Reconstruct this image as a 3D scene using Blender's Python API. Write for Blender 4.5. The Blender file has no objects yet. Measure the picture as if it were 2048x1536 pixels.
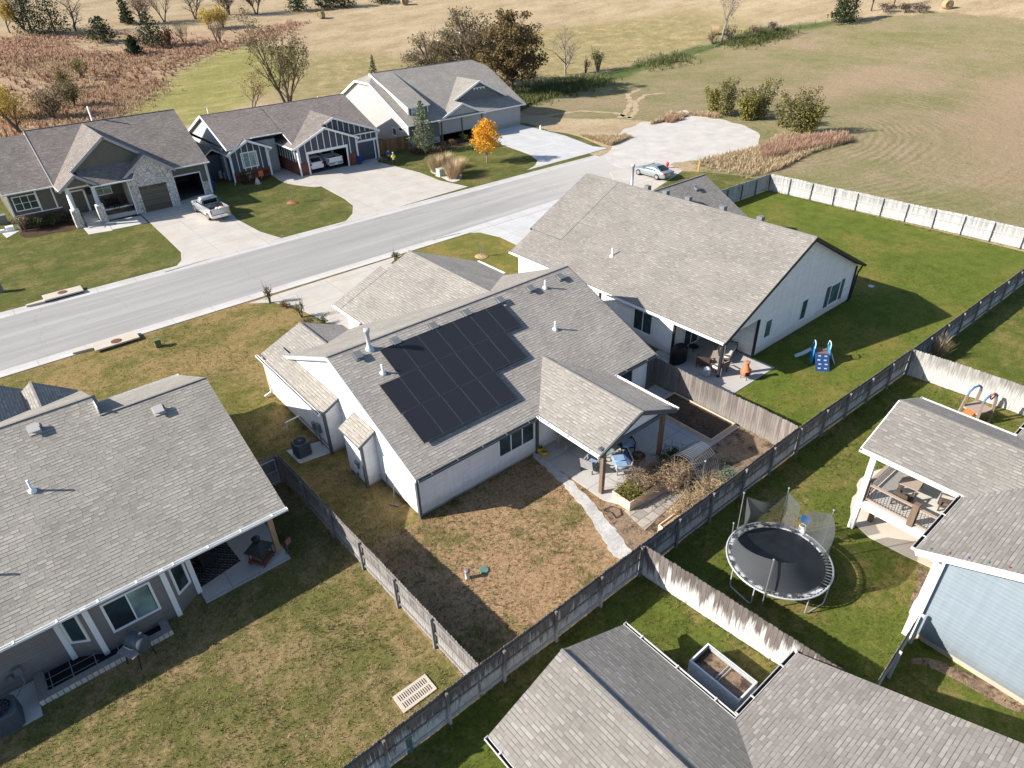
import bpy, math, random
from mathutils import Vector, Matrix
R = math.radians
PI = math.pi
rng = random.Random(7)
S = bpy.context.scene
COL = S.collection

# ------------------------------------------------------------------ camera
H = 23.0
YAW, PITCH, ROLL, F = R(50.86327), R(32.93709), R(-1.70513), 1340.69
FW = Vector((math.cos(YAW)*math.cos(PITCH), math.sin(YAW)*math.cos(PITCH), -math.sin(PITCH)))
_r = Vector((math.sin(YAW), -math.cos(YAW), 0)); _u = _r.cross(FW)
RT = math.cos(ROLL)*_r + math.sin(ROLL)*_u
UP = -math.sin(ROLL)*_r + math.cos(ROLL)*_u
cd = bpy.data.cameras.new('camera'); cam = bpy.data.objects.new('camera', cd); COL.objects.link(cam)
cd.sensor_width = 36; cd.lens = 36*F/2048; cd.clip_start = .5; cd.clip_end = 3000
cam.matrix_world = Matrix(((RT.x, UP.x, -FW.x, 0), (RT.y, UP.y, -FW.y, 0), (RT.z, UP.z, -FW.z, H), (0, 0, 0, 1)))
S.camera = cam

def elev(x, y):
    d = math.hypot(x, y)
    if d < 125: return 0.0
    if d < 179: return .0012*(d-125)**2
    return min(3.5 + .13*(d-179), 34)
def ray(px, py): return FW*F + RT*(px-1024) - UP*(py-768)
def P(px, py, z=0.0):
    """photo pixel -> point on the ground (survey of the place)"""
    d = ray(px, py); zz = z
    for _ in range(40):
        t = (zz-H)/d.z; x, y = d.x*t, d.y*t
        zn = z+elev(x, y)
        if abs(zn-zz) < 1e-3: break
        zz = zz*.5+zn*.5
    return Vector((x, y, zz))

# ------------------------------------------------------------------ mesh builder
class MB:
    def __init__(s): s.v = []; s.f = []; s.m = []; s.uv = []; s.sm = []
    def face(s, pts, mi=0, uv=None, sm=False):
        b = len(s.v); s.v += [tuple(p) for p in pts]; s.f.append(tuple(range(b, b+len(pts))))
        s.m.append(mi); s.uv.append(uv); s.sm.append(sm)
    def poly(s, verts, faces, mi=0, sm=False):
        b = len(s.v); s.v += [tuple(p) for p in verts]
        for f in faces: s.f.append(tuple(b+i for i in f)); s.m.append(mi); s.uv.append(None); s.sm.append(sm)
    def box(s, x0, y0, z0, x1, y1, z1, mi=0):
        s.poly([(x0,y0,z0),(x1,y0,z0),(x1,y1,z0),(x0,y1,z0),(x0,y0,z1),(x1,y0,z1),(x1,y1,z1),(x0,y1,z1)],
               [(0,3,2,1),(4,5,6,7),(0,1,5,4),(1,2,6,5),(2,3,7,6),(3,0,4,7)], mi)
    def obox(s, c, ax, ay, az, mi=0):
        """box about c with half-axis vectors"""
        c, ax, ay, az = Vector(c), Vector(ax), Vector(ay), Vector(az)
        vs = [c+i*ax+j*ay+k*az for k in (-1,1) for i,j in ((-1,-1),(1,-1),(1,1),(-1,1))]
        s.poly(vs, [(0,3,2,1),(4,5,6,7),(0,1,5,4),(1,2,6,5),(2,3,7,6),(3,0,4,7)], mi)
    def bar(s, p, q, w, h=None, mi=0, up=(0,0,1)):
        p, q = Vector(p), Vector(q); d = q-p; L = d.length
        if L < 1e-6: return
        d /= L; u = Vector(up); sd = d.cross(u)
        if sd.length < 1e-4: sd = d.cross(Vector((0,1,0)))
        sd.normalize(); u2 = sd.cross(d); h = w if h is None else h
        s.obox((p+q)/2, sd*w/2, d*L/2, u2*h/2, mi)
    def tube(s, pts, r, seg=8, mi=0, caps=True, sm=True):
        pts = [Vector(p) for p in pts]; n = len(pts); rs = r if isinstance(r, (list, tuple)) else [r]*n
        vs = []; ref = None
        for i, p in enumerate(pts):
            d = (pts[min(i+1, n-1)]-pts[max(i-1, 0)])
            if d.length < 1e-9: d = Vector((0,0,1))
            d.normalize()
            if ref is None: ref = d.orthogonal().normalized()
            ref = (ref-d*ref.dot(d))
            if ref.length < 1e-4: ref = d.orthogonal()
            ref.normalize(); b = d.cross(ref)
            for k in range(seg):
                a = 2*PI*k/seg; vs.append(p+(ref*math.cos(a)+b*math.sin(a))*rs[i])
        fs = [(i*seg+k, i*seg+(k+1)%seg, (i+1)*seg+(k+1)%seg, (i+1)*seg+k) for i in range(n-1) for k in range(seg)]
        s.poly(vs, fs, mi, sm)
        if caps:
            s.face(vs[:seg][::-1], mi); s.face(vs[-seg:], mi)
    def lathe(s, prof, c=(0,0,0), seg=16, mi=0, sm=True):
        c = Vector(c); vs = []
        for r, z in prof:
            for k in range(seg):
                a = 2*PI*k/seg; vs.append(c+Vector((r*math.cos(a), r*math.sin(a), z)))
        fs = [(i*seg+k, i*seg+(k+1)%seg, (i+1)*seg+(k+1)%seg, (i+1)*seg+k) for i in range(len(prof)-1) for k in range(seg)]
        s.poly(vs, fs, mi, sm); s.face(vs[:seg][::-1], mi); s.face(vs[-seg:], mi)
    def ball(s, c, rx, ry=None, rz=None, seg=12, rings=7, mi=0):
        ry = rx if ry is None else ry; rz = rx if rz is None else rz
        vs = []; c = Vector(c)
        for i in range(rings+1):
            t = PI*i/rings
            for k in range(seg):
                a = 2*PI*k/seg; vs.append(c+Vector((rx*math.sin(t)*math.cos(a), ry*math.sin(t)*math.sin(a), -rz*math.cos(t))))
        fs = [(i*seg+k, i*seg+(k+1)%seg, (i+1)*seg+(k+1)%seg, (i+1)*seg+k) for i in range(rings) for k in range(seg)]
        s.poly(vs, fs, mi, True)
    def prism(s, poly, z0, z1, mi=0, side=None):
        """extrude plan polygon (list of xy, counter-clockwise) from z0 to z1"""
        n = len(poly)
        a = sum(poly[i][0]*poly[(i+1)%n][1]-poly[(i+1)%n][0]*poly[i][1] for i in range(n))
        if a < 0: poly = poly[::-1]
        s.face([(p[0], p[1], z1) for p in poly], mi)
        for i in range(n):
            p, q = poly[i], poly[(i+1) % n]
            s.face([(p[0],p[1],z0),(q[0],q[1],z0),(q[0],q[1],z1),(p[0],p[1],z1)], mi if side is None else side)
    def loft(s, rings, mi=0, sm=True, close=True):
        n = len(rings[0]); vs = [p for r in rings for p in r]
        fs = [(i*n+k, i*n+(k+1)%n, (i+1)*n+(k+1)%n, (i+1)*n+k) for i in range(len(rings)-1) for k in range(n if close else n-1)]
        s.poly(vs, fs, mi, sm)
        if close: s.face(rings[0][::-1], mi); s.face(rings[-1], mi)
    def rpoly(s, pts, th=.1, mi=0, smi=1):
        """roof plane: pts counter-clockwise seen from above; UV in metres (u level, v upslope)"""
        pts = [Vector(p) for p in pts]
        n = Vector((0,0,0))
        for i in range(len(pts)):
            a, b = pts[i], pts[(i+1) % len(pts)]
            n += a.cross(b)
        if n.z < 0: pts = pts[::-1]; n = -n
        n.normalize()
        up = Vector((0,0,1))-n*n.z
        if up.length < 1e-4: up = Vector((0,1,0))
        up.normalize(); ux = up.cross(n)
        o = pts[0]
        s.face(pts, mi, [((p).dot(ux), (p).dot(up)) for p in pts])
        lo = [p-Vector((0,0,th)) for p in pts]
        s.face(lo[::-1], smi)
        for i in range(len(pts)):
            j = (i+1) % len(pts); s.face([lo[i], lo[j], pts[j], pts[i]], smi)
    def build(s, name, mats, parent=None, org=None):
        me = bpy.data.meshes.new(name)
        o = Vector(org) if org is not None else Vector((0,0,0))
        if parent is not None and org is None: o = parent.location.copy() if parent.get('_w') else Vector((0,0,0))
        if parent is not None and parent.parent is not None and org is None and parent.parent.get('_w'): o = parent.parent.location.copy()
        me.from_pydata([(v[0]-o.x, v[1]-o.y, v[2]-o.z) for v in s.v], [], s.f)
        if not isinstance(mats, (list, tuple)): mats = [mats]
        for m in mats: me.materials.append(m)
        me.polygons.foreach_set('material_index', [min(i, len(mats)-1) for i in s.m])
        me.polygons.foreach_set('use_smooth', s.sm)
        if any(u is not None for u in s.uv):
            l = me.uv_layers.new(name='UVMap'); d = []
            for f, u in zip(s.f, s.uv):
                d += [c for t in (u if u is not None else [(0, 0)]*len(f)) for c in t]
            l.data.foreach_set('uv', d)
        me.validate(); me.update()
        ob = bpy.data.objects.new(name, me); COL.objects.link(ob)
        if parent is not None: ob.parent = parent
        elif org is not None: ob.location = o
        return ob

def build_each(mb, name, mats, parent):
    """one part per separate piece"""
    par = list(range(len(mb.v)))
    def fd(i):
        while par[i] != i: par[i] = par[par[i]]; i = par[i]
        return i
    for f in mb.f:
        for i in f[1:]: par[fd(i)] = fd(f[0])
    gr = {}
    for k, f in enumerate(mb.f): gr.setdefault(fd(f[0]), []).append(k)
    for fs in gr.values():
        nb = MB(); mp_ = {}
        for k in fs:
            for i in mb.f[k]:
                if i not in mp_: mp_[i] = len(nb.v); nb.v.append(mb.v[i])
            nb.f.append(tuple(mp_[i] for i in mb.f[k])); nb.m.append(0); nb.uv.append(None); nb.sm.append(False)
        m = mats[min(mb.m[fs[0]], len(mats)-1)] if isinstance(mats, (list, tuple)) else mats
        nb.build(name, m, parent)
def tag(o, label=None, cat=None, group=None, kind=None):
    if label: o['label'] = label
    if cat: o['category'] = cat
    if group: o['group'] = group
    if kind: o['kind'] = kind
    return o
def thing(name, label, cat, loc=(0,0,0), rz=0, group=None, world=False):
    o = bpy.data.objects.new(name, None); COL.objects.link(o); o.empty_display_size = .3
    o.location = loc; o.rotation_euler = (0, 0, rz)
    if world: o['_w'] = 1
    return tag(o, label, cat, group)
def dup(o, parent=None, loc=None, rz=None, label=None):
    c = o.copy(); COL.objects.link(c)
    if parent is not None: c.parent = parent
    if loc is not None: c.location = loc
    if rz is not None: c.rotation_euler = (0, 0, rz)
    if label: c['label'] = label
    for ch in o.children: dup(ch, c)
    return c
def pxpoly(pts, z=0.0): return [(q.x, q.y) for q in (P(a, b, z) for a, b in pts)]
def smooth_poly(poly, it=2, jit=0):
    for _ in range(it):
        o = []
        for i in range(len(poly)):
            a, b = poly[i], poly[(i+1) % len(poly)]
            o += [(a[0]*.75+b[0]*.25, a[1]*.75+b[1]*.25), (a[0]*.25+b[0]*.75, a[1]*.25+b[1]*.75)]
        poly = o
    q = random.Random(len(poly))
    return [(a+q.uniform(-jit, jit), b+q.uniform(-jit, jit)) for a, b in poly] if jit else poly

# ------------------------------------------------------------------ materials
class NT:
    def __init__(s, name):
        s.m = bpy.data.materials.new(name); s.m.use_nodes = True; s.t = s.m.node_tree
        s.b = s.t.nodes['Principled BSDF']; s.tc = None
    def n(s, typ, **k):
        x = s.t.nodes.new(typ)
        for a, b in k.items():
            if a.startswith('_'): setattr(x, a[1:], b)
            else: x.inputs[a.replace('__', ' ')].default_value = b
        return x
    def l(s, a, b): s.t.links.new(a, b)
    def co(s, what='Object', scale=None):
        if s.tc is None: s.tc = s.n('ShaderNodeTexCoord')
        o = s.tc.outputs[what]
        if scale is None: return o
        mp = s.n('ShaderNodeMapping'); mp.inputs['Scale'].default_value = scale; s.l(o, mp.inputs['Vector']); return mp.outputs[0]
    def noise(s, vec, scale, detail=4, rough=.55):
        x = s.n('ShaderNodeTexNoise'); x.inputs['Scale'].default_value = scale; x.inputs['Detail'].default_value = detail
        x.inputs['Roughness'].default_value = rough; s.l(vec, x.inputs['Vector']); return x.outputs['Fac']
    def ramp(s, fac, stops, interp='LINEAR'):
        x = s.n('ShaderNodeValToRGB'); e = x.color_ramp.elements; x.color_ramp.interpolation = interp
        while len(e) < len(stops): e.new(.5)
        for i, (p, c) in enumerate(stops):
            e[i].position = p; e[i].color = (c[0], c[1], c[2], 1) if isinstance(c, (tuple, list)) else (c, c, c, 1)
        s.l(fac, x.inputs[0]); return x.outputs['Color']
    def mix(s, f, a, b, typ='MIX'):
        x = s.n('ShaderNodeMix'); x.data_type = 'RGBA'; x.blend_type = typ
        for sock, v in ((x.inputs[0], f), (x.inputs[6], a), (x.inputs[7], b)):
            if hasattr(v, 'is_linked'): s.l(v, sock)
            elif isinstance(v, (tuple, list)): sock.default_value = (v[0], v[1], v[2], 1)
            else: sock.default_value = v
        return x.outputs[2]
    def math(s, op, a, b=0.0, c=0.0):
        x = s.n('ShaderNodeMath'); x.operation = op
        for i, v in enumerate((a, b, c)):
            if hasattr(v, 'is_linked'): s.l(v, x.inputs[i])
            else: x.inputs[i].default_value = v
        return x.outputs[0]
    def bump(s, h, strength=.5, dist=.01):
        x = s.n('ShaderNodeBump'); x.inputs['Strength'].default_value = strength; x.inputs['Distance'].default_value = dist
        s.l(h, x.inputs['Height']); s.l(x.outputs[0], s.b.inputs['Normal'])
    def done(s, col, rough=.8, metal=0.0, spec=.3):
        if hasattr(col, 'is_linked'): s.l(col, s.b.inputs['Base Color'])
        else: s.b.inputs['Base Color'].default_value = (col[0], col[1], col[2], 1)
        s.b.inputs['Roughness'].default_value = rough; s.b.inputs['Metallic'].default_value = metal
        s.b.inputs['Specular IOR Level'].default_value = spec
        return s.m
def sc(c, k): return tuple(min(1, max(0, x*k)) for x in c)

def plain(name, c, rough=.6, metal=0.0, var=.12, scale=6, spec=.3, bump=0):
    t = NT(name); f = t.noise(t.co(), scale, 5)
    col = t.ramp(f, [(.3, sc(c, 1-var)), (.7, sc(c, 1+var))])
    if bump: t.bump(t.noise(t.co(), scale*6, 3), bump, .01)
    return t.done(col, rough, metal, spec)

def shingle(name, c1, c2, dark, w=.29, h=.16, light=1.1):
    t = NT(name); uv = t.co('UV')
    sep = t.n('ShaderNodeSeparateXYZ'); t.l(uv, sep.inputs[0])
    row = t.math('DIVIDE', sep.outputs[1], h)
    fr = t.math('FRACT', row); idr = t.math('FLOOR', row)
    wn = t.n('ShaderNodeTexWhiteNoise'); wn.noise_dimensions = '1D'; t.l(idr, wn.inputs['W'])
    off = t.math('MULTIPLY', wn.outputs['Value'], 5.0)
    cx = t.math('ADD', t.math('DIVIDE', sep.outputs[0], w), off)
    # tabs of uneven width: jitter the cell coordinate with a slow sine
    cx2 = t.math('ADD', cx, t.math('MULTIPLY', t.math('SINE', t.math('MULTIPLY', cx, 2.3)), .14))
    cid = t.math('FLOOR', cx2); cf = t.math('FRACT', cx2)
    cmb = t.n('ShaderNodeCombineXYZ'); t.l(cid, cmb.inputs[0]); t.l(idr, cmb.inputs[1])
    w2 = t.n('ShaderNodeTexWhiteNoise'); w2.noise_dimensions = '2D'; t.l(cmb.outputs[0], w2.inputs['Vector'])
    tab = w2.outputs['Value']
    col = t.ramp(tab, [(0, sc(c1, .86)), (.25, c1), (.78, c2), (.92, sc(c2, light)), (1, sc(c2, light*1.06))])
    gr = t.noise(uv, 90, 2); col = t.mix(.35, col, t.ramp(gr, [(.3, .55), (.7, 1.45)]), 'MULTIPLY')
    big = t.noise(uv, .45, 4); col = t.mix(.8, col, t.ramp(big, [(.3, .84), (.7, 1.12)]), 'MULTIPLY')
    # shadow line painted along each course's lower edge, and dark joints between tabs
    edge = t.math('LESS_THAN', fr, .17)
    gap = t.math('LESS_THAN', cf, .06)
    gap = t.math('MULTIPLY', gap, .45)
    e = t.math('MAXIMUM', t.math('MULTIPLY', edge, t.math('ADD', .26, t.math('MULTIPLY', t.math('GREATER_THAN', tab, .5), .55))), gap)
    col = t.mix(e, col, dark)
    hgt = t.math('ADD', t.math('SUBTRACT', 1.0, fr), t.math('MULTIPLY', tab, .55))
    t.bump(hgt, .95, .026)
    return t.done(col, .92, 0, .15)

def siding(name, c, lap=.17, rough=.55, var=.06, axis=2, bump=.6):
    t = NT(name); o = t.co()
    sep = t.n('ShaderNodeSeparateXYZ'); t.l(o, sep.inputs[0])
    fr = t.math('FRACT', t.math('DIVIDE', sep.outputs[axis], lap))
    f = t.noise(t.co('Object', (1, 1, 8)), .8, 4)
    col = t.ramp(f, [(.3, sc(c, 1-var)), (.7, sc(c, 1+var))])
    col = t.mix(t.math('MULTIPLY', t.math('LESS_THAN', fr, .09), .35), col, sc(c, .45))
    st = t.noise(t.co('Object', (3, 3, .25)), 1.5, 5); col = t.mix(.5, col, t.ramp(st, [(.35, .88), (.65, 1.05)]), 'MULTIPLY')
    dz = t.math('ADD', sep.outputs[2], t.math('MULTIPLY', t.noise(t.co('Object', (1.5, 1.5, .6)), 1.2, 6, .7), -.9))
    col = t.mix(t.ramp(dz, [(0, .34), (.35, 0.0)]), col, sc((.30, .26, .21), min(1, c[0]*1.4)))
    t.bump(t.math('SUBTRACT', 1.0, fr), min(1, bump*1.5), .016)
    return t.done(col, rough, 0, .35)

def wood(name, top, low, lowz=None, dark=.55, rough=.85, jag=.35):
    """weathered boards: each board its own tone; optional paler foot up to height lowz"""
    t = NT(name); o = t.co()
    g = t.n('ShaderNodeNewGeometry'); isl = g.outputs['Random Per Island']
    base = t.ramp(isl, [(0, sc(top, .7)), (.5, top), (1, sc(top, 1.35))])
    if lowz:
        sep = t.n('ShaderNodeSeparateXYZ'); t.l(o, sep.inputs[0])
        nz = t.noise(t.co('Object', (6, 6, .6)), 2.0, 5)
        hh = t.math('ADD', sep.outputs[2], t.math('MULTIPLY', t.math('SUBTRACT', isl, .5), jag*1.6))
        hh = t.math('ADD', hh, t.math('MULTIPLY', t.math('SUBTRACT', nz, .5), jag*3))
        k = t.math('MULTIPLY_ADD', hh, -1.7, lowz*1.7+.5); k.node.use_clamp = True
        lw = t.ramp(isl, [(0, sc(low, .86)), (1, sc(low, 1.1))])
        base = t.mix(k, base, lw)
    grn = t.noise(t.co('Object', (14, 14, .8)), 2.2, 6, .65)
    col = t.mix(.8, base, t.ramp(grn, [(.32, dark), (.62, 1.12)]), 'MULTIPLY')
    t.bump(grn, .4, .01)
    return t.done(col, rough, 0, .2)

def grass(name, g1, g2, dry=None, amt=.0, scale=.35, bumpd=.05, dry2=None):
    """turf: two greens, an optional dead-grass colour covering about amt of it in patches"""
    t = NT(name); o = t.co()
    a = t.noise(o, 7.0, 6, .7); col = t.ramp(a, [(.34, g1), (.66, g2)])
    m = t.noise(o, .9, 5, .6); col = t.mix(.75, col, t.ramp(m, [(.3, .72), (.7, 1.28)]), 'MULTIPLY')
    if dry:
        p = t.noise(o, scale, 7, .68)
        fine = t.noise(o, 9.0, 5, .75); mid = t.noise(o, 1.7, 5, .7)
        pf = t.math('ADD', t.math('ADD', p, t.math('MULTIPLY', t.math('SUBTRACT', fine, .5), .5)), t.math('MULTIPLY', t.math('SUBTRACT', mid, .5), .5))
        th = .5+(.5-amt)*.34
        k = t.ramp(pf, [(th-.075, 0.0), (th+.075, 1.0)])
        dd = t.ramp(t.noise(o, 5.5, 5, .7), [(.3, sc(dry, .68)), (.7, dry2 or sc(dry, 1.2))])
        col = t.mix(k, col, dd)
    sp = t.noise(o, 38.0, 3, .7); col = t.mix(.85, col, t.ramp(sp, [(.28, .42), (.72, 1.5)]), 'MULTIPLY')
    h = t.math('ADD', t.noise(o, 30, 3, .7), t.math('MULTIPLY', t.noise(o, 1.3, 3), .6))
    t.bump(h, .8, bumpd)
    return t.done(col, .95, 0, .08)

def leafmat(name, c1, c2, c3=None, trans=.25):
    t = NT(name); g = t.n('ShaderNodeNewGeometry')
    col = t.ramp(g.outputs['Random Per Island'], [(0, c1), (.5, c2), (1, c3 or sc(c2, 1.35))])
    t.done(col, .75, 0, .2)
    tr = t.n('ShaderNodeBsdfTranslucent'); t.l(col, tr.inputs[0])
    mx = t.n('ShaderNodeMixShader'); mx.inputs[0].default_value = trans
    out = t.t.nodes['Material Output']; t.l(t.b.outputs[0], mx.inputs[1]); t.l(tr.outputs[0], mx.inputs[2]); t.l(mx.outputs[0], out.inputs[0])
    return t.m

def concrete(name, c, stain=None, joint=None, var=.1):
    t = NT(name); o = t.co()
    col = t.ramp(t.noise(o, .5, 7, .65), [(.3, sc(c, 1-var)), (.7, sc(c, 1+var))])
    if stain: col = t.mix(t.ramp(t.noise(o, .33, 6, .7), [(.5, 0.0), (.72, .55)]), col, stain)
    col = t.mix(.5, col, t.ramp(t.noise(o, 30, 3), [(.3, .85), (.7, 1.12)]), 'MULTIPLY')
    if joint:
        sep = t.n('ShaderNodeSeparateXYZ'); t.l(o, sep.inputs[0])
        e = None
        for ax, st in ((0, joint[0]), (1, joint[1])):
            fr = t.math('FRACT', t.math('DIVIDE', sep.outputs[ax], st))
            k = t.math('LESS_THAN', fr, .045/st)
            e = k if e is None else t.math('MAXIMUM', e, k)
        col = t.mix(t.math('MULTIPLY', e, .55), col, sc(c, .4))
    return t.done(col, .85, 0, .25)

def stone(name, cs, mortar, bw=.4, bh=.2, flat=False):
    t = NT(name); o = t.co()
    sep = t.n('ShaderNodeSeparateXYZ'); t.l(o, sep.inputs[0])
    cm = t.n('ShaderNodeCombineXYZ'); t.l(t.math('ADD', sep.outputs[0], sep.outputs[1]), cm.inputs[0]); t.l(sep.outputs[2], cm.inputs[1])
    if flat: cm = t.n('ShaderNodeCombineXYZ'); t.l(sep.outputs[0], cm.inputs[0]); t.l(sep.outputs[1], cm.inputs[1])
    b = t.n('ShaderNodeTexBrick'); t.l(cm.outputs[0], b.inputs['Vector'])
    for k, v in (('Scale', 1.0), ('Brick Width', bw), ('Row Height', bh), ('Mortar Size', bh*.06), ('Mortar Smooth', .2)): b.inputs[k].default_value = v
    b.inputs['Color1'].default_value = (*cs[0], 1); b.inputs['Color2'].default_value = (*cs[1], 1); b.inputs['Mortar'].default_value = (*mortar, 1)
    col = t.mix(.7, b.outputs['Color'], t.ramp(t.noise(o, 7, 5), [(.3, .75), (.7, 1.25)]), 'MULTIPLY')
    t.bump(t.math('ADD', t.math('SUBTRACT', 1.0, b.outputs['Fac']), t.noise(o, 14, 3)), .7, .02)
    return t.done(col, .9, 0, .2)

def vor_stone(name, c1, c2, mortar, scale=3.0):
    t = NT(name); o = t.co()
    v = t.n('ShaderNodeTexVoronoi'); v.inputs['Scale'].default_value = scale; t.l(o, v.inputs['Vector']); v.distance = 'CHEBYCHEV'
    v2 = t.n('ShaderNodeTexVoronoi'); v2.feature = 'DISTANCE_TO_EDGE'; v2.inputs['Scale'].default_value = scale; t.l(o, v2.inputs['Vector'])
    col = t.ramp(t.math('FRACT', t.math('MULTIPLY', v.outputs['Distance'], 0.0)), [(0, c1), (1, c2)])
    sp = t.n('ShaderNodeSeparateColor'); t.l(v.outputs['Color'], sp.inputs[0])
    col = t.ramp(sp.outputs[0], [(0, c1), (1, c2)])
    e = t.math('LESS_THAN', v2.outputs['Distance'], .05); col = t.mix(e, col, mortar)
    col = t.mix(.6, col, t.ramp(t.noise(o, 9, 4), [(.3, .8), (.7, 1.2)]), 'MULTIPLY')
    t.bump(v2.outputs['Distance'], .6, .05)
    return t.done(col, .9, 0, .2)

def glass(name, c=(.03, .05, .055), rough=.06):
    t = NT(name); col = t.ramp(t.noise(t.co(), .9, 2), [(.35, sc(c, .6)), (.65, sc(c, 1.5))])
    return t.done(col, rough, 0, .7)

M = {}
def mats():
    w = (.82, .82, .80)
    M['roof_gray'] = shingle('gray_shingles', (.302, .279, .244), (.326, .300, .263), (.07, .068, .066))
    M['roof_left'] = shingle('weathered_shingles', (.292, .272, .235), (.32, .297, .256), (.065, .062, .058))
    M['roof_tan'] = shingle('tan_gray_shingles', (.238, .219, .194), (.262, .243, .216), (.08, .077, .075), .27, .145, 1.13)
    M['roof_brown'] = shingle('brown_gray_shingles', (.20, .174, .154), (.25, .218, .195), (.06, .056, .054))
    M['white_siding'] = siding('white_siding', (.80, .80, .79))
    M['white'] = plain('white_paint', w, .45, var=.04)
    M['gutter_cream'] = plain('cream_gutter', (.52, .51, .49), .5, var=.08)
    M['black_trim'] = plain('black_trim', (.022, .024, .028), .5)
    M['slate_trim'] = plain('slate_trim', (.085, .10, .115), .5)
    M['taupe_siding'] = siding('taupe_siding', (.235, .215, .205))
    M['olive_siding'] = siding('olive_siding', (.135, .125, .095))
    M['navy_siding'] = siding('navy_siding', (.058, .075, .10), bump=.2)
    M['bluegray_siding'] = siding('blue_gray_siding', (.40, .44, .46))
    M['darkgray_siding'] = siding('dark_gray_siding', (.125, .135, .145))
    M['lightgray_siding'] = siding('light_gray_siding', (.385, .38, .37))
    M['blue_siding'] = siding('gray_blue_siding', (.215, .262, .298), .19)
    M['found'] = concrete('foundation_concrete', (.42, .40, .37))
    M['rust_found'] = concrete('stained_foundation', (.45, .38, .30), (.42, .24, .12))
    M['olive_door'] = siding('olive_door_paint', (.115, .105, .075), .5, bump=.3)
    M['navy_door'] = siding('navy_door_paint', (.07, .09, .115), .5, bump=.3)
    M['white_door'] = siding('white_door_paint', (.66, .68, .69), .5, bump=.3)
    M['stone_pale'] = vor_stone('pale_limestone', (.50, .47, .42), (.66, .63, .58), (.30, .28, .25), 2.6)
    M['stone_brown'] = stone('brown_ledgestone', ((.085, .06, .05), (.19, .13, .10)), (.05, .04, .035), .35, .12)
    M['stone_gray'] = stone('gray_ledgestone', ((.32, .32, .32), (.46, .45, .43)), (.2, .2, .2), .5, .18)
    M['brick_red'] = stone('red_brick', ((.16, .045, .035), (.23, .075, .055)), (.20, .15, .13), .22, .075)
    M['block_pale'] = stone('pale_wall_block', ((.50, .47, .42), (.62, .58, .53)), (.22, .2, .18), .2, .3)
    M['glass'] = glass('window_glass')
    M['glass_teal'] = glass('teal_window_glass', (.06, .13, .125), .12)
    M['glass_pale'] = glass('blind_behind_glass', (.20, .29, .27), .15)
    M['dark'] = plain('dark_void', (.012, .012, .014), .9)
    M['garage_in'] = plain('garage_interior', (.10, .09, .08), .9)
    M['roof_m'] = shingle('pale_gray_shingles', (.243, .225, .20), (.262, .243, .217), (.10, .095, .09), .25, .145, 1.13)
    M['ridge'] = plain('ridge_cap_shingles', (.225, .212, .195), .92, var=.16, scale=9)
    M['ridge_dark'] = plain('dark_ridge_cap', (.17, .155, .145), .92, var=.16, scale=9)
    M['galv'] = plain('galvanized_metal', (.50, .53, .56), .4, .25, .08)
    M['ventgray'] = plain('gray_vent_metal', (.20, .21, .215), .5, .2)
    M['pvc'] = plain('white_pvc', (.80, .81, .82), .4, var=.03)
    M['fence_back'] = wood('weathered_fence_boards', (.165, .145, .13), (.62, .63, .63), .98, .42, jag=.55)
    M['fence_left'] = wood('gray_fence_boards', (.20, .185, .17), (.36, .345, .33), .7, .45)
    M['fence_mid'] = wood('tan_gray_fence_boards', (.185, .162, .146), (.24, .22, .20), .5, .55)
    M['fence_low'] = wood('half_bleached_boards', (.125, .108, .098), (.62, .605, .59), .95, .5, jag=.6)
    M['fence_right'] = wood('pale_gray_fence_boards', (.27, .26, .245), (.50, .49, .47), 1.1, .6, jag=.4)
    M['fence_white'] = wood('whitewashed_fence_boards', (.36, .36, .355), (.44, .44, .435), .9, .6)
    M['fence_brown'] = wood('new_brown_fence_boards', (.26, .15, .075), (.26, .15, .075), None, .6)
    M['post_gray'] = wood('gray_post_wood', (.22, .21, .20), (.36, .35, .34), None, .5)
    M['post_back'] = wood('stained_post_wood', (.17, .15, .135), (.46, .46, .455), .95, .5)
    M['post_white'] = wood('pale_post_wood', (.58, .60, .61), (.5, .5, .5), None, .6)
    M['post_brown'] = wood('brown_post_wood', (.17, .12, .085), (.2, .15, .1), None, .6)
    M['post_tan'] = wood('cedar_post_wood', (.42, .27, .15), (.4, .3, .2), None, .7)
    M['post_dark'] = plain('dark_steel_post', (.07, .07, .072), .5)
    M['cedar'] = wood('pale_cedar_boards', (.56, .43, .31), (.5, .4, .3), None, .75)
    M['deck_wood'] = wood('deck_wood', (.34, .27, .22), (.3, .25, .2), None, .7)
    M['soil'] = grass('dark_soil', (.055, .04, .03), (.115, .085, .062), None, 0, bumpd=.06)
    M['mulch'] = grass('brown_mulch', (.05, .032, .022), (.11, .07, .045), None, 0, bumpd=.07)
    M['straw'] = grass('straw_mulch', (.34, .23, .13), (.50, .36, .21), None, 0, bumpd=.06)
    M['soil_tan'] = grass('dry_tan_soil', (.24, .165, .105), (.34, .25, .17), (.085, .06, .045), .35, .8, .05)
    M['gravel'] = grass('pale_gravel', (.40, .385, .365), (.58, .56, .53), None, 0, bumpd=.03)
    M['conc'] = concrete('patio_concrete', (.43, .415, .39), (.38, .33, .27), (2.9, 2.9))
    M['conc_drive'] = concrete('driveway_concrete', (.46, .425, .375), (.42, .33, .235), (4.2, 3.1))
    M['conc_white'] = concrete('new_white_concrete', (.475, .47, .46), (.42, .40, .37), (4.4, 3.2))
    M['conc_curb'] = concrete('curb_concrete', (.48, .46, .43), (.42, .38, .33), (3.0, 400))
    M['conc_pad'] = concrete('pad_concrete', (.50, .48, .44), None)
    M['slab_tan'] = concrete('tan_concrete', (.56, .50, .42), (.48, .40, .31))
    M['rust'] = plain('rusty_iron', (.17, .075, .05), .8, .3, .3)
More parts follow.
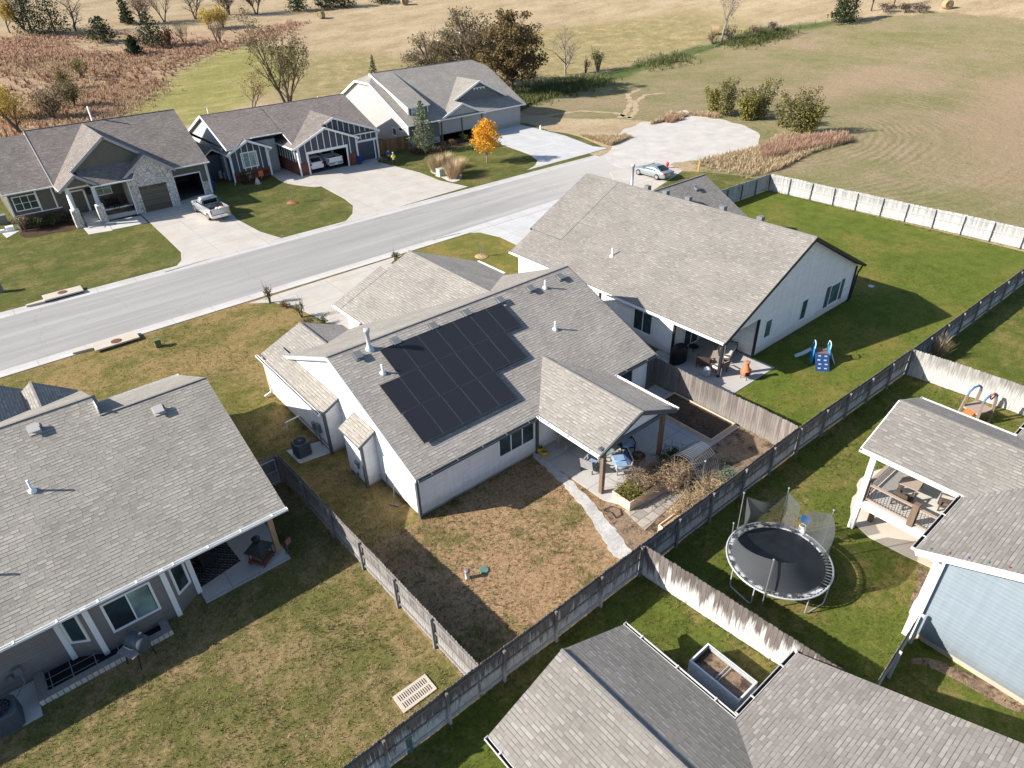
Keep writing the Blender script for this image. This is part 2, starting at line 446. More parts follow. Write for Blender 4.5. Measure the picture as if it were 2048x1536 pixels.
    M['tan_conc'] = concrete('inlet_concrete', (.50, .44, .36), (.40, .32, .24))
mats()
M['sandy'] = grass('sandy_track', (.36,.27,.17), (.46,.36,.24), None, 0, bumpd=.03)
# ------------------------------------------------------------------ light
sun_dir = Vector((-math.cos(R(28))*math.cos(R(30)), math.sin(R(28))*math.cos(R(30)), math.sin(R(30))))
ld = bpy.data.lights.new('sun', 'SUN'); ld.energy = 5.0; ld.angle = R(.5); ld.color = (1, .935, .85)
lo = bpy.data.objects.new('sun', ld); COL.objects.link(lo); lo.rotation_euler = sun_dir.to_track_quat('Z', 'Y').to_euler(); lo.location = (0, 0, 80)
W = bpy.data.worlds.new('World'); S.world = W; W.use_nodes = True
sky = W.node_tree.nodes.new('ShaderNodeTexSky'); sky.sky_type = 'NISHITA'; sky.sun_disc = False
sky.sun_elevation = R(30); sky.ozone_density = 2.6; sky.sun_rotation = math.atan2(sun_dir.x, sun_dir.y)
bg = W.node_tree.nodes['Background']; bg.inputs['Strength'].default_value = .095
W.node_tree.links.new(sky.outputs[0], bg.inputs[0])
S.view_settings.view_transform = 'Standard'; S.view_settings.look = 'None'; S.view_settings.exposure = .95; S.view_settings.gamma = 1

# ------------------------------------------------------------------ ground sheet with land-cover weights
def inside(poly, x, y):
    c = False; j = len(poly)-1
    for i in range(len(poly)):
        xi, yi = poly[i]; xj, yj = poly[j]
        if (yi > y) != (yj > y) and x < (xj-xi)*(y-yi)/(yj-yi)+xi: c = not c
        j = i
    return c
field = pxpoly([(1030,222),(1062,205),(1180,170),(1300,133),(1440,92),(1560,64),(1700,37),(1800,27),(1900,27),(2050,34),(2700,60)]) + [(260,-20),(69,-20),(69,39)] + pxpoly([(1400,345),(1290,240),(1150,238),(1040,228)])
prairie = pxpoly([(-300,70),(0,68),(260,62),(420,66),(600,38),(640,46),(560,74),(440,98),(345,150),(270,205),(215,240),(0,300),(-300,330)])
meadow = pxpoly([(222,232),(300,180),(345,152),(430,103),(520,84),(600,96),(590,150),(500,205),(420,245),(300,262)])
olive = pxpoly([(560,120),(700,95),(860,130),(1060,60),(1400,20),(1560,55),(1440,85),(1300,128),(1060,188),(900,190),(640,210),(520,200)])
hedge = pxpoly([(985,215),(1040,196),(1062,184),(1180,151),(1300,119),(1440,80),(1560,52),(1690,36),(1690,48),(1560,66),(1440,94),(1300,137),(1180,176),(1062,210),(1010,226)])
bare = pxpoly([(1960,170),(2080,120),(2300,200),(2300,420),(2060,420),(1960,330),(1900,270)])+[]
bare2 = pxpoly([(1560,190),(1740,130),(1850,140),(1760,170),(1640,215)])
FC = P(1470, 262)
def axis(lo, d0, d1, hi, fine, grow):
    v = [d0]
    while v[-1] < d1: v.append(v[-1]+fine)
    st = fine
    while v[-1] < hi: st *= grow; v.append(v[-1]+st)
    st = fine; a = [d0]
    while a[-1] > lo: st *= grow; a.append(a[-1]-st)
    return a[::-1][:-1]+v
xs = axis(-420, -15, 150, 950, 1.6, 1.12); ys = axis(-320, 40, 150, 950, 1.6, 1.10)
me = bpy.data.meshes.new('ground')
nx, ny = len(xs), len(ys)
me.from_pydata([(x, y, elev(x, y)) for y in ys for x in xs], [], [(j*nx+i, j*nx+i+1, (j+1)*nx+i+1, (j+1)*nx+i) for j in range(ny-1) for i in range(nx-1)])
ca = me.color_attributes.new('cover', 'FLOAT_COLOR', 'POINT'); cb = me.color_attributes.new('cover_b', 'FLOAT_COLOR', 'POINT')
dat = []; datb = []
for y in ys:
    for x in xs:
        dat += [float(inside(field, x, y)), float(inside(prairie, x, y)), float(inside(meadow, x, y)), float(inside(bare, x, y) or inside(bare2, x, y))]
        datb += [float(inside(olive, x, y)), float(inside(hedge, x, y)), min(1, math.hypot(x-FC.x, (y-FC.y)*1.15)/400), 1.0]
def blur(d, ch, it):
    for _ in range(it):
        o_ = d[ch::4]; r_ = o_[:]
        for j in range(1, ny-1):
            b_ = j*nx
            for i in range(1, nx-1):
                k_ = b_+i; r_[k_] = (o_[k_]*2+o_[k_-1]+o_[k_+1]+o_[k_-nx]+o_[k_+nx])/6
        d[ch::4] = r_
blur(dat, 3, 9); blur(dat, 1, 5); blur(dat, 2, 5); blur(datb, 0, 8); blur(dat, 0, 1); blur(datb, 1, 1)
ca.data.foreach_set('color', dat); cb.data.foreach_set('color', datb)
t = NT('open_land'); o = t.co()
a1 = t.n('ShaderNodeAttribute'); a1.attribute_name = 'cover'; a2 = t.n('ShaderNodeAttribute'); a2.attribute_name = 'cover_b'
s1 = t.n('ShaderNodeSeparateColor'); t.l(a1.outputs[0], s1.inputs[0]); s2 = t.n('ShaderNodeSeparateColor'); t.l(a2.outputs[0], s2.inputs[0])
n1 = t.noise(o, .06, 7, .65); n2 = t.noise(o, .35, 6, .7); n3 = t.noise(o, 2.2, 5, .75)
edge = t.math('MULTIPLY', t.math('SUBTRACT', n2, .5), 1.1)
def wgt(x, soft=.25):
    k = t.math('ADD', x, edge); return t.ramp(k, [(.5-soft, 0.0), (.5+soft, 1.0)])
hay = t.ramp(t.noise(t.co('Object', (.5, 1, 1)), .16, 7, .72), [(.3, (.275, .205, .115)), (.5, (.385, .295, .18)), (.7, (.455, .365, .24))])
red = t.ramp(n2, [(.28, (.25, .165, .10)), (.5, (.38, .26, .165)), (.72, (.45, .325, .215))])
red = t.mix(t.ramp(n1, [(.48, 0.0), (.6, .85)]), red, (.37, .29, .18))
grn = t.ramp(t.noise(t.co('Object', (.35, .9, 1)), .3, 6, .7), [(.3, (.19, .185, .06)), (.52, (.27, .245, .09)), (.7, (.40, .32, .155))])
olv = t.ramp(n2, [(.3, (.20, .17, .075)), (.52, (.29, .235, .115)), (.72, (.42, .33, .18))])
hdg = t.ramp(n2, [(.3, (.05, .065, .022)), (.6, (.11, .14, .045)), (.75, (.25, .21, .10))])
# tilled winter wheat: drill rows follow the headland round the brush patch
rowd = t.math('MULTIPLY', s2.outputs[2], 400.0)
rw = t.math('ADD', rowd, t.math('MULTIPLY', n1, 5.0))
r1 = t.math('SINE', t.math('MULTIPLY', rw, 2*PI/1.25)); r2 = t.math('SINE', t.math('MULTIPLY', rw, 2*PI/.62)); r3 = t.math('SINE', t.math('MULTIPLY', rw, 2*PI/7.5))
fl = t.ramp(t.math('ADD', n1, t.math('MULTIPLY', t.math('SUBTRACT', n2, .5), .5)), [(.34, (.185, .175, .075)), (.5, (.235, .20, .105)), (.68, (.295, .225, .14))])
fl = t.mix(t.math('MULTIPLY', t.math('MULTIPLY', t.ramp(s2.outputs[2], [(.05, 1.0), (.17, .1)]), t.ramp(t.noise(o, .09, 4), [(.42, .15), (.58, 1.0)])), .36), fl, t.ramp(t.math('MULTIPLY_ADD', r1, .5, .5), [(.1, .6), (.9, 1.3)]), 'MULTIPLY')
fl = t.mix(.08, fl, t.ramp(t.math('MULTIPLY_ADD', r2, .5, .5), [(.1, .8), (.9, 1.15)]), 'MULTIPLY')
fl = t.mix(t.math('MULTIPLY', t.math('GREATER_THAN', r3, .95), .14), fl, (.37, .29, .19))
fl = t.mix(t.math('MULTIPLY', a1.outputs['Alpha'], .75), fl, (.335, .235, .155))
c = hay
c = t.mix(wgt(s2.outputs[0], .4), c, olv)
c = t.mix(wgt(s1.outputs[1], .3), c, red)
c = t.mix(wgt(s1.outputs[2], .3), c, grn)
c = t.mix(wgt(s1.outputs[0], .12), c, fl)
c = t.mix(wgt(s2.outputs[1], .3), c, hdg)
c = t.mix(.8, c, t.ramp(n3, [(.3, .72), (.7, 1.25)]), 'MULTIPLY')
t.bump(t.math('ADD', n3, t.math('MULTIPLY', n2, 2.0)), .9, .12)
me.materials.append(t.done(c, .95, 0, .05))
g = bpy.data.objects.new('ground', me); COL.objects.link(g); tag(g, kind='structure')

def sheet(name, poly, z, m, z0=None, org=None):
    """flat ground layer with a closed skirt down to z0"""
    mb = MB(); mb.prism(poly, z-.025 if z0 is None else z0, z, 0)
    o = mb.build(name, m); return tag(o, kind='structure')
def rect(x0, y0, x1, y1): return [(x0,y0),(x1,y0),(x1,y1),(x0,y1)]

G1, G2 = (.060, .088, .018), (.110, .135, .030)
L = {}
L['lush'] = grass('lush_lawn', (.076, .108, .016), (.138, .165, .028), (.20, .175, .045), .28, .16)
L['lush2'] = grass('green_lawn', (.072, .100, .018), (.135, .152, .030), (.23, .185, .065), .32, .35)
L['mixed'] = grass('half_dormant_lawn', (.085, .092, .026), (.165, .150, .05), (.28, .205, .10), .42, .30)
L['mixed2'] = grass('autumn_lawn', (.10, .105, .026), (.19, .165, .05), (.30, .21, .09), .52, .20)
L['brown'] = grass('dormant_back_lawn', (.10, .098, .032), (.185, .16, .06), (.345, .205, .105), .66, .28, dry2=(.46, .315, .185))
L['front'] = grass('front_lawn', (.068, .085, .020), (.125, .130, .036), (.20, .165, .062), .30, .30)
L['gold'] = grass('yellowing_lawn', (.115, .125, .026), (.185, .170, .045), (.27, .20, .065), .35, .30)
sheet('lawn', rect(-60, 12.1, 7.85, 31), .03, L['mixed'])
sheet('lawn', rect(-60, 31.0, 7.85, 50.9), .03, L['mixed2'])
sheet('lawn', rect(7.85, 12.1, 29.1, 21.3), .03, L['brown'])
sheet('lawn', rect(7.85, 21.3, 29.1, 50.9), .03, L['mixed2'])
sheet('lawn', rect(29.1, 12.1, 68.6, 39.0), .03, L['lush'])
sheet('lawn', rect(29.1, 39.0, 66.0, 50.9), .03, L['gold'])
sheet('lawn', rect(-60, -40, 16.9, 12.1), .03, L['lush2'])
sheet('lawn', rect(16.9, -40, 41.5, 12.1), .03, L['lush2'])
sheet('lawn', rect(41.5, -40, 110, 12.1), .03, L['lush2'])
sheet('lawn', rect(-60, 62.4, 24.0, 101), .03, L['front'])
sheet('lawn', rect(24.0, 62.4, 45.6, 92), .03, L['front'])
sheet('lawn', rect(45.6, 62.4, 66.0, 92), .03, L['front'])
sheet('lawn', smooth_poly(pxpoly([(1020,262),(1130,262),(1215,297),(1205,300),(1130,275),(1060,246),(1110,268),(1045,243)][:5]+[(1040,240)])), .031, L['front'])
sheet('lawn', pxpoly([(1325,372),(1366,343),(1400,344),(1480,352),(1530,362),(1490,385),(1440,420)]), .036, L['front'])

# ------------------------------------------------------------------ street
t = NT('old_asphalt'); o = t.co()
c = t.ramp(t.noise(t.co('Object', (.12, 1.2, 1)), .5, 6, .6), [(.3, (.27, .258, .245)), (.7, (.345, .332, .315))])
c = t.mix(t.ramp(t.noise(t.co('Object', (.03, 1.0, 1)), 1.1, 5), [(.52, 0.0), (.68, .45)]), c, (.43, .415, .39))
c = t.mix(.5, c, t.ramp(t.noise(o, 12, 4, .7), [(.3, .82), (.7, 1.16)]), 'MULTIPLY')
c = t.mix(t.ramp(t.noise(o, .8, 6, .75), [(.63, 0.0), (.74, .4)]), c, (.18, .17, .16))
vd = t.n('ShaderNodeTexVoronoi'); vd.feature = 'DISTANCE_TO_EDGE'; vd.inputs['Scale'].default_value = .11
wv_ = t.n('ShaderNodeVectorMath'); wv_.operation = 'ADD'; nz_ = t.n('ShaderNodeTexNoise'); nz_.inputs['Scale'].default_value = .5; nz_.inputs['Detail'].default_value = 6; t.l(o, nz_.inputs['Vector']); sc_ = t.n('ShaderNodeVectorMath'); sc_.operation = 'SCALE'; sc_.inputs['Scale'].default_value = 2.2
t.l(nz_.outputs['Color'], sc_.inputs[0]); t.l(sc_.outputs[0], wv_.inputs[0]); t.l(o, wv_.inputs[1]); t.l(wv_.outputs[0], vd.inputs['Vector'])
c = t.mix(t.math('MULTIPLY', t.math('LESS_THAN', vd.outputs['Distance'], .005), .13), c, (.12, .115, .11))
xr = t.n('ShaderNodeSeparateXYZ'); t.l(o, xr.inputs[0])
c = t.mix(t.ramp(t.math('MULTIPLY_ADD', t.math('ADD', xr.outputs[0], t.math('MULTIPLY', t.noise(o, .4, 5), 9.0)), .03, -1.25), [(.2, 0.0), (.95, 1.0)]), c, (.46, .44, .40))
asph = t.done(c, .9, 0, .15)
sheet('road', [(-120, 52.0), (66, 51.7), (70.5, 53.0), (73, 56.5), (72.5, 64.5), (69.5, 62.4), (66, 61.6), (-120, 61.3)], .012, asph)
def curb(name, x0, x1, y_road, y_lawn):
    mb = MB(); dy = y_lawn-y_road; n = max(1, int((x1-x0)/3))
    prof = [(0, .004), (0, .018), (.45, .014), (.7, .05), (.86, .075), (1, .075), (1, .0)]
    rings = [[(x0+(x1-x0)*i/n, y_road+dy*p, z) for p, z in prof] for i in range(n+1)]
    mb.loft(rings, 0, False, False); mb.face(rings[0]); mb.face(rings[-1])
    return tag(mb.build(name, M['conc_curb']), kind='structure')
curb('curb', -120, 66, 52.0, 50.85); curb('curb', -120, 66, 61.3, 62.42)
sheet('gravel_turnaround', smooth_poly(pxpoly([(1222,330),(1208,312),(1226,296),(1222,284),(1238,270),(1246,258),(1268,254),(1282,243),(1302,244),(1322,238),(1340,236),(1352,224),(1374,219),(1382,231),(1402,229),(1420,238),(1446,238),(1464,246),(1486,249),(1502,259),(1522,268),(1516,284),(1520,296),(1494,304),(1476,315),(1440,316),(1412,323),(1385,320),(1356,327),(1320,316),(1290,334),(1250,338)]), 2, .06), .020, concrete('white_gravel', (.48, .455, .41), (.38, .33, .27), None, .13))
def drive(name, poly, m, z=.058): return sheet(name, poly, z, m, .001)
drive('driveway', pxpoly([(282,429),(330,474),(362,505),(363,522),(350,537),(330,545),(562,477),(520,464),(475,440),(436,400),(420,384)]), M['conc_drive'])
drive('driveway', pxpoly([(600,350),(690,399),(706,412),(705,428),(692,443),(672,452),(936,374),(880,362),(840,346),(757,325),(760,312),(703,330),(618,350)]), M['conc_drive'])
drive('path', smooth_poly(pxpoly([(527,336),(560,322),(612,346),(648,366),(640,376),(600,372),(566,366),(545,352)]), 1), M['conc_drive'], .054)
drive('driveway', pxpoly([(958,262),(1000,288),(1060,310),(1075,322),(1070,332),(1054,341),(1216,297),(1185,293),(1130,272),(1030,247)]), M['conc_white'])
drive('driveway', pxpoly([(700,668),(642,640),(592,616),(548,606),(497,608),(806,510),(790,520),(782,528)])+[(27.5, 44), (27.5, 39), (17.2, 39)], M['conc_drive'])
drive('driveway', pxpoly([(1048,500),(1030,489),(1000,475),(962,466),(920,467),(866,480),(1130,395),(1190,375)])+[(50, 46), (50, 37), (33, 37)], M['conc_white'])
drive('driveway', pxpoly([(1220,345),(1318,322),(1366,342),(1312,378),(1290,392)])+[(56, 34), (52, 44)], M['conc_drive'])
# front paths and side pads
drive('path', pxpoly([(163,452),(208,438),(226,462),(178,470)]), M['conc_pad'], .07)
drive('path', pxpoly([(212,444),(282,432),(296,446),(226,460)]), M['conc_pad'], .052)
drive('patio', pxpoly([(573,903),(640,884),(664,906),(600,929)]), M['conc_pad'], .06)
# main house patio, gravel path, beds
drive('patio', [(18.9, 16.3), (20.2, 15.4), (29.0, 15.4), (28.9, 21.4), (18.9, 21.4)], M['conc'], .07)
drive('patio', [(18.9, 16.3), (19.6, 15.0), (22.3, 14.6), (24.5, 15.4), (20.2, 15.45)], M['slab_tan'], .066)
sheet('gravel_path', smooth_poly(pxpoly([(1058,908),(1085,905),(1120,942),(1165,984),(1215,1040),(1248,1085),(1275,1120),(1232,1122),(1205,1078),(1178,1032),(1140,985),(1100,945)]), 3, .07), .052, M['gravel'])
sheet('bare_earth', smooth_poly(pxpoly([(1190,1000),(1240,975),(1330,950),(1520,880),(1535,910),(1290,1090),(1262,1105),(1240,1070)]), 1), .040, M['soil_tan'])
drive('path', pxpoly([(1245,1020),(1322,960),(1372,985),(1290,1062)]), stone('flagstones', ((.28, .255, .225), (.38, .345, .30)), (.22, .18, .13), .62, .46, True), .060)
sheet('bare_earth', rect(24.6, 12.6, 29.0, 15.4), .044, M['soil_tan'])
drive('patio', [(30.9, 17.6), (36.1, 17.6), (36.1, 20.6), (36.1, 24), (30.9, 24)], M['conc'], .066)
drive('patio', [(1.75, 23.1), (5.55, 23.1), (5.55, 27.4), (1.75, 27.4)], M['conc'], .07)
drive('patio', smooth_poly(pxpoly([(1716,985),(1700,1000),(1702,1058),(1853,1135),(1990,1190),(2040,1000),(1800,930),(1740,945),(1712,965)]), 1), M['slab_tan'], .060)
sheet('bare_earth', smooth_poly(pxpoly([(1830,1130),(1862,1138),(1830,1240),(1815,1262),(1818,1200),(1838,1165)]), 2), .036, M['soil_tan'])
sheet('bare_earth', smooth_poly(pxpoly([(1800,1325),(1870,1335),(2048,1440),(2048,1400),(1860,1310)]), 2), .035, M['soil_tan'])
sheet('mulch_bed', smooth_poly(pxpoly([(35,470),(60,448),(170,440),(165,458),(100,468),(55,478)]), 2), .056, M['mulch'])
sheet('mulch_bed', smooth_poly(pxpoly([(212,438),(282,420),(284,430),(225,443)]), 1), .056, M['mulch'])
sheet('mulch_bed', smooth_poly(pxpoly([(478,360),(540,346),(545,356),(490,374)]), 1), .056, M['mulch'])
sheet('mulch_bed', smooth_poly(pxpoly([(812,300),(960,262),(962,280),(900,298),(860,312),(828,310)]), 2), .056, M['mulch'])
sheet('gravel_bed', smooth_poly(pxpoly([(855,342),(880,330),(915,340),(926,352),(920,362),(904,366),(880,354)]), 2), .056, M['gravel'])
# tyre marks and bare stripes in the field corner
for q in ([(1240,236),(1252,225),(1262,205),(1255,190),(1280,178)], [(1258,238),(1272,222),(1270,205),(1290,190),(1330,186)], [(1090,232),(1160,222),(1230,226),(1262,236)]):
    pts = [P(*a) for a in q]; mb = MB()
    for k in range(len(pts)-1):
        pass
    dn = []
    for i in range(len(pts)-1):
        for j in range(6): dn.append(pts[i].lerp(pts[i+1], j/6))
    dn.append(pts[-1]); l, r = [], []
    for i, p in enumerate(dn):
        d = (dn[min(i+1, len(dn)-1)]-dn[max(i-1, 0)]).normalized(); s_ = Vector((-d.y, d.x, 0))*.45*(1+.4*math.sin(i*2.1))
        l.append((p+s_)[:2]); r.append((p-s_)[:2])
    for i in range(len(l)-1): mb.face([(*l[i], .02+elev(*l[i])), (*l[i+1], .02+elev(*l[i+1])), (*r[i+1], .02+elev(*r[i+1])), (*r[i], .02+elev(*r[i]))])
    tag(mb.build('tyre_track', M['sandy']), kind='structure')
# ------------------------------------------------------------------ building helpers
def walls(mb, x0, x1, y0, y1, z0, z1, ridge=None, zr=0, mi=0, c=None):
    """box with optional gables; ridge 'x' (gables on the x ends) or 'y'; c = ridge coordinate"""
    mb.box(x0, y0, z0, x1, y1, z1, mi)
    if ridge == 'x':
        c = (y0+y1)/2 if c is None else c
        for x, s in ((x0, 1), (x1, -1)):
            f = [(x,y0,z1),(x,y1,z1),(x,c,zr)]; mb.face(f if s < 0 else f[::-1], mi)
    if ridge == 'y':
        c = (x0+x1)/2 if c is None else c
        for y, s in ((y0, 1), (y1, -1)):
            f = [(x0,y,z1),(x1,y,z1),(c,y,zr)]; mb.face(f if s > 0 else f[::-1], mi)
def groof_x(mb, x0, x1, ya, za, yb, zb, yr, zr, th=.16):
    """gable roof, ridge along x"""
    mb.rpoly([(x0,ya,za),(x1,ya,za),(x1,yr,zr),(x0,yr,zr)], th)
    mb.rpoly([(x1,yb,zb),(x0,yb,zb),(x0,yr,zr),(x1,yr,zr)], th)
    mb.bar((x0-.01,yr,zr+.01), (x1+.01,yr,zr+.01), .11, .03, 2)
def groof_y(mb, y0, y1, xa, za, xb, zb, xr, zr, th=.16):
    mb.rpoly([(xa,y1,za),(xa,y0,za),(xr,y0,zr),(xr,y1,zr)], th)
    mb.rpoly([(xb,y0,zb),(xb,y1,zb),(xr,y1,zr),(xr,y0,zr)], th)
    mb.bar((xr,y0-.01,zr+.01), (xr,y1+.01,zr+.01), .11, .03, 2)
def rakes(mb, pts, w=.2, t=.06, drop=.12, n=(0,0,0)):
    """fascia boards along a poly-line of rake points, set out by n"""
    n = Vector(n)
    for a, b in zip(pts, pts[1:]):
        a, b = Vector(a)-Vector((0,0,drop))+n, Vector(b)-Vector((0,0,drop))+n
        mb.bar(a, b, t, w)
def gutter(parent, p, q, out, mat, straps=True, r=.062, name='gutter'):
    """half-open eaves gutter from p to q, set out along vector out"""
    mb = MB(); p, q, out = Vector(p), Vector(q), Vector(out).normalized()
    d = (q-p).normalized(); dz = Vector((0,0,1))
    o = out*r*1.1
    for a, b, w, h in ((out*.02-dz*.02, 0, .02, .10), (out*.15-dz*.02, 0, .02, .10)):
        mb.obox((p+q)/2+a, d*(q-p).length/2, out*w/2, dz*h/2, 0)
    mb.obox((p+q)/2+out*.085-dz*.075, d*(q-p).length/2, out*.07, dz*.012, 1)
    for e in (p, q): mb.obox(e+out*.085-dz*.02, d*.012, out*.08, dz*.065, 0)
    if straps:
        n = max(2, int((q-p).length/1.3))
        for i in range(n):
            c = p+(q-p)*(i+.5)/n; mb.obox(c+out*.085+dz*.04, d*.03, out*.085, dz*.012, 0)
    return mb.build(name, [mat, M['dark']], parent)
def window(parent, c, n, w, h, frame, pane='glass', mull=1, rails=0, fw=.09, label=None, d=.05):
    """c = centre on the wall face, n = outward direction; frame part with a pane sub-part"""
    c, n = Vector(c), Vector(n).normalized(); u = Vector((0,0,1)).cross(n).normalized(); z = Vector((0,0,1))
    mb = MB(); t = Vector(n)*d
    for s in (-1, 1):
        mb.obox(c+u*s*(w/2+fw/2)+t*.5, u*fw/2, t*.5+n*.012, z*(h/2+fw), 0)
        mb.obox(c+z*s*(h/2+fw/2)+t*.5, u*w/2, t*.5+n*.01, z*fw/2, 0)
    for i in range(mull):
        x = -w/2+w*(i+1)/(mull+1); mb.obox(c+u*x+t*.45, u*.028, t*.45, z*h/2, 0)
    for i in range(rails):
        y = -h/2+h*(i+1)/(rails+1); mb.obox(c+z*y+t*.4, u*w/2, t*.4, z*.022, 0)
    fr = mb.build('window', M[frame] if isinstance(frame, str) else frame, parent)
    if label: fr['label'] = label
    pb = MB(); pb.obox(c+t*.3, u*w/2, n*.006, z*h/2)
    pb.build('pane', M[pane] if isinstance(pane, str) else pane, fr)
    return fr
def garage_door(parent, c, n, w, h, mat, label=None, cols=4):
    c, n = Vector(c), Vector(n).normalized(); u = Vector((0,0,1)).cross(n).normalized(); z = Vector((0,0,1))
    mb = MB()
    for r in range(4):
        mb.obox(c+z*(h*(r+.5)/4)+n*.02, u*w/2, n*.02, z*(h/8-.012))
        for k in range(cols):
            mb.obox(c+u*(-w/2+w*(k+.5)/cols)+z*(h*(r+.5)/4)+n*.045, u*(w/cols/2-.09), n*.008, z*(h/8-.09))
    o = mb.build('garage_door', mat, parent)
    if label: o['label'] = label
    return o
def post(parent, x, y, z0, z1, w, mat, name='post', label=None):
    mb = MB(); mb.box(x-w/2, y-w/2, z0, x+w/2, y+w/2, z1); o = mb.build(name, mat, parent)
    if label: o['label'] = label
    return o
def corner(mb, x, y, z0, z1, w=.12, mi=0): mb.box(x-w/2, y-w/2, z0, x+w/2, y+w/2, z1, mi)
def roof_vent(parent, p, up, mat=None):
    """square low-profile attic vent on a slope rising along vector up"""
    p, up = Vector(p), Vector(up).normalized(); u = Vector((0,0,1)).cross(up).normalized(); n = u.cross(up)
    if n.z < 0: n = -n
    mb = MB(); mb.obox(p+n*.02, u*.24, up*.27, n*.012); mb.obox(p+n*.09, u*.15, up*.15, n*.07)
    mb.obox(p+n*.17-up*.03, u*.21, up*.22, n*.025)
    return mb.build('roof_vent', mat or M['ventgray'], parent)
def vent_pipe(parent, p, h=.45, r=.05, flue=False):
    p = Vector(p); mb = MB()
    if flue:
        mb.lathe([(.26, -.1), (.2, .06), (.11, .1), (.10, h-.2), (.16, h-.18), (.17, h-.02), (.08, h)], p, 14)
        return mb.build('flue_pipe', M['galv'], parent)
    mb.lathe([(.17, -.06), (.15, .05), (r*1.25, .12), (r, .13), (r, h), (r*.7, h)], p, 12)
    return mb.build('vent_pipe', M['pvc'], parent)
def downspout(parent, pts, mat, r=.045):
    mb = MB(); 
    for a, b in zip(pts, pts[1:]): mb.bar(a, b, r*2, r*1.6)
    return mb.build('downspout', mat, parent)
CAP = lambda a: [a[0], a[1], a[2]]

# ================================================================== WHITE HOUSE WITH SOLAR PANELS
h = thing('white_house', 'white ranch house with black solar panels on its roof and a gabled patio cover', 'house', (20, 29, 0), world=True)
SL = 3.2/7.6            # roof pitch
def mz(y): return 2.8+(y-20.97)*SL if y < 28.57 else 2.8+(36.17-y)*SL
mb = MB()
walls(mb, 11.45, 27.9, 21.35, 36.0, .22, 2.78, 'x', 5.85, c=28.55)
walls(mb, 17.4, 28.4, 35.6, 39.0, .2, 2.86, 'y', 5.15, c=22.9)
mb.box(10.55, 28.75, .22, 11.6, 37.0, 2.72)
mb.face([(10.55,28.75,2.72),(11.6,28.75,2.72),(11.6,28.75,3.3)])
walls(mb, 10.9, 15.7, 33.6, 36.7, .22, 2.76, 'y', 3.8, c=13.3)
mb.box(10.64, 25.0, .2, 11.6, 26.85, 2.72); mb.face([(10.64,25.0,2.72),(11.6,25.0,2.72),(11.6,25.0,3.3)])
mb.face([(11.6,26.85,2.72),(10.64,26.85,2.72),(11.6,26.85,3.3)])
mb.face([(19.1,16.78,2.95),(24.2,16.78,2.95),(21.62,16.78,3.85)])
mb.face([(24.2,16.95,2.95),(19.1,16.95,2.95),(21.62,16.95,3.85)])
mb.build('wall', M['white_siding'], h)
mb = MB(); mb.box(11.5, 21.4, 0, 27.85, 36, .26); mb.box(10.6, 28.8, 0, 11.6, 36.9, .26); mb.box(10.7, 25.05, 0, 11.6, 26.8, .24)
mb.build('foundation', M['found'], h)
mb = MB()
groof_x(mb, 11.25, 28.08, 20.97, 2.8, 36.2, 2.8, 28.57, 6.0)
groof_y(mb, 28.6, 39.2, 17.0, 2.9, 28.8, 2.9, 22.9, 5.38)
mb.rpoly([(17.0,40.0,2.92),(17.0,39.0,2.92),(20.9,39.0,2.92+3.9*.42),(20.9,40.0,2.92+3.9*.42)], .16)
groof_y(mb, 30.5, 37.0, 10.55, 2.82, 16.05, 2.82, 13.3, 3.98)
mb.rpoly([(10.4,36.0,2.84),(10.4,28.62,2.84),(11.5,28.62,3.42),(11.5,36.0,3.42)], .14)
mb.rpoly([(10.48,27.0,2.78),(10.48,24.86,2.78),(11.5,24.86,3.38),(11.5,27.0,3.38)], .12)
groof_y(mb, 16.55, 24.6, 18.78, 2.8, 24.48, 2.8, 21.62, 4.0)
rf = mb.build('roof', [M['roof_gray'], M['slate_trim'], M['ridge']], h)
mb = MB()
for p, q in (((18.8,16.6,2.7),(21.62,16.6,3.9)),((21.62,16.6,3.9),(24.46,16.6,2.7))): mb.bar(p, q, .05, .24)
for a, b, n in (((11.25,20.97,2.68),(11.25,28.57,5.88),1),): mb.bar(Vector(a)-Vector((.03,0,0)), Vector(b)-Vector((.03,0,0)), .05, .2, 1)
mb.bar((11.22,28.57,5.88), (11.22,36.2,2.68), .05, .22, 2)
mb.bar((28.11,20.97,2.68), (28.11,28.57,5.88), .05, .2, 0)
for x, y, z in ((11.43,21.33,2.75),(10.53,28.73,2.75),(10.62,24.98,2.7),(27.92,21.33,2.7),(18.95,21.3,2.75)): corner(mb, x, y, .05, z, .14)
mb.bar((10.42,24.84,2.70), (11.5,24.84,3.30), .05, .14); mb.bar((10.36,28.6,2.76), (11.5,28.6,3.34), .05, .14)
build_each(mb, 'trim_board', [M['slate_trim'], M['white'], M['galv']], h)
gutter(h, (11.3,20.95,2.76), (18.78,20.95,2.76), (0,-1,0), M['slate_trim']); gutter(h, (24.5,20.95,2.76), (28.05,20.95,2.76), (0,-1,0), M['slate_trim'])
gutter(h, (18.76,16.6,2.78), (18.76,20.95,2.78), (-1,0,0), M['white']); gutter(h, (24.5,16.6,2.78), (24.5,20.95,2.78), (1,0,0), M['white'])
gutter(h, (16.98,36.2,2.88), (16.98,40.0,2.88), (-1,0,0), M['white'], False); gutter(h, (28.82,36.0,2.88), (28.82,39.2,2.88), (1,0,0), M['white'], False)
gutter(h, (10.36,28.7,2.8), (10.36,37.0,2.8), (-1,0,0), M['white'], False)
window(h, (17.55,21.35,1.72), (0,-1,0), 2.3, 1.15, 'white', mull=2, label='triple window with dark curtains beside the patio')
window(h, (25.6,21.35,1.7), (0,-1,0), 1.5, 1.3, 'slate_trim', mull=1)
mb = MB(); mb.box(20.9, 21.27, .22, 22.9, 21.33, 2.35); d = mb.build('sliding_door', M['white'], h)
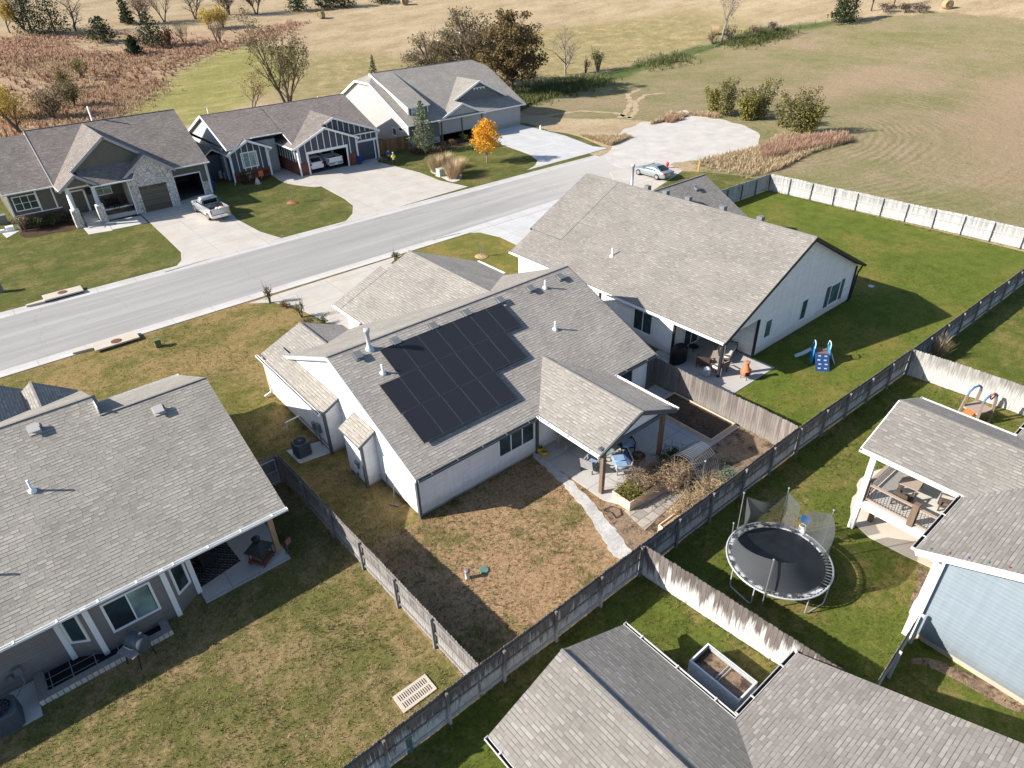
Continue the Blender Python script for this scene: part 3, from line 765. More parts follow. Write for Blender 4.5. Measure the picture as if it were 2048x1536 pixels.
mb = MB(); mb.box(21.0, 21.25, .3, 21.85, 21.27, 2.27); mb.box(21.95, 21.25, .3, 22.8, 21.27, 2.27); mb.build('pane', M['glass'], d)
post(h, 19.22, 16.8, .05, 2.95, .2, M['post_brown']); post(h, 23.7, 16.85, .05, 2.95, .2, M['post_brown'])
mb = MB(); mb.box(18.95, 16.7, 2.72, 24.3, 16.92, 2.97); mb.build('beam', M['slate_trim'], h)
mb = MB(); mb.box(18.9, 16.9, 2.68, 24.3, 21.3, 2.74); mb.build('patio_ceiling', M['white'], h)
for x, y in ((12.63,27.95),(14.87,27.92),(17.29,27.95),(19.58,27.96),(22.03,27.96),(24.36,27.95),(26.84,27.95)): roof_vent(rf, (x,y,mz(y)), (0,1,SL))
vent_pipe(rf, (13.44,28.15,mz(28.15)), 1.15, .1, True)
for x, y in ((13.2,26.57),(25.36,27.7),(23.65,24.97)): vent_pipe(rf, (x,y,mz(y)), .5)
# meters and conduit on the side bump-outs
mb = MB(); mb.box(10.38, 29.6, 1.0, 10.55, 29.95, 1.55); mb.box(10.4, 30.3, .8, 10.55, 30.55, 1.3); mb.tube([(10.47,29.8,1.0),(10.47,29.8,.1)], .03, 6); mb.tube([(10.47,30.4,.8),(10.47,30.4,.05)], .025, 6); mb.tube([(10.5,28.72,.55),(10.5,32.5,.55)], .03, 6)
mb.build('meter_box', M['ventgray'], h)
mb = MB(); mb.obox((10.6,25.7,1.25), (.09,0,0), (0,.16,0), (0,0,.09)); mb.box(10.56, 25.6, .9, 10.64, 25.72, 1.1); mb.box(10.56, 25.85, .3, 10.64, 25.97, .45)
mb.build('wall_vent', M['ventgray'], h)
downspout(h, [(10.45,36.6,2.7),(10.48,36.6,.3),(10.0,36.6,.15)], M['pvc']); downspout(h, [(10.5,32.4,.7),(9.6,32.4,.62),(9.6,32.4,.1)], M['pvc'], .03)
downspout(h, [(17.0,38.2,2.8),(17.3,38.2,2.5),(17.3,38.2,.1)], M['white'])
downspout(h, [(11.35,20.9,2.7),(11.4,21.25,2.4),(11.4,21.25,.1)], M['slate_trim'])
# ------------------------------------------------------------------ solar array
sa = thing('solar_array', 'black solar array of three stepped panel rows mounted on the white house roof', 'solar panels', (17, 25, 0), world=True)
cell = NT('solar_cells'); uvv = cell.co()
sep = cell.n('ShaderNodeSeparateXYZ'); cell.l(uvv, sep.inputs[0])
e = cell.math('LESS_THAN', cell.math('FRACT', cell.math('DIVIDE', sep.outputs[0], .19)), .07)
colr = cell.mix(cell.math('MULTIPLY', e, .5), (.022, .022, .025), (.036, .037, .041))
M['cells'] = cell.done(colr, .33, 0, .5)
M['panel_frame'] = plain('black_anodised_frame', (.05, .058, .062), .45, .1)
upv = Vector((0, 1, SL)).normalized(); nv = Vector((0, -SL, 1)).normalized(); ux = Vector((1, 0, 0))
for yb, x0, n in ((25.93, 13.76, 7), (24.09, 12.56, 7), (22.25, 12.6, 5)):
    for i in range(n):
        w_, h_ = 1.163, 1.985
        base = Vector((x0+w_*i, yb, mz(yb)))+nv*.14
        c0 = base+ux*w_/2+upv*h_/2
        mb = MB()
        for s in (-1, 1):
            mb.obox(c0+ux*s*(w_/2-.022), ux*.014, upv*(h_/2-.008), nv*.02); mb.obox(c0+upv*s*(h_/2-.022), ux*(w_/2-.036), upv*.014, nv*.02)
        fr = mb.build('solar_panel', M['panel_frame'], sa)
        pb = MB(); pb.obox(c0+nv*.005, ux*(w_/2-.036), upv*(h_/2-.036), nv*.008); pb.build('cells', M['cells'], fr)

# ================================================================== LEFT HOUSE (taupe)
h = thing('taupe_house', 'taupe ranch house with a bay window and a corner patio under its roof', 'house', (-3, 27, 0), world=True)
LS = 3.15/7.57
def lz(y): return 2.8+(y-23.3)*LS
mb = MB(); walls(mb, -16, 1.75, 23.9, 39, 0, 2.78); walls(mb, -16, 5.6, 27.3, 37.4, 0, 2.78)
mb.face([(5.6,23.6,2.85),(5.6,37.4,2.85),(5.6,30.87,5.8)]); mb.face([(5.4,37.4,2.85),(5.4,23.6,2.85),(5.4,30.87,5.8)])
mb.prism([(-3.2,23.95),(-2.12,23.3),(.72,23.3),(1.75,23.95)], 0, 2.76)
walls(mb, -2.3, .9, 38.5, 40.0, 0, 2.7, 'y', 3.85, c=-.7); walls(mb, -8.7, -.3, 38.5, 40.5, 0, 2.7, 'y', 5.6, c=-4.5)
mb.build('wall', M['taupe_siding'], h)
mb = MB()
mb.rpoly([(-16,23.3,2.8),(5.98,23.3,2.8),(5.98,30.87,5.95),(1.28,30.87,5.95),(1.28,31.98,lz(31.98)),(-16,31.98,lz(31.98))], .16)
mb.rpoly([(5.98,37.85,2.85),(1.28,37.85,2.85),(1.28,30.87,5.95),(5.98,30.87,5.95)], .16)
mb.rpoly([(1.28,39.9,2.85),(-16,39.9,2.85),(-16,31.98,6.41),(1.28,31.98,6.41)], .16)
mb.bar((1.26,30.87,5.96), (5.99,30.87,5.96), .11, .03, 2); mb.bar((-16,31.98,6.42), (1.29,31.98,6.42), .11, .03, 2)
groof_y(mb, 36.4, 40.25, -2.55, 2.8, 1.15, 2.8, -.7, 4.12)
groof_y(mb, 34, 40.8, -9.0, 2.8, .0, 2.8, -4.5, 5.95)
rf = mb.build('roof', [M['roof_left'], M['white'], M['ridge']], h)
mb = MB(); mb.box(1.27, 31.0, 5.9, 1.31, 31.98, 6.3)
for x, y in ((-3.12,23.92),(-2.09,23.3),(.7,23.3),(1.74,23.95)): corner(mb, x, y, .02, 2.76, .2)
build_each(mb, 'trim_board', M['white'], h)
gutter(h, (-16,23.28,2.76), (6.0,23.28,2.76), (0,-1,0), M['white'], True); gutter(h, (1.3,37.87,2.8), (5.98,37.87,2.8), (0,1,0), M['white'], False)
window(h, (-.7,23.3,1.68), (0,-1,0), 1.62, 1.45, 'white', 'glass', mull=1)
mb = MB(); mb.box(-.68, 23.262, .98, .08, 23.27, 2.38); mb.build('blind', M['glass_pale'], h)
for a, b in (((-3.2,23.95),(-2.12,23.3)), ((.72,23.3),(1.75,23.95))):
    a, b = Vector((*a,0)), Vector((*b,0)); n = (b-a).cross(Vector((0,0,1))); window(h, (a+b)/2+Vector((0,0,1.7)), n, .55, 1.35, 'white', mull=0)
post(h, 5.32, 23.95, .05, 2.76, .22, M['post_tan'])
for x, y in ((-1.17,31.3),(3.44,30.05)): roof_vent(rf, (x,y,lz(y)), (0,1,LS), M['conc_pad'])
vent_pipe(rf, (-2.07,28.59,lz(28.59)), .55); vent_pipe(rf, (-4.75,26.2,lz(26.2)), .55)
mb = MB(); mb.box(-4.9, 23.72, .75, -4.65, 23.9, 1.1); mb.box(-5.15, 23.75, .6, -5.0, 23.9, .85); mb.tube([(-4.75,23.75,.75),(-4.75,23.6,.4),(-5.1,23.2,.35)], .025, 6); mb.build('meter_box', M['ventgray'], h)
mb = MB(); mb.box(-1.15, 23.2, .45, -.9, 23.31, .65); mb.build('outlet_box', M['ventgray'], h)

# ================================================================== WHITE NEIGHBOUR (big roof, middle right)
h = thing('white_gable_house', 'white gable house with the broad pale roof sloping to a corner patio', 'house', (40.6, 29, 0), world=True)
MS = (7.25-2.9)/(40.6-31.95)
mb = MB(); mb.box(32.45, 23.0, .15, 48.7, 38.6, 2.85); mb.box(36.15, 19.3, .15, 48.7, 23.2, 2.85)
mb.face([(32.2,19.3,2.85),(48.9,19.3,2.85),(40.6,19.3,7.1)]); mb.face([(48.9,38.6,2.85),(32.2,38.6,2.85),(40.6,38.6,7.1)])
mb.face([(48.9,19.42,2.85),(32.2,19.42,2.85),(40.6,19.42,7.1)])
walls(mb, 45, 50.7, 30.2, 39.8, .15, 3.0, 'x', 5.7, c=35.0)
mb.build('wall', M['white_siding'], h)
mb = MB(); mb.box(36.2, 19.36, 0, 48.65, 38, .2); mb.box(32.5, 23, 0, 36.2, 38, .2); mb.box(45, 30.3, 0, 50.6, 39.7, .2); mb.build('foundation', M['found'], h)
mb = MB()
groof_y(mb, 18.9, 39.0, 31.95, 2.9, 49.3, 2.9, 40.62, 7.27)
def mp(x, o=.03): return 2.9+(x-31.95)*MS+o
mb.rpoly([(34.35,39.3,mp(34.35)),(34.35,35.7,mp(34.35)),(40.6,35.7,mp(40.6)),(40.6,39.3,mp(40.6))], .16)
groof_x(mb, 42, 51.1, 29.6, 3.0, 40.4, 3.0, 35.0, 5.95)
rf = mb.build('roof', [M['roof_m'], M['black_trim'], M['ridge']], h)
gutter(h, (31.93,18.95,2.86), (31.93,38.95,2.86), (-1,0,0), M['white'], False)
mb = MB()
for a, b in (((31.95,18.87,2.82),(40.62,18.87,7.17)), ((40.62,18.87,7.17),(49.3,18.87,2.82))): mb.bar(a, b, .05, .2)
for x, y in ((32.43,22.98),(36.13,19.28),(32.43,29.6),(48.72,19.28)): corner(mb, x, y, .05, 2.85, .14)
build_each(mb, 'trim_board', M['black_trim'], h)
post(h, 32.5, 19.35, .05, 2.9, .16, M['black_trim']); post(h, 32.68, 19.35, .05, 2.9, .1, M['white'])
post(h, 32.6, 38.5, .05, 2.9, .2, M['post_tan'])
window(h, (37.42,19.3,1.75), (0,-1,0), .72, 1.25, 'white', 'glass_teal', mull=0)
window(h, (41.85,19.3,1.62), (0,-1,0), .72, 1.45, 'white', 'glass_teal', mull=0)
window(h, (46.05,19.3,1.5), (0,-1,0), 1.3, 1.5, 'white', 'glass_teal', mull=0)
for x in (45.05, 47.05):
    mb = MB(); mb.box(x-.22, 19.24, .72, x+.22, 19.29, 2.3)
    for k in range(8): mb.box(x-.17, 19.225, .8+k*.18, x+.17, 19.245, .92+k*.18)
    mb.build('shutter', M['slate_trim'], h)
window(h, (32.45,25.6,1.6), (-1,0,0), 1.5, 1.45, 'white', 'glass', mull=1)
window(h, (34.4,23.0,1.25), (0,-1,0), 1.5, 2.0, 'white', 'glass', mull=1, label='sliding patio door')
window(h, (36.15,21.4,1.6), (-1,0,0), 1.0, 1.2, 'white', 'glass', mull=0)
vent_pipe(rf, (34.6,30.63,mp(34.6,0)), .6); vent_pipe(rf, (42.1,35.6,6.5), 1.9, .12, True)
for y in (23.3, 26.3, 29.3, 31.4, 33.2): 
    mb = MB(); mb.box(40.95, y-.2, 7.0, 41.35, y+.2, 7.42); mb.build('roof_vent', M['ventgray'], rf)
for x, y in ((46.6,33.2),(48.6,34.0)): roof_vent(rf, (x,y,3.0+(y-29.6)*2.95/5.4), (0,1,.546))
for y in (37.9, 37.5, 37.1): 
    pass
mb = MB(); mb.bar((32.5,37.2,.95), (32.5,34.2,.95), .05, .05); mb.bar((32.5,37.2,.2), (32.5,34.2,.2), .04, .04)
for k in range(22): mb.bar((32.5,37.2-k*.14,.2), (32.5,37.2-k*.14,.95), .025, .025)
mb.build('porch_railing', M['black_trim'], h)
downspout(h, [(49.35,19.1,2.8),(48.9,19.15,2.3),(48.85,19.2,.1)], M['black_trim'])

# ================================================================== BOTTOM HOUSE (roof only in view)
h = thing('bottom_house', 'tan roofed house at the bottom edge with white gutters meeting at a corner', 'house', (10.2, 2, 0), world=True)
DZ = 1.55
mb = MB(); walls(mb, 7.2, 12.9, -12, 9.8, -1.5, DZ-.05, 'y', DZ+1.3, c=10.05); mb.box(11.5, -9, -1.5, 16.7, 4.8, DZ-.05)
mb.face([(16.7,-9,DZ-.05),(16.7,4.8,DZ-.05),(16.7,-2,DZ+2.7)])
mb.build('wall', M['lightgray_siding'], h)
mb = MB(); groof_y(mb, -12, 10.1, 6.8, DZ, 13.27, DZ, 10.03, DZ+1.47)
groof_x(mb, 10, 17.08, 5.17, DZ, -8.9, DZ, -1.9, DZ+2.95)
rf = mb.build('roof', [M['roof_tan'], M['white'], M['ridge']], h)
gutter(h, (13.29,10.1,DZ-.03), (13.29,5.22,DZ-.03), (1,0,0), M['gutter_cream']); gutter(h, (6.78,-4,DZ-.03), (6.78,10.1,DZ-.03), (-1,0,0), M['gutter_cream'])
gutter(h, (17.08,5.19,DZ-.03), (13.5,5.19,DZ-.03), (0,1,0), M['gutter_cream'])
downspout(h, [(13.3,5.35,DZ-.05),(13.0,5.35,DZ-.3),(13.0,5.35,.05)], M['white'])

# ================================================================== BLUE HOUSE WITH DECK (right)
h = thing('blue_house', 'sky blue house with white trim and a gabled roof over its raised deck', 'house', (28, 2, 0), world=True)
BS = .40
mb = MB(); mb.box(22.3, -12, .3, 42, 3.2, 4.3)
mb.face([(22.3,3.2,4.3),(22.3,-12,4.3),(22.3,-4.4,7.3)])
mb.build('wall', M['blue_siding'], h)
mb = MB(); mb.box(22.34, -12, 0, 42, 3.16, .34); mb.build('foundation', M['rust_found'], h)
mb = MB()
groof_x(mb, 21.8, 42.5, 3.95, 4.5, -13, 4.3, -4.4, 4.5+8.35*BS)
groof_y(mb, -1, 8.05, 25.98, 4.5, 31.72, 4.5, 28.85, 5.68)
rf = mb.build('roof', [M['roof_tan'], M['white'], M['ridge']], h)
gutter(h, (21.8,3.97,4.46), (26.9,3.97,4.46), (0,1,0), M['gutter_cream']); gutter(h, (31.74,8.05,4.46), (31.74,4.0,4.46), (1,0,0), M['gutter_cream'], False)
gutter(h, (42.4,3.97,4.46), (31.9,3.97,4.46), (0,1,0), M['gutter_cream']); gutter(h, (25.96,4.1,4.46), (25.96,8.05,4.46), (-1,0,0), M['gutter_cream'], False)
mb = MB(); corner(mb, 22.3, 3.2, 0, 4.35, .34); mb.bar((21.77,3.95,4.36), (21.77,-4.4,7.7), .05, .26); mb.box(21.95, 3.2, 4.22, 26, 3.9, 4.28)
mb.bar((26.0,8.07,4.38), (28.85,8.07,5.56), .05, .2); mb.bar((28.85,8.07,5.56), (31.7,8.07,4.38), .05, .2)
mb.face([(26.2,7.6,4.4),(31.5,7.6,4.4),(28.85,7.6,5.5)]); mb.face([(31.5,7.7,4.4),(26.2,7.7,4.4),(28.85,7.7,5.5)])
build_each(mb, 'trim_board', M['white'], h)
mb = MB()
for k in range(26):
    y = 3.6-k*.55; mb.obox((21.95,y,4.56+(3.95-y)*BS), (.02,0,0), (0,.022,0), (0,0,.02), k % 3)
mb.build('string_lights', [plain('bulb_green', (.05,.2,.1), .3), plain('bulb_red', (.4,.05,.04), .3), plain('bulb_blue', (.05,.1,.3), .3)], h)
post(h, 26.2, 7.5, .05, 4.42, .24, M['white'], 'porch_post'); post(h, 31.4, 7.5, .05, 4.42, .3, M['white'], 'porch_post'); post(h, 26.3, 3.75, .05, 4.42, .24, M['white'], 'porch_post')
mb = MB(); mb.box(26.2, 3.2, 1.66, 31.4, 7.6, 1.78); mb.build('deck_floor', M['conc_pad'], h)
mb = MB(); mb.box(26.08, 3.3, 1.42, 26.18, 7.36, 1.74); mb.box(26.36, 7.55, 1.42, 31.2, 7.65, 1.74); mb.build('deck_beam', M['white'], h)
post(h, 27.2, 7.1, .05, 1.5, .2, M['post_brown'], 'deck_post')
for a, b in (((26.25,3.5),(26.25,5.2)), ((26.25,5.5),(26.25,7.3)), ((26.4,7.4),(31.2,7.4))):
    mb = MB(); a, b = Vector((*a,0)), Vector((*b,0))
    mb.bar(a+Vector((0,0,2.72)), b+Vector((0,0,2.72)), .15, .05); mb.bar(a+Vector((0,0,1.92)), b+Vector((0,0,1.92)), .09, .05)
    rl = mb.build('deck_railing', M['deck_wood'], h)
    mb = MB(); n = int((b-a).length/.12)
    for i in range(n+1):
        q = a+(b-a)*(i/max(n,1)); mb.bar(q+Vector((0,0,1.94)), q+Vector((0,0,2.7)), .022, .022)
    mb.build('baluster', M['post_dark'], rl)
post(h, 26.22, 5.35, 1.4, 2.95, .24, M['post_brown'], 'railing_post'); post(h, 26.3, 7.36, 1.78, 2.85, .16, M['post_brown'], 'railing_post')
window(h, (29.4,3.2,2.9), (0,1,0), 1.8, 2.0, 'white', 'glass', mull=1, label='sliding deck door')
mb = MB(); mb.box(22.1, -1.7, 1.7, 22.3, -1.45, 2.0); mb.build('wall_vent', M['galv'], h)
mb = MB(); mb.box(23.3, 3.2, .05, 23.8, 3.6, .75); mb.build('utility_box', M['white'], h)
vent_pipe(rf, (33.2,2.0,4.5+1.95*BS), .6)
def garage_shell(mb, x0, x1, y0, y1, z1, ox0, ox1, oz, t=.18):
    """front wall at y0 with a door opening, side and back walls left hollow"""
    mb.box(x0, y0, 0, ox0, y0+t, z1); mb.box(ox1, y0, 0, x1, y0+t, z1); mb.box(ox0, y0, oz, ox1, y0+t, z1)
    mb.box(x0, y0+t, 0, x0+t, y1, z1); mb.box(x1-t, y0+t, 0, x1, y1, z1); mb.box(x0+t, y1-t, 0, x1-t, y1, z1)
# ================================================================== OLIVE STONE HOUSE (far left)
h = thing('olive_house', 'olive ranch house with pale stone garage front and steep cross gable above the porch', 'house', (13, 88, 0), world=True)
AS = (8.15-3.62)/(90.54-82.1)
def az(y): return 3.62+(y-82.1)*AS
mb = MB(); walls(mb, 3.7, 8.0, 83.9, 97.4, 0, 3.8, None)
mb.box(8.0, 84.0, 0, 14.2, 98.4, 3.6); mb.box(14.2, 86.5, 0, 18.5, 98.4, 3.6); mb.box(18.5, 89.5, 0, 22.8, 98.4, 3.6)
mb.face([(22.8,82.5,3.6),(22.8,98.4,3.6),(22.8,90.5,7.9)]); mb.face([(8.1,98.4,3.6),(8.1,82.5,3.6),(8.1,90.5,7.9)])
mb.face([(3.7,97.4,3.8),(3.7,83.9,3.8),(3.7,90.5,7.4)])
garage_shell(mb, 18.4, 22.8, 82.4, 89.5, 3.6, 19.2, 22.0, 2.6)
mb.face([(9.6,81.65,5.1),(17.3,81.65,5.1),(13.45,81.65,7.95)]); mb.face([(17.3,81.9,5.1),(9.6,81.9,5.1),(13.45,81.9,7.95)])
mb.face([(8.3,80.25,4.05),(10.9,80.25,4.05),(9.6,80.25,5.0)])
mb.build('wall', M['olive_siding'], h)
mb = MB(); garage_shell(mb, 14.2, 18.7, 80.35, 86.5, 4.0, 15.0, 17.8, 2.5)
mb.face([(14.0,80.35,4.0),(18.9,80.35,4.0),(16.45,80.35,5.75)])
mb.build('stone_front', M['stone_pale'], h)
mb = MB(); mb.box(22.0, 82.32, 0, 22.85, 82.42, 1.5); mb.box(18.7, 82.34, 0, 19.2, 82.42, 1.4); build_each(mb, 'stone_pier', M['stone_pale'], h)
mb = MB(); mb.box(18.6, 82.6, .03, 22.6, 89.3, .07); mb.box(22.55, 82.6, .07, 22.6, 89.3, 3.0, 0); mb.box(18.62, 82.6, .07, 18.68, 89.3, 3.0, 0)
mb.build('garage_floor', M['garage_in'], h)
mb = MB(); mb.box(3.62, 83.82, 0, 8.0, 83.9, 1.45); mb.box(11.3, 83.92, 0, 14.2, 83.99, 1.6); mb.box(11.0, 80.9, 0, 14.1, 81.05, 1.0); mb.box(15.0, 80.28, 2.5, 17.8, 80.34, 2.78)
build_each(mb, 'stone_skirt', M['stone_brown'], h)
mb = MB()
mb.rpoly([(7.84,82.1,az(82.1)),(23.3,82.1,az(82.1)),(23.3,90.54,8.15),(7.84,90.54,8.15)], .18)
mb.rpoly([(23.3,98.9,3.62),(7.84,98.9,3.62),(7.84,90.54,8.15),(23.3,90.54,8.15)], .18)
mb.rpoly([(3.3,83.2,3.86),(7.9,83.2,3.86),(7.9,90.5,3.86+7.3*AS),(3.3,90.5,3.86+7.3*AS)], .18)
mb.rpoly([(7.9,97.8,3.86),(3.3,97.8,3.86),(3.3,90.5,3.86+7.3*AS),(7.9,90.5,3.86+7.3*AS)], .18)
BK = .735
mb.rpoly([(9.5,90.6,8.1-BK*3.95),(9.5,81.45,8.1-BK*3.95),(13.45,81.45,8.1),(13.45,90.6,8.1)], .16)
mb.rpoly([(7.8,90.6,8.1-BK*5.65),(7.8,79.9,8.1-BK*5.65),(9.55,79.9,8.1-BK*3.9),(9.55,90.6,8.1-BK*3.9)], .155)
mb.rpoly([(17.4,81.45,8.1-BK*3.95),(17.4,90.6,8.1-BK*3.95),(13.45,90.6,8.1),(13.45,81.45,8.1)], .16)
mb.rpoly([(11.35,79.9,3.95),(11.35,84,3.95),(9.55,84,5.25),(9.55,79.9,5.25)], .15)
mb.rpoly([(10.6,79.75,3.9),(14.6,79.75,3.9),(16.4,82.2,5.6),(9.9,82.2,5.6)], .14)
groof_y(mb, 80.0, 88, 13.75, 4.0, 19.05, 4.0, 16.4, 5.95, .15)
mb.bar((7.84,90.54,8.16), (23.3,90.54,8.16), .12, .03, 2)
rf = mb.build('roof', [M['roof_brown'], M['white'], M['ridge_dark']], h)
mb = MB()
for a, b in (((9.5,81.42,8.0-BK*3.95),(13.45,81.42,8.0)), ((13.45,81.42,8.0),(17.3,81.42,8.0-BK*3.85)), ((7.8,79.87,8.0-BK*5.65),(9.55,79.87,5.13)), ((9.55,79.87,5.13),(11.35,79.87,3.83)),
             ((13.75,79.97,3.9),(16.4,79.97,5.83)), ((16.4,79.97,5.83),(19.05,79.97,3.9)), ((7.81,82.1,3.5),(7.81,90.54,8.05))): mb.bar(a, b, .06, .26)
build_each(mb, 'fascia_board', M['lightgray_siding'], h)
mb = MB()
for x, y, z0, z1 in ((3.66,83.84,0,3.8),(6.15,83.84,1.4,3.8),(7.6,83.84,1.4,3.8)): corner(mb, x, y, z0, z1, .14)
mb.box(3.7, 83.78, 1.42, 8.0, 83.9, 1.5); mb.box(11.0, 80.86, .98, 14.1, 81.1, 1.06); corner(mb, 22.82, 82.37, 0, 3.6, .13)
mb.box(19.1, 82.33, 2.6, 22.1, 82.41, 2.72); mb.box(19.1, 82.33, 0, 19.2, 82.41, 2.62); mb.box(22.0, 82.3, 0, 22.1, 82.42, 2.62)
build_each(mb, 'trim_board', M['white'], h)
gutter(h, (19.0,82.08,3.58), (23.3,82.08,3.58), (0,-1,0), M['white'], False); gutter(h, (3.3,83.18,3.82), (7.8,83.18,3.82), (0,-1,0), M['white'], False)
gutter(h, (11.4,79.73,3.86), (13.8,79.73,3.86), (0,-1,0), M['white'], False)
garage_door(h, (16.4,80.42,0), (0,-1,0), 2.8, 2.5, M['olive_door'], 'closed olive garage door')
window(h, (5.05,83.84,2.6), (0,-1,0), 1.95, 1.3, 'white', 'glass', mull=2, rails=1)
window(h, (12.2,83.95,2.5), (0,-1,0), 1.5, 1.2, 'white', 'glass_pale', mull=1, rails=1)
mb = MB(); mb.box(9.2, 83.92, .5, 10.3, 83.98, 2.7); d = mb.build('front_door', M['olive_door'], h)
mb = MB(); mb.box(9.0, 83.9, .5, 9.2, 83.96, 2.8); mb.box(10.3, 83.9, .5, 10.5, 83.96, 2.8); mb.box(9.0, 83.9, 2.7, 10.5, 83.96, 2.85); mb.build('door_frame', M['white'], d)
for x in (8.55, 10.85):
    mb = MB(); mb.box(x-.36, 79.95, 0, x+.36, 80.67, 1.85); c_ = mb.build('porch_column', M['stone_pale'], h)
    mb = MB(); mb.lathe([(.40,1.85),(.40,1.95),(.24,1.98),(.20,4.1)], (x,80.31,0), 4); mb.build('column_shaft', M['white'], c_)
mb = MB(); mb.box(8.3, 80.6, 0, 14.1, 84.0, .48); mb.box(9.1, 79.9, 0, 10.4, 80.6, .34); mb.box(9.1, 79.2, 0, 10.4, 79.9, .18); mb.build('porch_steps', M['conc_pad'], h)
mb = MB(); mb.bar((9.0,79.0,.95), (9.0,80.6,1.35), .05, .05)
for y, z in ((79.05,0),(79.8,.2),(80.55,.4)): mb.bar((9.0,y,z), (9.0,y,z+.98), .035, .035)
mb.build('handrail', M['black_trim'], h)
mb = MB(); mb.lathe([(.22,0),(.33,.04),(.33,.1),(.22,.13)], (0,0,0), 14)
for v in range(len(mb.v)): x, y, z = mb.v[v]; mb.v[v] = (10.9+x, 83.9-z, 2.5+y)
mb.build('wreath', M['black_trim'], h)
downspout(h, [(13.95,79.9,3.9),(14.1,80.25,3.5),(14.1,80.25,.1)], M['white']); downspout(h, [(22.95,82.1,3.5),(22.9,82.3,3.1),(22.9,82.3,.1)], M['white'])
vent_pipe(rf, (14.6,91.0,7.9), 1.7, .09); roof_vent(rf, (17.6,91.0,7.95), (0,-1,AS))

# ================================================================== NAVY BOARD-AND-BATTEN HOUSE
h = thing('navy_house', 'navy board-and-batten house with white trim and an open double garage', 'house', (36, 87, 0), world=True)
NS = .411
mb = MB()
mb.box(26.3, 86.0, 0, 32.9, 98.4, 4.0); mb.box(32.9, 88.0, 0, 45.2, 98.4, 3.9)
mb.face([(26.3,98.6,3.55),(26.3,83.6,3.95),(26.3,90.46,6.85)]); mb.face([(45.1,82.4,3.6),(45.1,98.6,3.6),(45.1,90.46,6.85)])
mb.build('wall', M['bluegray_siding'], h)
mb = MB()
garage_shell(mb, 33.6, 41.5, 81.3, 88.2, 3.4, 34.8, 40.1, 2.45); mb.face([(33.2,81.3,3.4),(41.7,81.3,3.4),(37.4,81.3,5.1)])
mb.box(41.5, 82.3, 2.4, 45.1, 82.5, 3.6); mb.box(41.5, 82.3, 0, 42.2, 82.5, 2.4); mb.box(44.7, 82.3, 0, 45.1, 82.5, 2.4); mb.box(44.95, 82.5, 0, 45.1, 88, 3.6)
mb.face([(33.4,82.3,3.6),(45.4,82.3,3.6),(39.2,82.3,6.0)])
walls(mb, 26.5, 31.1, 84.7, 87, 0, 3.42, 'y', 4.55, c=28.75); mb.box(24.4, 87.5, 0, 26.3, 93, 3.0); mb.box(26.35, 86.2, 0, 27, 90, 3.9)
mb.build('garage_wall', M['navy_siding'], h)
mb = MB(); mb.box(33.8, 81.5, .03, 41.3, 88.0, .07); mb.build('garage_floor', M['garage_in'], h)
mb = MB(); mb.box(26.44, 84.62, 0, 31.16, 84.75, 1.15); mb.box(33.5, 81.22, 0, 34.72, 81.3, 1.55); mb.box(33.5, 81.22, 0, 33.6, 88.0, 1.55); mb.box(40.2, 81.2, 0, 41.56, 81.3, 1.6); mb.box(41.5, 81.3, 0, 41.6, 82.3, 1.6); mb.box(44.75, 82.22, 0, 45.15, 82.3, 1.4)
build_each(mb, 'brick_skirt', M['brick_red'], h)
mb = MB()
zf = lambda y: 7.05-(90.46-y)*NS
mb.rpoly([(26.0,83.5,zf(83.5)),(26.8,83.5,zf(83.5)),(28.7,84.9,zf(84.9)),(33.6,84.9,zf(84.9)),(33.6,90.46,7.05),(26.0,90.46,7.05)], .16)
mb.rpoly([(33.5,82.0,zf(82.0)),(45.4,82.0,zf(82.0)),(45.4,90.46,7.05),(33.5,90.46,7.05)], .16)
mb.rpoly([(45.4,98.9,zf(82)),(26.0,98.9,zf(82)),(26.0,90.46,7.05),(45.4,90.46,7.05)], .16)
mb.bar((26.0,90.46,7.06), (45.4,90.46,7.06), .12, .03, 2)
GP = (6.05-3.43)/(39.2-32.97)
mb.rpoly([(32.95,90,3.45),(32.95,81.95,3.45),(39.2,81.95,6.08),(39.2,90.5,6.08)], .15)
mb.rpoly([(45.5,81.95,3.65),(45.5,90,3.65),(39.2,90.5,6.08),(39.2,81.95,6.08)], .15)
mb.rpoly([(32.95,84,3.46),(32.95,80.9,3.46),(37.4,80.9,5.32),(37.4,84,5.32)], .15)
mb.rpoly([(41.9,80.9,3.44),(41.9,83,3.44),(37.4,83,5.32),(37.4,80.9,5.32)], .15)
groof_y(mb, 84.1, 89.5, 25.95, 3.45, 31.6, 3.45, 28.75, 4.75, .15)
groof_y(mb, 86.9, 93.2, 24.0, 2.95, 26.6, 2.95, 25.3, 3.8, .12)
groof_x(mb, 30, 35, 98, 3.2, 103.5, 2.9, 100.8, 4.6)
rf = mb.build('roof', [M['roof_brown'], M['white'], M['ridge_dark']], h)
mb = MB()
for a, b in (((32.95,80.87,3.34),(37.4,80.87,5.2)), ((37.4,80.87,5.2),(41.9,80.87,3.32)), ((38.0,81.92,5.46),(39.2,81.92,5.96)), ((39.2,81.92,5.96),(45.5,81.92,3.53)),
             ((25.95,84.07,3.33),(28.75,84.07,4.63)), ((28.75,84.07,4.63),(31.6,84.07,3.33)), ((25.97,83.5,zf(83.5)-.1),(25.97,90.46,6.95)), ((25.97,90.46,6.95),(25.97,98.9,3.48))): mb.bar(a, b, .07, .24)
build_each(mb, 'fascia_board', M['white'], h)
mb = MB()                                   # white battens and window/door casings
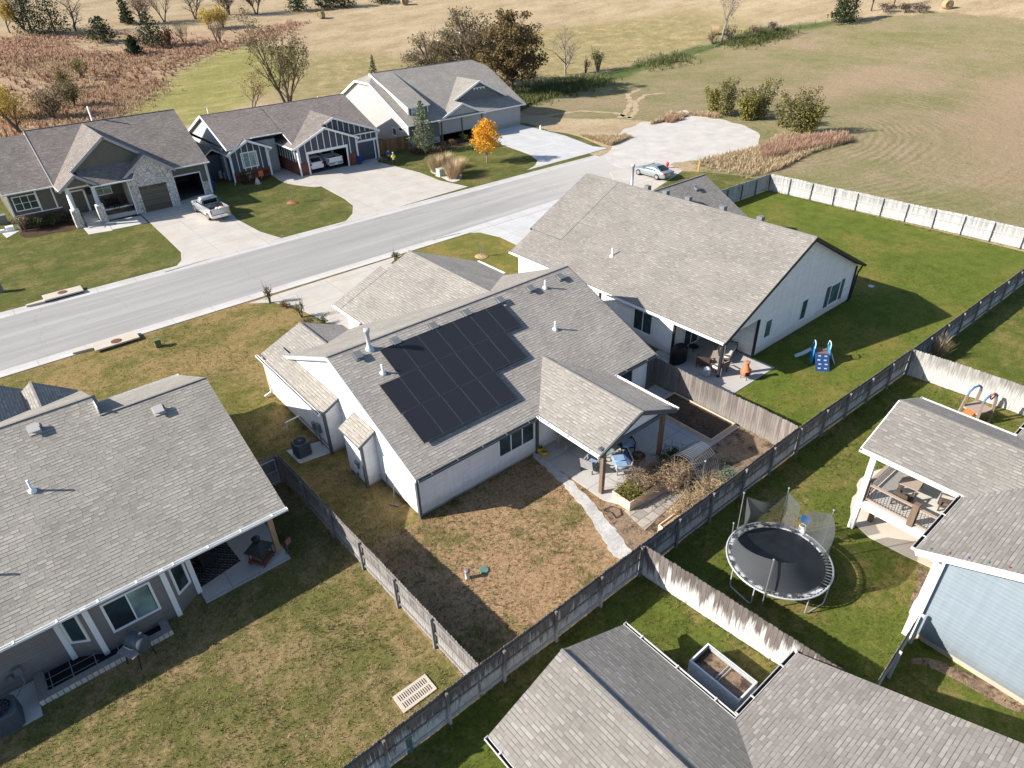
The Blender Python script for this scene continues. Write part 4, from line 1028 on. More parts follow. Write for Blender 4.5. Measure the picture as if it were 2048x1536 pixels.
for i in range(10):
    x = 33.75+i*.86; top = min(5.1-(abs(x-37.4))*.40, 5.05)-.05
    if x < 41.4: mb.box(x-.045, 81.25, 2.75 if 34.7 < x < 40.2 else 1.6, x+.045, 81.3, top)
for i in range(10):
    x = 38.4+i*.74
    if x < 45: mb.box(x-.04, 82.25, 2.75 if x > 41.6 else 4.85-(x-38.4)*.33, x+.04, 82.3, min(5.9-abs(x-39.2)*.388, 5.85))
for i in range(7):
    x = 26.6+i*.73; mb.box(x-.04, 84.65, 1.15, x+.04, 84.7, 4.5-abs(x-28.75)*.45)
for i in range(9):
    y = 81.6+i*.75; mb.box(33.55, y-.04, 1.55, 33.6, y+.04, 3.4)
mb.box(34.6, 81.22, 2.45, 40.3, 81.3, 2.75); mb.box(34.62, 81.2, 0, 34.82, 81.32, 2.45); mb.box(40.05, 81.2, 0, 40.25, 81.32, 2.45)
mb.box(41.6, 82.22, 2.4, 45.1, 82.3, 2.66); mb.box(42.05, 82.22, 0, 42.2, 82.3, 2.4); mb.box(44.6, 82.22, 0, 44.75, 82.3, 2.4)
for x, y, z in ((33.55,81.25,3.4),(41.55,81.25,3.4),(45.12,82.27,3.6),(26.46,84.66,3.4),(31.12,84.66,3.4),(26.3,86.1,3.9),(24.4,87.5,3.0)): corner(mb, x, y, 0, z, .16)
build_each(mb, 'batten', M['white'], h)
gutter(h, (29.6,84.88,zf(84.9)-.04), (33.4,84.88,zf(84.9)-.04), (0,-1,0), M['white'], False); gutter(h, (32.93,81,3.42), (32.93,86,3.42), (-1,0,0), M['white'], False)
garage_door(h, (43.4,82.38,0), (0,-1,0), 2.4, 2.4, M['navy_door'], 'closed navy garage door')
window(h, (28.8,84.7,2.35), (0,-1,0), 1.75, 1.6, 'white', 'glass_pale', mull=1, fw=.13)
downspout(h, [(45.6,82.0,3.5),(45.2,82.2,3.0),(45.2,82.2,.1)], M['white']); downspout(h, [(41.95,81.0,3.35),(41.6,81.2,2.9),(41.6,81.2,.1)], M['white']); downspout(h, [(31.65,84.2,3.35),(31.2,84.6,2.9),(31.2,84.6,.1)], M['white']); downspout(h, [(26.0,84.2,3.35),(26.4,84.6,2.9),(26.4,84.6,.1),(26.0,83.6,.06)], M['white'])
vent_pipe(rf, (27.3,91.2,6.75), .9); vent_pipe(rf, (42.0,91.3,6.7), .35)
mb = MB(); mb.box(25.2, 86.0, .5, 25.5, 86.2, 1.4); mb.box(25.7, 86.0, .3, 25.95, 86.2, 1.1); mb.build('meter_box', M['ventgray'], h)
mb = MB(); mb.box(32.2, 87.8, .5, 33.3, 87.95, 2.6); mb.build('front_door', M['navy_door'], h)

# ================================================================== GRAY DORMER HOUSE (far right)
h = thing('dormer_house', 'gray house with a shed dormer and white garage behind the yellow maple', 'house', (62, 90, 0), world=True)
CS = (8.55-3.1)/(94.3-83.0)
def cz(y): return 3.1+(y-83)*CS
mb = MB(); mb.box(50.85, 83.5, 0, 71.2, 105, 3.05)
for x, s in ((50.85, 1), (71.6, -1)):
    f = [(x,105,3.05),(x,83.4,3.05),(x,92.4,7.4),(x,96.2,7.4)]; mb.face(f if s > 0 else f[::-1])
mb.build('wall', M['lightgray_siding'], h)
mb = MB(); mb.box(50.8, 83.42, 0, 56.0, 83.52, 3.05); mb.box(55.9, 84.6, 0, 64.0, 84.75, 3.0); mb.box(52.1, 84.95, 3.6, 55.2, 85.1, 5.0)
mb.face([(59.6,85.65,4.4),(71.0,85.65,4.0),(65.0,85.65,6.85)]); mb.face([(71.0,85.8,4.0),(59.6,85.8,4.4),(65.0,85.8,6.85)])
mb.box(69.7, 84.32, 0, 70.7, 84.5, 3.2); mb.box(63.9, 84.4, 2.6, 70.7, 84.5, 3.3)
mb.build('front_wall', M['darkgray_siding'], h)
mb = MB()
mb.rpoly([(50.5,83,3.1),(72.0,83,3.1),(72.0,92.2,cz(92.2)),(70.2,94.3,8.55),(52.6,94.3,8.55),(50.5,92.2,cz(92.2))], .18)
mb.rpoly([(72.0,105.6,3.1),(50.5,105.6,3.1),(50.5,96.4,cz(92.2)),(52.6,94.3,8.55),(70.2,94.3,8.55),(72.0,96.4,cz(92.2))], .18)
mb.rpoly([(50.5,96.4,cz(92.2)),(50.5,92.2,cz(92.2)),(52.6,94.3,8.55)], .18); mb.rpoly([(72.0,92.2,cz(92.2)),(72.0,96.4,cz(92.2)),(70.2,94.3,8.55)], .18)
mb.rpoly([(51.8,84.6,5.05),(55.5,84.6,5.05),(55.5,94.25,8.5),(51.8,94.25,8.5)], .14)
mb.rpoly([(55.7,93,2.9),(55.7,83.2,2.9),(60.1,83.2,4.78),(60.1,93,4.78)], .15)
mb.rpoly([(60.0,93,4.74),(60.0,85.4,4.74),(65.0,85.4,6.95),(65.0,93,6.95)], .15)
mb.rpoly([(71.2,85.4,3.75),(71.2,93,3.75),(65.0,93,6.95),(65.0,85.4,6.95)], .15)
mb.rpoly([(64.2,83.2,2.95),(64.2,88,2.95),(60.1,88,4.78),(60.1,83.2,4.78)], .15)
mb.rpoly([(63.0,83.6,3.25),(72.0,83.6,3.25),(72.0,86.2,4.5),(61.0,86.2,4.5)], .14)
mb.bar((52.6,94.3,8.56), (70.2,94.3,8.56), .12, .03, 2)
rf = mb.build('roof', [M['roof_gray'], M['white'], M['ridge_dark']], h)
mb = MB()
for a, b in (((50.47,83,3.0),(50.47,92.2,cz(92.2)-.1)), ((50.47,92.2,cz(92.2)-.1),(50.47,96.4,cz(92.2)-.1)), ((50.47,96.4,cz(92.2)-.1),(50.47,105.6,3.0)), ((51.77,84.6,4.95),(51.77,94.2,8.4)),
             ((60.2,85.37,4.74),(65,85.37,6.84)), ((65,85.37,6.84),(71.2,85.37,3.64)), ((55.7,83.17,2.78),(60.1,83.17,4.66)), ((60.1,83.17,4.66),(64.2,83.17,2.83))): mb.bar(a, b, .07, .26)
mb.box(63.9, 85.55, 5.9, 66.1, 85.62, 6.0)
for k in range(4): mb.box(64.0+k*.62, 85.5, 5.7, 64.12+k*.62, 85.62, 5.95)
corner(mb, 50.82, 83.45, 0, 3.05, .18); corner(mb, 70.68, 84.35, 0, 3.2, .14); corner(mb, 52.1, 84.97, 3.7, 5.0, .12); corner(mb, 55.25, 84.97, 3.7, 5.0, .12)
build_each(mb, 'fascia_board', M['white'], h)
mb = MB(); mb.face([(56.1,83.35,2.85),(63.8,83.35,2.85),(60.1,83.35,4.6)]); mb.face([(52.0,94.2,8.3),(52.0,84.95,3.7),(52.0,84.95,4.98)]); mb.build('gable_face', M['lightgray_siding'], h)
gutter(h, (50.5,82.98,3.06), (55.7,82.98,3.06), (0,-1,0), M['white'], False); gutter(h, (64.2,83.58,3.2), (72.0,83.58,3.2), (0,-1,0), M['white'], False)
mb = MB(); mb.box(56.0, 83.5, 0, 64.0, 83.7, .85); mb.box(70.0, 84.26, 0, 70.74, 84.33, 1.3); mb.box(50.74, 83.36, 0, 55.9, 83.42, .8); build_each(mb, 'stone_skirt', M['stone_gray'], h)
garage_door(h, (66.9,84.42,0), (0,-1,0), 5.4, 2.55, M['white_door'], 'wide white garage door', 8)
for x in (56.4, 60.0, 63.7): post(h, x, 83.6, 0, 2.9, .26, M['post_brown'])
mb = MB(); mb.box(56.0, 83.5, .85, 64.0, 83.72, .95); mb.build('porch_rail', M['post_tan'], h)
window(h, (53.65,84.97,4.4), (0,-1,0), 2.0, .85, 'white', 'glass_pale', mull=1, rails=1)
window(h, (53.4,83.44,1.8), (0,-1,0), 1.4, 1.4, 'white', 'glass_pale', mull=1)
for x in (59.4, 61.6): window(h, (x,84.6,1.9), (0,-1,0), .95, 1.7, 'white', 'glass', mull=0, rails=1)
window(h, (50.85,87.2,1.7), (-1,0,0), .9, .9, 'white', 'glass', mull=0); window(h, (50.85,85.4,2.3), (-1,0,0), 1.0, .4, 'white', 'glass', mull=0)
mb = MB(); mb.lathe([(.06,0),(.11,.05),(.11,.3),(.03,.34)], (70.2,84.2,2.0), 8); mb.build('wall_lamp', M['black_trim'], h)
def fence(name, label, p0, p1, h, mat, side=1, rails=True, postmat=None, step=2.53, pw=.142, gap=.008, pt=.02, group=None, posts=True, tops=True):
    """board fence from p0 to p1; rails and posts on the given side of the boards"""
    p0, p1 = Vector((*p0, 0)), Vector((*p1, 0)); L_ = (p1-p0).length; d = (p1-p0)/L_; nn = Vector((-d.y, d.x, 0))*side
    t = thing(name, label, 'fence', p0, 0, group, world=True)
    mb = MB(); n = int(L_/(pw+gap)); fr = random.Random(int(p0.x*13+p0.y*7))
    for i in range(n):
        a = p0+d*(i*(pw+gap)); b = a+d*pw; hh = h+fr.uniform(-.025, .02)+.025*math.sin(i*.11); z0 = .05+fr.uniform(0, .02); o = nn*fr.uniform(-.006, .006)
        f = [a+Vector((0,0,z0)), b+Vector((0,0,z0)), b+Vector((0,0,hh-.04)), b-d*.035+Vector((0,0,hh)), a+d*.035+Vector((0,0,hh)), a+Vector((0,0,hh-.04))]
        f = [q+o for q in f]; k = [q-nn*pt for q in f]
        vs = f+k; m = 6
        mb.poly(vs, [tuple(range(m)) if side < 0 else tuple(range(m))[::-1], tuple(range(m, 2*m))[::-1] if side < 0 else tuple(range(m, 2*m))]+[((j+1) % m, j, j+m, (j+1) % m+m) for j in range(m)])
    mb.build('picket_panel', mat, t)
    pm = postmat or M['post_gray']
    if rails:
        for z in (.32, h*.53, h-.2):
            mb = MB(); mb.bar(p0+nn*.03+Vector((0,0,z)), p1+nn*.03+Vector((0,0,z)), .04, .09); mb.build('rail', mat if rails == 2 else pm, t)
    if posts:
        k = max(1, round(L_/step))
        for i in range(k+1):
            q = p0+d*(L_*i/k+fr.uniform(-.06, .06))+nn*.10; ln_ = d*fr.uniform(-.035, .035)+nn*fr.uniform(-.01, .02)
            mb = MB(); pw_ = .022 if pm is M['post_dark'] else .05; mb.obox(q+Vector((0,0,(h-.06)/2)), d*pw_, nn*.05, Vector((0,0,(h-.06)/2))+ln_); mb.build('post', pm, t)
    return t
BX = P(1281, 1155); 
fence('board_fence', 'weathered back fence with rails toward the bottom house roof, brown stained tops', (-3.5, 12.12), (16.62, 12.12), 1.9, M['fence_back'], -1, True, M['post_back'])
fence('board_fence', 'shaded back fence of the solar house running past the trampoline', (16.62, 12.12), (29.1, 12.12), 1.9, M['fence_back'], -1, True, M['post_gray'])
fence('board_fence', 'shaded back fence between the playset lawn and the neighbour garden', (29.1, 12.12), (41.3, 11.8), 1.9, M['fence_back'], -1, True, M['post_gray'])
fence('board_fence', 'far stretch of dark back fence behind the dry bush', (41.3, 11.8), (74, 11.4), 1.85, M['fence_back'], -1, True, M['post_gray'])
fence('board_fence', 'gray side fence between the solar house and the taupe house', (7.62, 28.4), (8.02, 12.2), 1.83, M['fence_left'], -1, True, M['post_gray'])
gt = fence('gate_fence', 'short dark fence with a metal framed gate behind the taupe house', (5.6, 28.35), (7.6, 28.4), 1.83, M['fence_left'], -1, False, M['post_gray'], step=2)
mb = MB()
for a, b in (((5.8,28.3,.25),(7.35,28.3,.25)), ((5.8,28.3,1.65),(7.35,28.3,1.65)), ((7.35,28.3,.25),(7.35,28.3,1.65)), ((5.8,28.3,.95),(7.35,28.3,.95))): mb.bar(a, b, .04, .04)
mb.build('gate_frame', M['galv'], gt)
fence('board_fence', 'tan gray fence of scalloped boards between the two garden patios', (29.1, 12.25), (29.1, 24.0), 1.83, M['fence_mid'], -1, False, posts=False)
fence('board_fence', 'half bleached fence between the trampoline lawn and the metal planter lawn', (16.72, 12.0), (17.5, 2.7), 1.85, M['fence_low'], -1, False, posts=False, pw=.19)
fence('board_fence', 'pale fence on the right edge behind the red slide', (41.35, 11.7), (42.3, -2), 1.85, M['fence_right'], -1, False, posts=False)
fence('board_fence', 'long whitewashed fence along the tilled field', (68.5, 38.5), (69.3, 9.5), 1.85, M['fence_white'], -1, 2, M['post_dark'], step=2.5)
fence('board_fence', 'whitewashed fence corner run joining the white gable house', (50.9, 38.9), (68.5, 38.6), 1.85, M['fence_white'], -1, 2, M['post_dark'], step=2.5)
fence('board_fence', 'short dark fence butting the blue house corner', (17.6, 2.75), (22.0, 3.05), 1.7, M['fence_back'], -1, False, M['post_white'], step=2.2)
fence('board_fence', 'new brown fence between the navy and dormer houses', (45.25, 83.6), (50.7, 83.35), 1.83, M['fence_brown'], -1, True, M['fence_brown'], step=1.9)

# ------------------------------------------------------------------ small fixed things
def single(name, label, cat, mb, m, loc=(0,0,0), rz=0, group=None):
    o = mb.build(name, m); o.location = loc; o.rotation_euler = (0, 0, rz); return tag(o, label, cat, group)
def ac_unit(loc, label, s=.42, hgt=.85, rz=0):
    t = thing('air_conditioner', label, 'air conditioner', loc, rz)
    mb = MB(); r_ = .12
    ring = lambda k, z: [(x*k, y*k, z) for x, y in ((-s+r_,-s),(s-r_,-s),(s,-s+r_),(s,s-r_),(s-r_,s),(-s+r_,s),(-s,s-r_),(-s,-s+r_))]
    mb.loft([ring(1, .05), ring(1, hgt-.06), ring(.94, hgt)], 0, False)
    for k in range(9):
        z = .14+k*.075; mb.loft([ring(1.012, z), ring(1.02, z+.02), ring(1.012, z+.04)], 0, False)
    mb.build('cabinet', M['slate_ac'], t)
    mb = MB(); mb.lathe([(s*.8, hgt-.02), (s*.8, hgt+.02), (s*.72, hgt+.025)], (0,0,0), 24); mb.build('fan_well', M['dark'], t)
    mb = MB(); mb.lathe([(s*.22, hgt+.02), (s*.2, hgt+.05)], (0,0,0), 12)
    for k in range(12):
        a = 2*PI*k/12; mb.bar((s*.2*math.cos(a), s*.2*math.sin(a), hgt+.035), (s*.8*math.cos(a), s*.8*math.sin(a), hgt+.035), .012, .012)
    for r2 in (.4, .6, .8): mb.tube([(s*r2*math.cos(a*PI/10), s*r2*math.sin(a*PI/10), hgt+.04) for a in range(21)], .008, 4, caps=False)
    mb.build('fan_grille', M['slate_ac'], t)
    return t
M['slate_ac'] = plain('blue_gray_enamel', (.075, .09, .105), .5)
ac_unit(P(606, 908), 'gray air conditioner on the concrete pad beside the white house', .42, .9)
ac_unit(P(18, 1448), 'air conditioner in the bottom left corner by the taupe house', .5, .9)
sheet('pad', rect(-6.4, 22.0, -4.55, 23.85), .06, M['conc_pad'])
# window well of pale wall block
w = thing('window_well', 'pale block window well dug below the taupe house bay', 'window well', (-2, 23, 0), world=True)
mb = MB(); mb.box(-4.52, 22.45, 0, -4.2, 23.88, .3); mb.build('wall_block', M['block_pale'], w)
mb = MB(); mb.box(-4.2, 22.45, 0, .2, 22.75, .3); mb.build('wall_block', M['block_pale'], w)
mb = MB(); mb.box(-.12, 22.75, 0, .2, 23.28, .3); mb.build('wall_block', M['block_pale'], w)
mb = MB(); mb.box(-4.2, 22.75, .035, -.12, 23.9, .05); mb.build('well_floor', M['dark'], w)
mb = MB()
for x in (-4.0,-3.3,-2.5,-1.7,-.9): mb.bar((x,22.75,.3), (x,23.6,.34), .03, .03)
for y in (22.9, 23.3): mb.bar((-4.2,y,.3), (-2.4,y,.3), .02, .02)
mb.build('well_cover', M['ventgray'], w)
# storm grate
g0 = P(830, 1388); t = thing('storm_drain', 'concrete storm drain slab with two rows of slots by the back fence', 'storm drain', (g0.x, g0.y, .02))
mb = MB(); mb.box(-.72, -.40, 0, .72, .40, .06); mb.build('slab', M['tan_conc'], t)
mb = MB()
for r_ in (-.17, .17):
    for k in range(14): mb.box(-.58+k*.087, r_-.12, .062, -.55+k*.087, r_+.12, .066)
mb.build('slots', M['dark'], t)
t = thing('cleanout_pipe', 'white cleanout pipe standing in the brown back lawn', 'pipe', P(935, 1157))
mb = MB(); mb.lathe([(.1,0),(.1,.42),(.12,.43),(.12,.5),(.04,.52)], (0,0,0), 14); mb.build('pipe', M['pvc'], t)
mb = MB(); mb.lathe([(.125,.44),(.125,.5),(.06,.53)], (0,0,0), 14); mb.build('cap', M['ventgray'], t)
M['green_lid'] = plain('green_plastic', (.10, .19, .15), .6)
for px, py, lb in ((968, 1141, 'green valve box lid in the brown back lawn beside the white pipe'), (1742, 573, 'pale valve box lid in the shaded neighbour lawn')):
    mb = MB(); mb.lathe([(.22,0),(.22,.05),(.2,.06)], (0,0,0), 12); single('valve_box', lb, 'valve box', mb, M['green_lid'] if px < 1000 else M['galv'], P(px, py, .02))
mb = MB(); mb.lathe([(.14,0),(.13,.75),(.15,.78),(.13,.92),(.03,.97)], (0,0,0), 14); single('cable_pedestal', 'green round cable pedestal behind the back fence at the bottom', 'utility box', mb, M['green_lid'], P(820, 1500))
mb = MB(); mb.box(-.2,-.16,0,.2,.16,.55); mb.box(-.22,-.18,.5,.22,.18,.6); single('cable_box', 'small green cable box on the front lawn by the street', 'utility box', mb, plain('olive_plastic', (.12,.15,.06), .6), P(318, 694))
mb = MB(); mb.box(-.25,-.2,0,.25,.2,.9); mb.box(-.27,-.22,.85,.27,.22,.95); single('cable_box', 'gray utility box cut by the left edge beyond the street', 'utility box', mb, M['ventgray'], P(2, 585))
# curb inlets
def inlet(x0, x1, y, sgn, label):
    t = thing('curb_inlet', label, 'curb inlet', ((x0+x1)/2, y, 0), world=True)
    ya, yb = (y, y+1.25*sgn); mb = MB(); mb.box(x0, min(ya, yb), .16, x1, max(ya, yb), .27)
    mb.prism([(x0,ya),(x0-1.3,ya+.1*sgn),(x0-1.3,ya+.35*sgn),(x0,ya+.5*sgn)], .0, .2); mb.build('slab', M['tan_conc'], t)
    mb = MB(); mb.box(x0+.05, min(ya+.04*sgn, ya+.5*sgn), .01, x1-.05, max(ya+.04*sgn, ya+.5*sgn), .155); mb.build('throat', M['dark'], t)
    mb = MB(); mb.lathe([(.36,.272),(.36,.285),(.3,.287)], ((x0+x1)/2, y+.75*sgn, 0), 20); mb.build('manhole_cover', M['rust'], t)
inlet(2.25, 5.1, 62.0, 1, 'curb inlet with rusty cover across the street'); inlet(3.4, 6.3, 51.3, -1, 'curb inlet with rusty cover on the near side of the street')
t = thing('fire_hydrant', 'red fire hydrant beyond the silver sedan', 'hydrant', P(1334, 337)); mb = MB()
mb.lathe([(.2,0),(.2,.06),(.13,.08),(.13,.55),(.19,.57),(.19,.62),(.14,.72),(.05,.78),(.05,.84)], (0,0,0), 12); mb.tube([(-.24,0,.42),(.24,0,.42)], .07, 8); mb.tube([(0,-.2,.4),(0,0,.4)], .08, 8)
mb.build('barrel', plain('hydrant_red', (.55,.07,.04), .4), t)
mb = MB(); mb.lathe([(.045,0),(.045,1.35),(.02,1.4)], (0,0,0), 8); single('pipeline_marker', 'yellow marker post in the dry grass beside the turnaround', 'marker post', mb, plain('marker_yellow', (.75,.42,.03), .5), P(1396, 345))
mb = MB(); mb.lathe([(.15,0),(.13,.6),(.03,.68)], (0,0,0), 10); single('utility_stub', 'white utility stub in the lawn right of the dormer house', 'utility box', mb, M['pvc'], P(1081, 260))
t = thing('transformer_box', 'pale green transformer box in the ornamental grass bed', 'transformer', P(882, 352)); mb = MB(); mb.box(-.42,-.38,.06,.42,.38,.85); mb.box(-.45,-.41,.82,.45,.41,.92); mb.build('cabinet', plain('pale_green_enamel', (.36,.44,.38), .5), t)
mb = MB(); mb.box(-.5,-.46,0,.5,.46,.08); mb.build('pad', M['conc_pad'], t); mb = MB(); mb.box(-.02,-.4,.2,.02,-.385,.8); mb.build('door_seam', M['ventgray'], t)
# recycling carts
def cart(loc, label, rz=0):
    t = thing('recycling_cart', label, 'cart', loc, rz, 'blue recycling carts')
    mb = MB(); q = lambda a, b, z: [(-a,-b,z),(a,-b,z),(a,b,z),(-a,b,z)]
    mb.loft([q(.24,.26,.08), q(.31,.35,.98)], 0, False); mb.build('bin', M['cart_blue'], t)
    mb = MB(); mb.loft([q(.33,.38,.98), q(.33,.38,1.03), q(.22,.25,1.1)], 0, False); mb.bar((-.25,.42,.95), (.25,.42,.95), .035); mb.build('lid', M['cart_blue'], t)
    for s in (-1, 1):
        mb = MB(); mb.tube([(s*.26,.28,.13),(s*.32,.28,.13)], .13, 12); mb.build('wheel', M['black_trim'], t)
M['cart_blue'] = plain('cart_blue', (.015, .05, .20), .45)
cart(P(425, 381), 'blue recycling cart at the corner of the olive house garage', .1); cart(P(719, 329), 'blue recycling cart between the navy garage doors', .2)
# field fence
ff = thing('field_fence', 'wire farm fence with thin posts along the green hedge strip', 'fence', P(1060, 190), world=True)
fp = [P(*q) for q in ((1062,186),(1112,172),(1160,162),(1215,148),(1272,133),(1318,120),(1353,112),(1393,103),(1450,88),(1505,76),(1540,68),(1567,62),(1598,55),(1630,50))]
for q in fp:
    mb = MB(); mb.tube([q, q+Vector((.05,.03,1.35))], [.07,.06], 6); mb.build('post', M['post_brown'], ff)
mb = MB()
for z in (.5, .85, 1.2): mb.tube([q+Vector((0,0,z)) for q in fp], .012, 3, caps=False)
mb.build('wire', M['galv'], ff)
M['hay'] = grass('rolled_hay', (.30,.22,.12), (.46,.35,.20), None, 0, bumpd=.05)
for px, py, rz, lb, s in ((643,37,.4,'round hay bale standing alone in the tan hayfield',1.0), (810,10,1.2,'round hay bale at the top edge left of centre',1.2), (1429,70,2.2,'round hay bale beside the bare leaning tree',1.15), (1893,18,.9,'pale round hay bale beyond the far field edge',1.15)):
    q = P(px, py); t = thing('hay_bale', lb, 'hay bale', q, rz, 'round hay bales'); mb = MB(); mb.tube([(-.75*s,0,.85*s),(.75*s,0,.85*s)], .88*s, 20); mb.build('roll', M['hay'], t)
    for s_ in (-1, 1):
        mb = MB()
        for r_ in (.3,.5,.7): mb.tube([(s_*.755*s, r_*s*math.cos(a*PI/8), .85*s+r_*s*math.sin(a*PI/8)) for a in range(17)], .03, 4, caps=False)
        mb.build('spiral', M['mulch'], t)
# ------------------------------------------------------------------ vehicles (local: +y forward)
def car_paint(name, c, metal=.3, rough=.25):
    t = NT(name); m = t.done(c, rough, metal, .5); t.b.inputs['Coat Weight'].default_value = .6; return m
M['silver'] = car_paint('silver_paint', (.55, .56, .58), .5); M['white_paint'] = car_paint('white_car_paint', (.80, .80, .79), 0); M['sage'] = car_paint('gray_green_paint', (.33, .38, .38), .5)
M['tyre'] = plain('tyre_rubber', (.02, .02, .02), .85); M['rim'] = plain('alloy_rim', (.5, .5, .52), .3, .8); M['tail'] = plain('red_lens', (.35, .015, .015), .2); M['chrome'] = plain('chrome_trim', (.7, .71, .72), .15, 1)
M['auto_glass'] = glass('auto_glass', (.02, .03, .035), .05); M['bedliner'] = plain('bed_liner', (.13, .135, .14), .8)
def oct_ring(y, hw, zb, zt, c=.12, tw=None):
    tw = hw if tw is None else tw
    return [(-hw+c,y,zb),(hw-c,y,zb),(hw,y,zb+c),(hw,y,zb+(zt-zb)*.6),(tw,y,zt-c*.6),(tw-c,y,zt),(-tw+c,y,zt),(-tw,y,zt-c*.6),(-hw,y,zb+(zt-zb)*.6),(-hw,y,zb+c)]
def wheels(t, xs_, ys_, r, w=.24):
    for y in ys_:
        for s in (-1, 1):
            x = s*xs_; mb = MB(); mb.tube([(x-w/2,y,r),(x-w/2+.02,y,r),(x+w/2-.02,y,r),(x+w/2,y,r)], [r*.93,r,r,r*.93], 22); o = mb.build('wheel', M['tyre'], t)
            mb = MB(); e = x+s*(w/2+.004); mb.tube([(e-s*.03,y,r),(e,y,r)], r*.62, 18)
            for k in range(6): a = 2*PI*k/6; mb.bar((e+s*.005,y,r), (e+s*.005,y+r*.58*math.cos(a),r+r*.58*math.sin(a)), .05, .02, up=(1,0,0))
            mb.build('rim', M['rim'], o)
def pane(t, pts, name='window', m=None, off=.012):
    pts = [Vector(p) for p in pts]; n = (pts[1]-pts[0]).cross(pts[2]-pts[0]).normalized(); c = sum(pts, Vector())/len(pts)
    if n.dot(c-Vector((0,c.y*.6,1.0))) < 0: n = -n
    mb = MB(); f = [p+n*off for p in pts]; b = [p-n*.01 for p in pts]; k = len(pts)
    mb.poly(f+b, [tuple(range(k)), tuple(range(k, 2*k))[::-1]]+[(i, i+k, (i+1) % k+k, (i+1) % k) for i in range(k)]); return mb.build(name, m or M['auto_glass'], t)
def pickup(label, loc, rz, paint, L_=5.85):
    t = thing('pickup_truck', label, 'pickup truck', loc, rz); hy = L_/2
    mb = MB(); st = [(hy,.80,.52,1.0),(hy-.12,.93,.42,1.12),(hy-.5,.98,.36,1.17),(hy-1.35,1.0,.36,1.22),(hy-1.45,1.0,.36,1.24),(-.55,1.0,.36,1.24)]
    mb.loft([oct_ring(y, hw, zb, zt, .1) for y, hw, zb, zt in st], 0, True)
    mb.loft([oct_ring(y, hw, .36, zt, .08) for y, hw, zt in ((-.55,1.0,.84),(-hy+.05,1.0,.84))], 0, False)
    for s in (-1, 1): mb.box(s*1.0-(.09 if s > 0 else 0), -hy+.05, .8, s*1.0+(0 if s > 0 else .09), -.55, 1.33)
    mb.build('body', paint, t)
    mb = MB(); cab = [(hy-1.5,.93,1.2,1.23,.9),(hy-2.25,.93,1.2,1.88,.76),(hy-2.6,.94,1.2,1.95,.77),(-.75,.94,1.2,1.93,.77),(-.58,.93,1.2,1.80,.78),(-.42,.93,1.2,1.25,.9)]
    mb.loft([oct_ring(y, hw, zb, zt, .05, tw) for y, hw, zb, zt, tw in cab], 0, True); mb.build('cab', paint, t)
    pane(t, [(-.72,hy-1.58,1.3),(.72,hy-1.58,1.3),(.66,hy-2.18,1.83),(-.66,hy-2.18,1.83)], 'windshield', off=.05); pane(t, [(-.72,-.43,1.32),(.72,-.43,1.32),(.66,-.56,1.76),(-.66,-.56,1.76)], 'rear_window', off=.03)
    for s in (-1, 1):
        pane(t, [(s*.945,hy-1.85,1.32),(s*.945,hy-2.65,1.32),(s*.80,hy-2.65,1.84),(s*.80,hy-2.3,1.84)], off=.03); pane(t, [(s*.945,hy-2.75,1.32),(s*.945,-.75,1.32),(s*.80,-.8,1.84),(s*.80,hy-2.75,1.84)], off=.03)
        mb = MB(); mb.ball((s*1.12,hy-1.75,1.32), .12, .06, .11); mb.build('mirror', paint, t)
        mb = MB(); mb.box(s*.97-.06, -hy+.0, .85, s*.97+.06, -hy+.09, 1.25); mb.build('tail_light', M['tail'], t)
        mb = MB(); mb.obox((s*.78,hy-.02,.92), (.18,0,0), (0,.06,0), (0,0,.09)); mb.build('headlight', M['chrome'], t)
        mb = MB(); mb.box(s*1.0-.02, -hy+.6, .3, s*1.0+.02, hy-1.4, .36); mb.build('side_step', M['black_trim'], t)
    mb = MB(); mb.box(-.91, -hy+.1, .82, .91, -.57, .86); mb.build('bed_floor', M['bedliner'], t)
    mb = MB(); mb.box(-.94, -hy, .78, .94, -hy+.08, 1.32); mb.obox((0,-hy-.012,1.12), (.13,0,0), (0,.012,0), (0,0,.05)); mb.build('tailgate', paint, t)
    mb = MB(); mb.loft([oct_ring(-hy-.13, .92, .5, .72, .05), oct_ring(-hy+.05, .98, .48, .74, .05)], 0, False); mb.build('rear_bumper', M['chrome'], t)
    mb = MB(); mb.box(-.2, -hy-.145, .53, .2, -hy-.13, .66); mb.build('licence_plate', M['white'], t)
    wheels(t, .9, (hy-.98, -hy+1.2), .40); return t
a, b = P(390, 423), P(425, 446)
pickup('silver pickup truck with an open loaded bed on the olive house driveway', ((a.x+b.x)/2+.95, (a.y+b.y)/2+.1, .06), .04, M['silver'])
ld_ = thing('bed_load', 'white bag and teal tarp lying in the silver truck bed', 'cargo', ((a.x+b.x)/2+.95, (a.y+b.y)/2-1.9, .92))
mb = MB(); mb.ball((.45,-.25,.2), .36, .32, .24, 10, 6); mb.ball((.2,.3,.12), .25, .2, .16, 10, 6); mb.build('bag', plain('cream_sack', (.66,.60,.48), .8), ld_); mb = MB(); mb.ball((-.45,.1,.08), .32, .38, .1, 10, 6); mb.build('tarp', plain('teal_tarp', (.05,.30,.30), .6), ld_)
mb = MB(); mb.box(.55,-.62,0,.85,-.35,.42); mb.build('box', plain('orange_box', (.45,.16,.03), .7), ld_)
c_ = P(668, 322); pickup('white pickup truck parked in the open navy garage', (38.6, 84.6, .07), 0, M['white_paint'], 5.8)
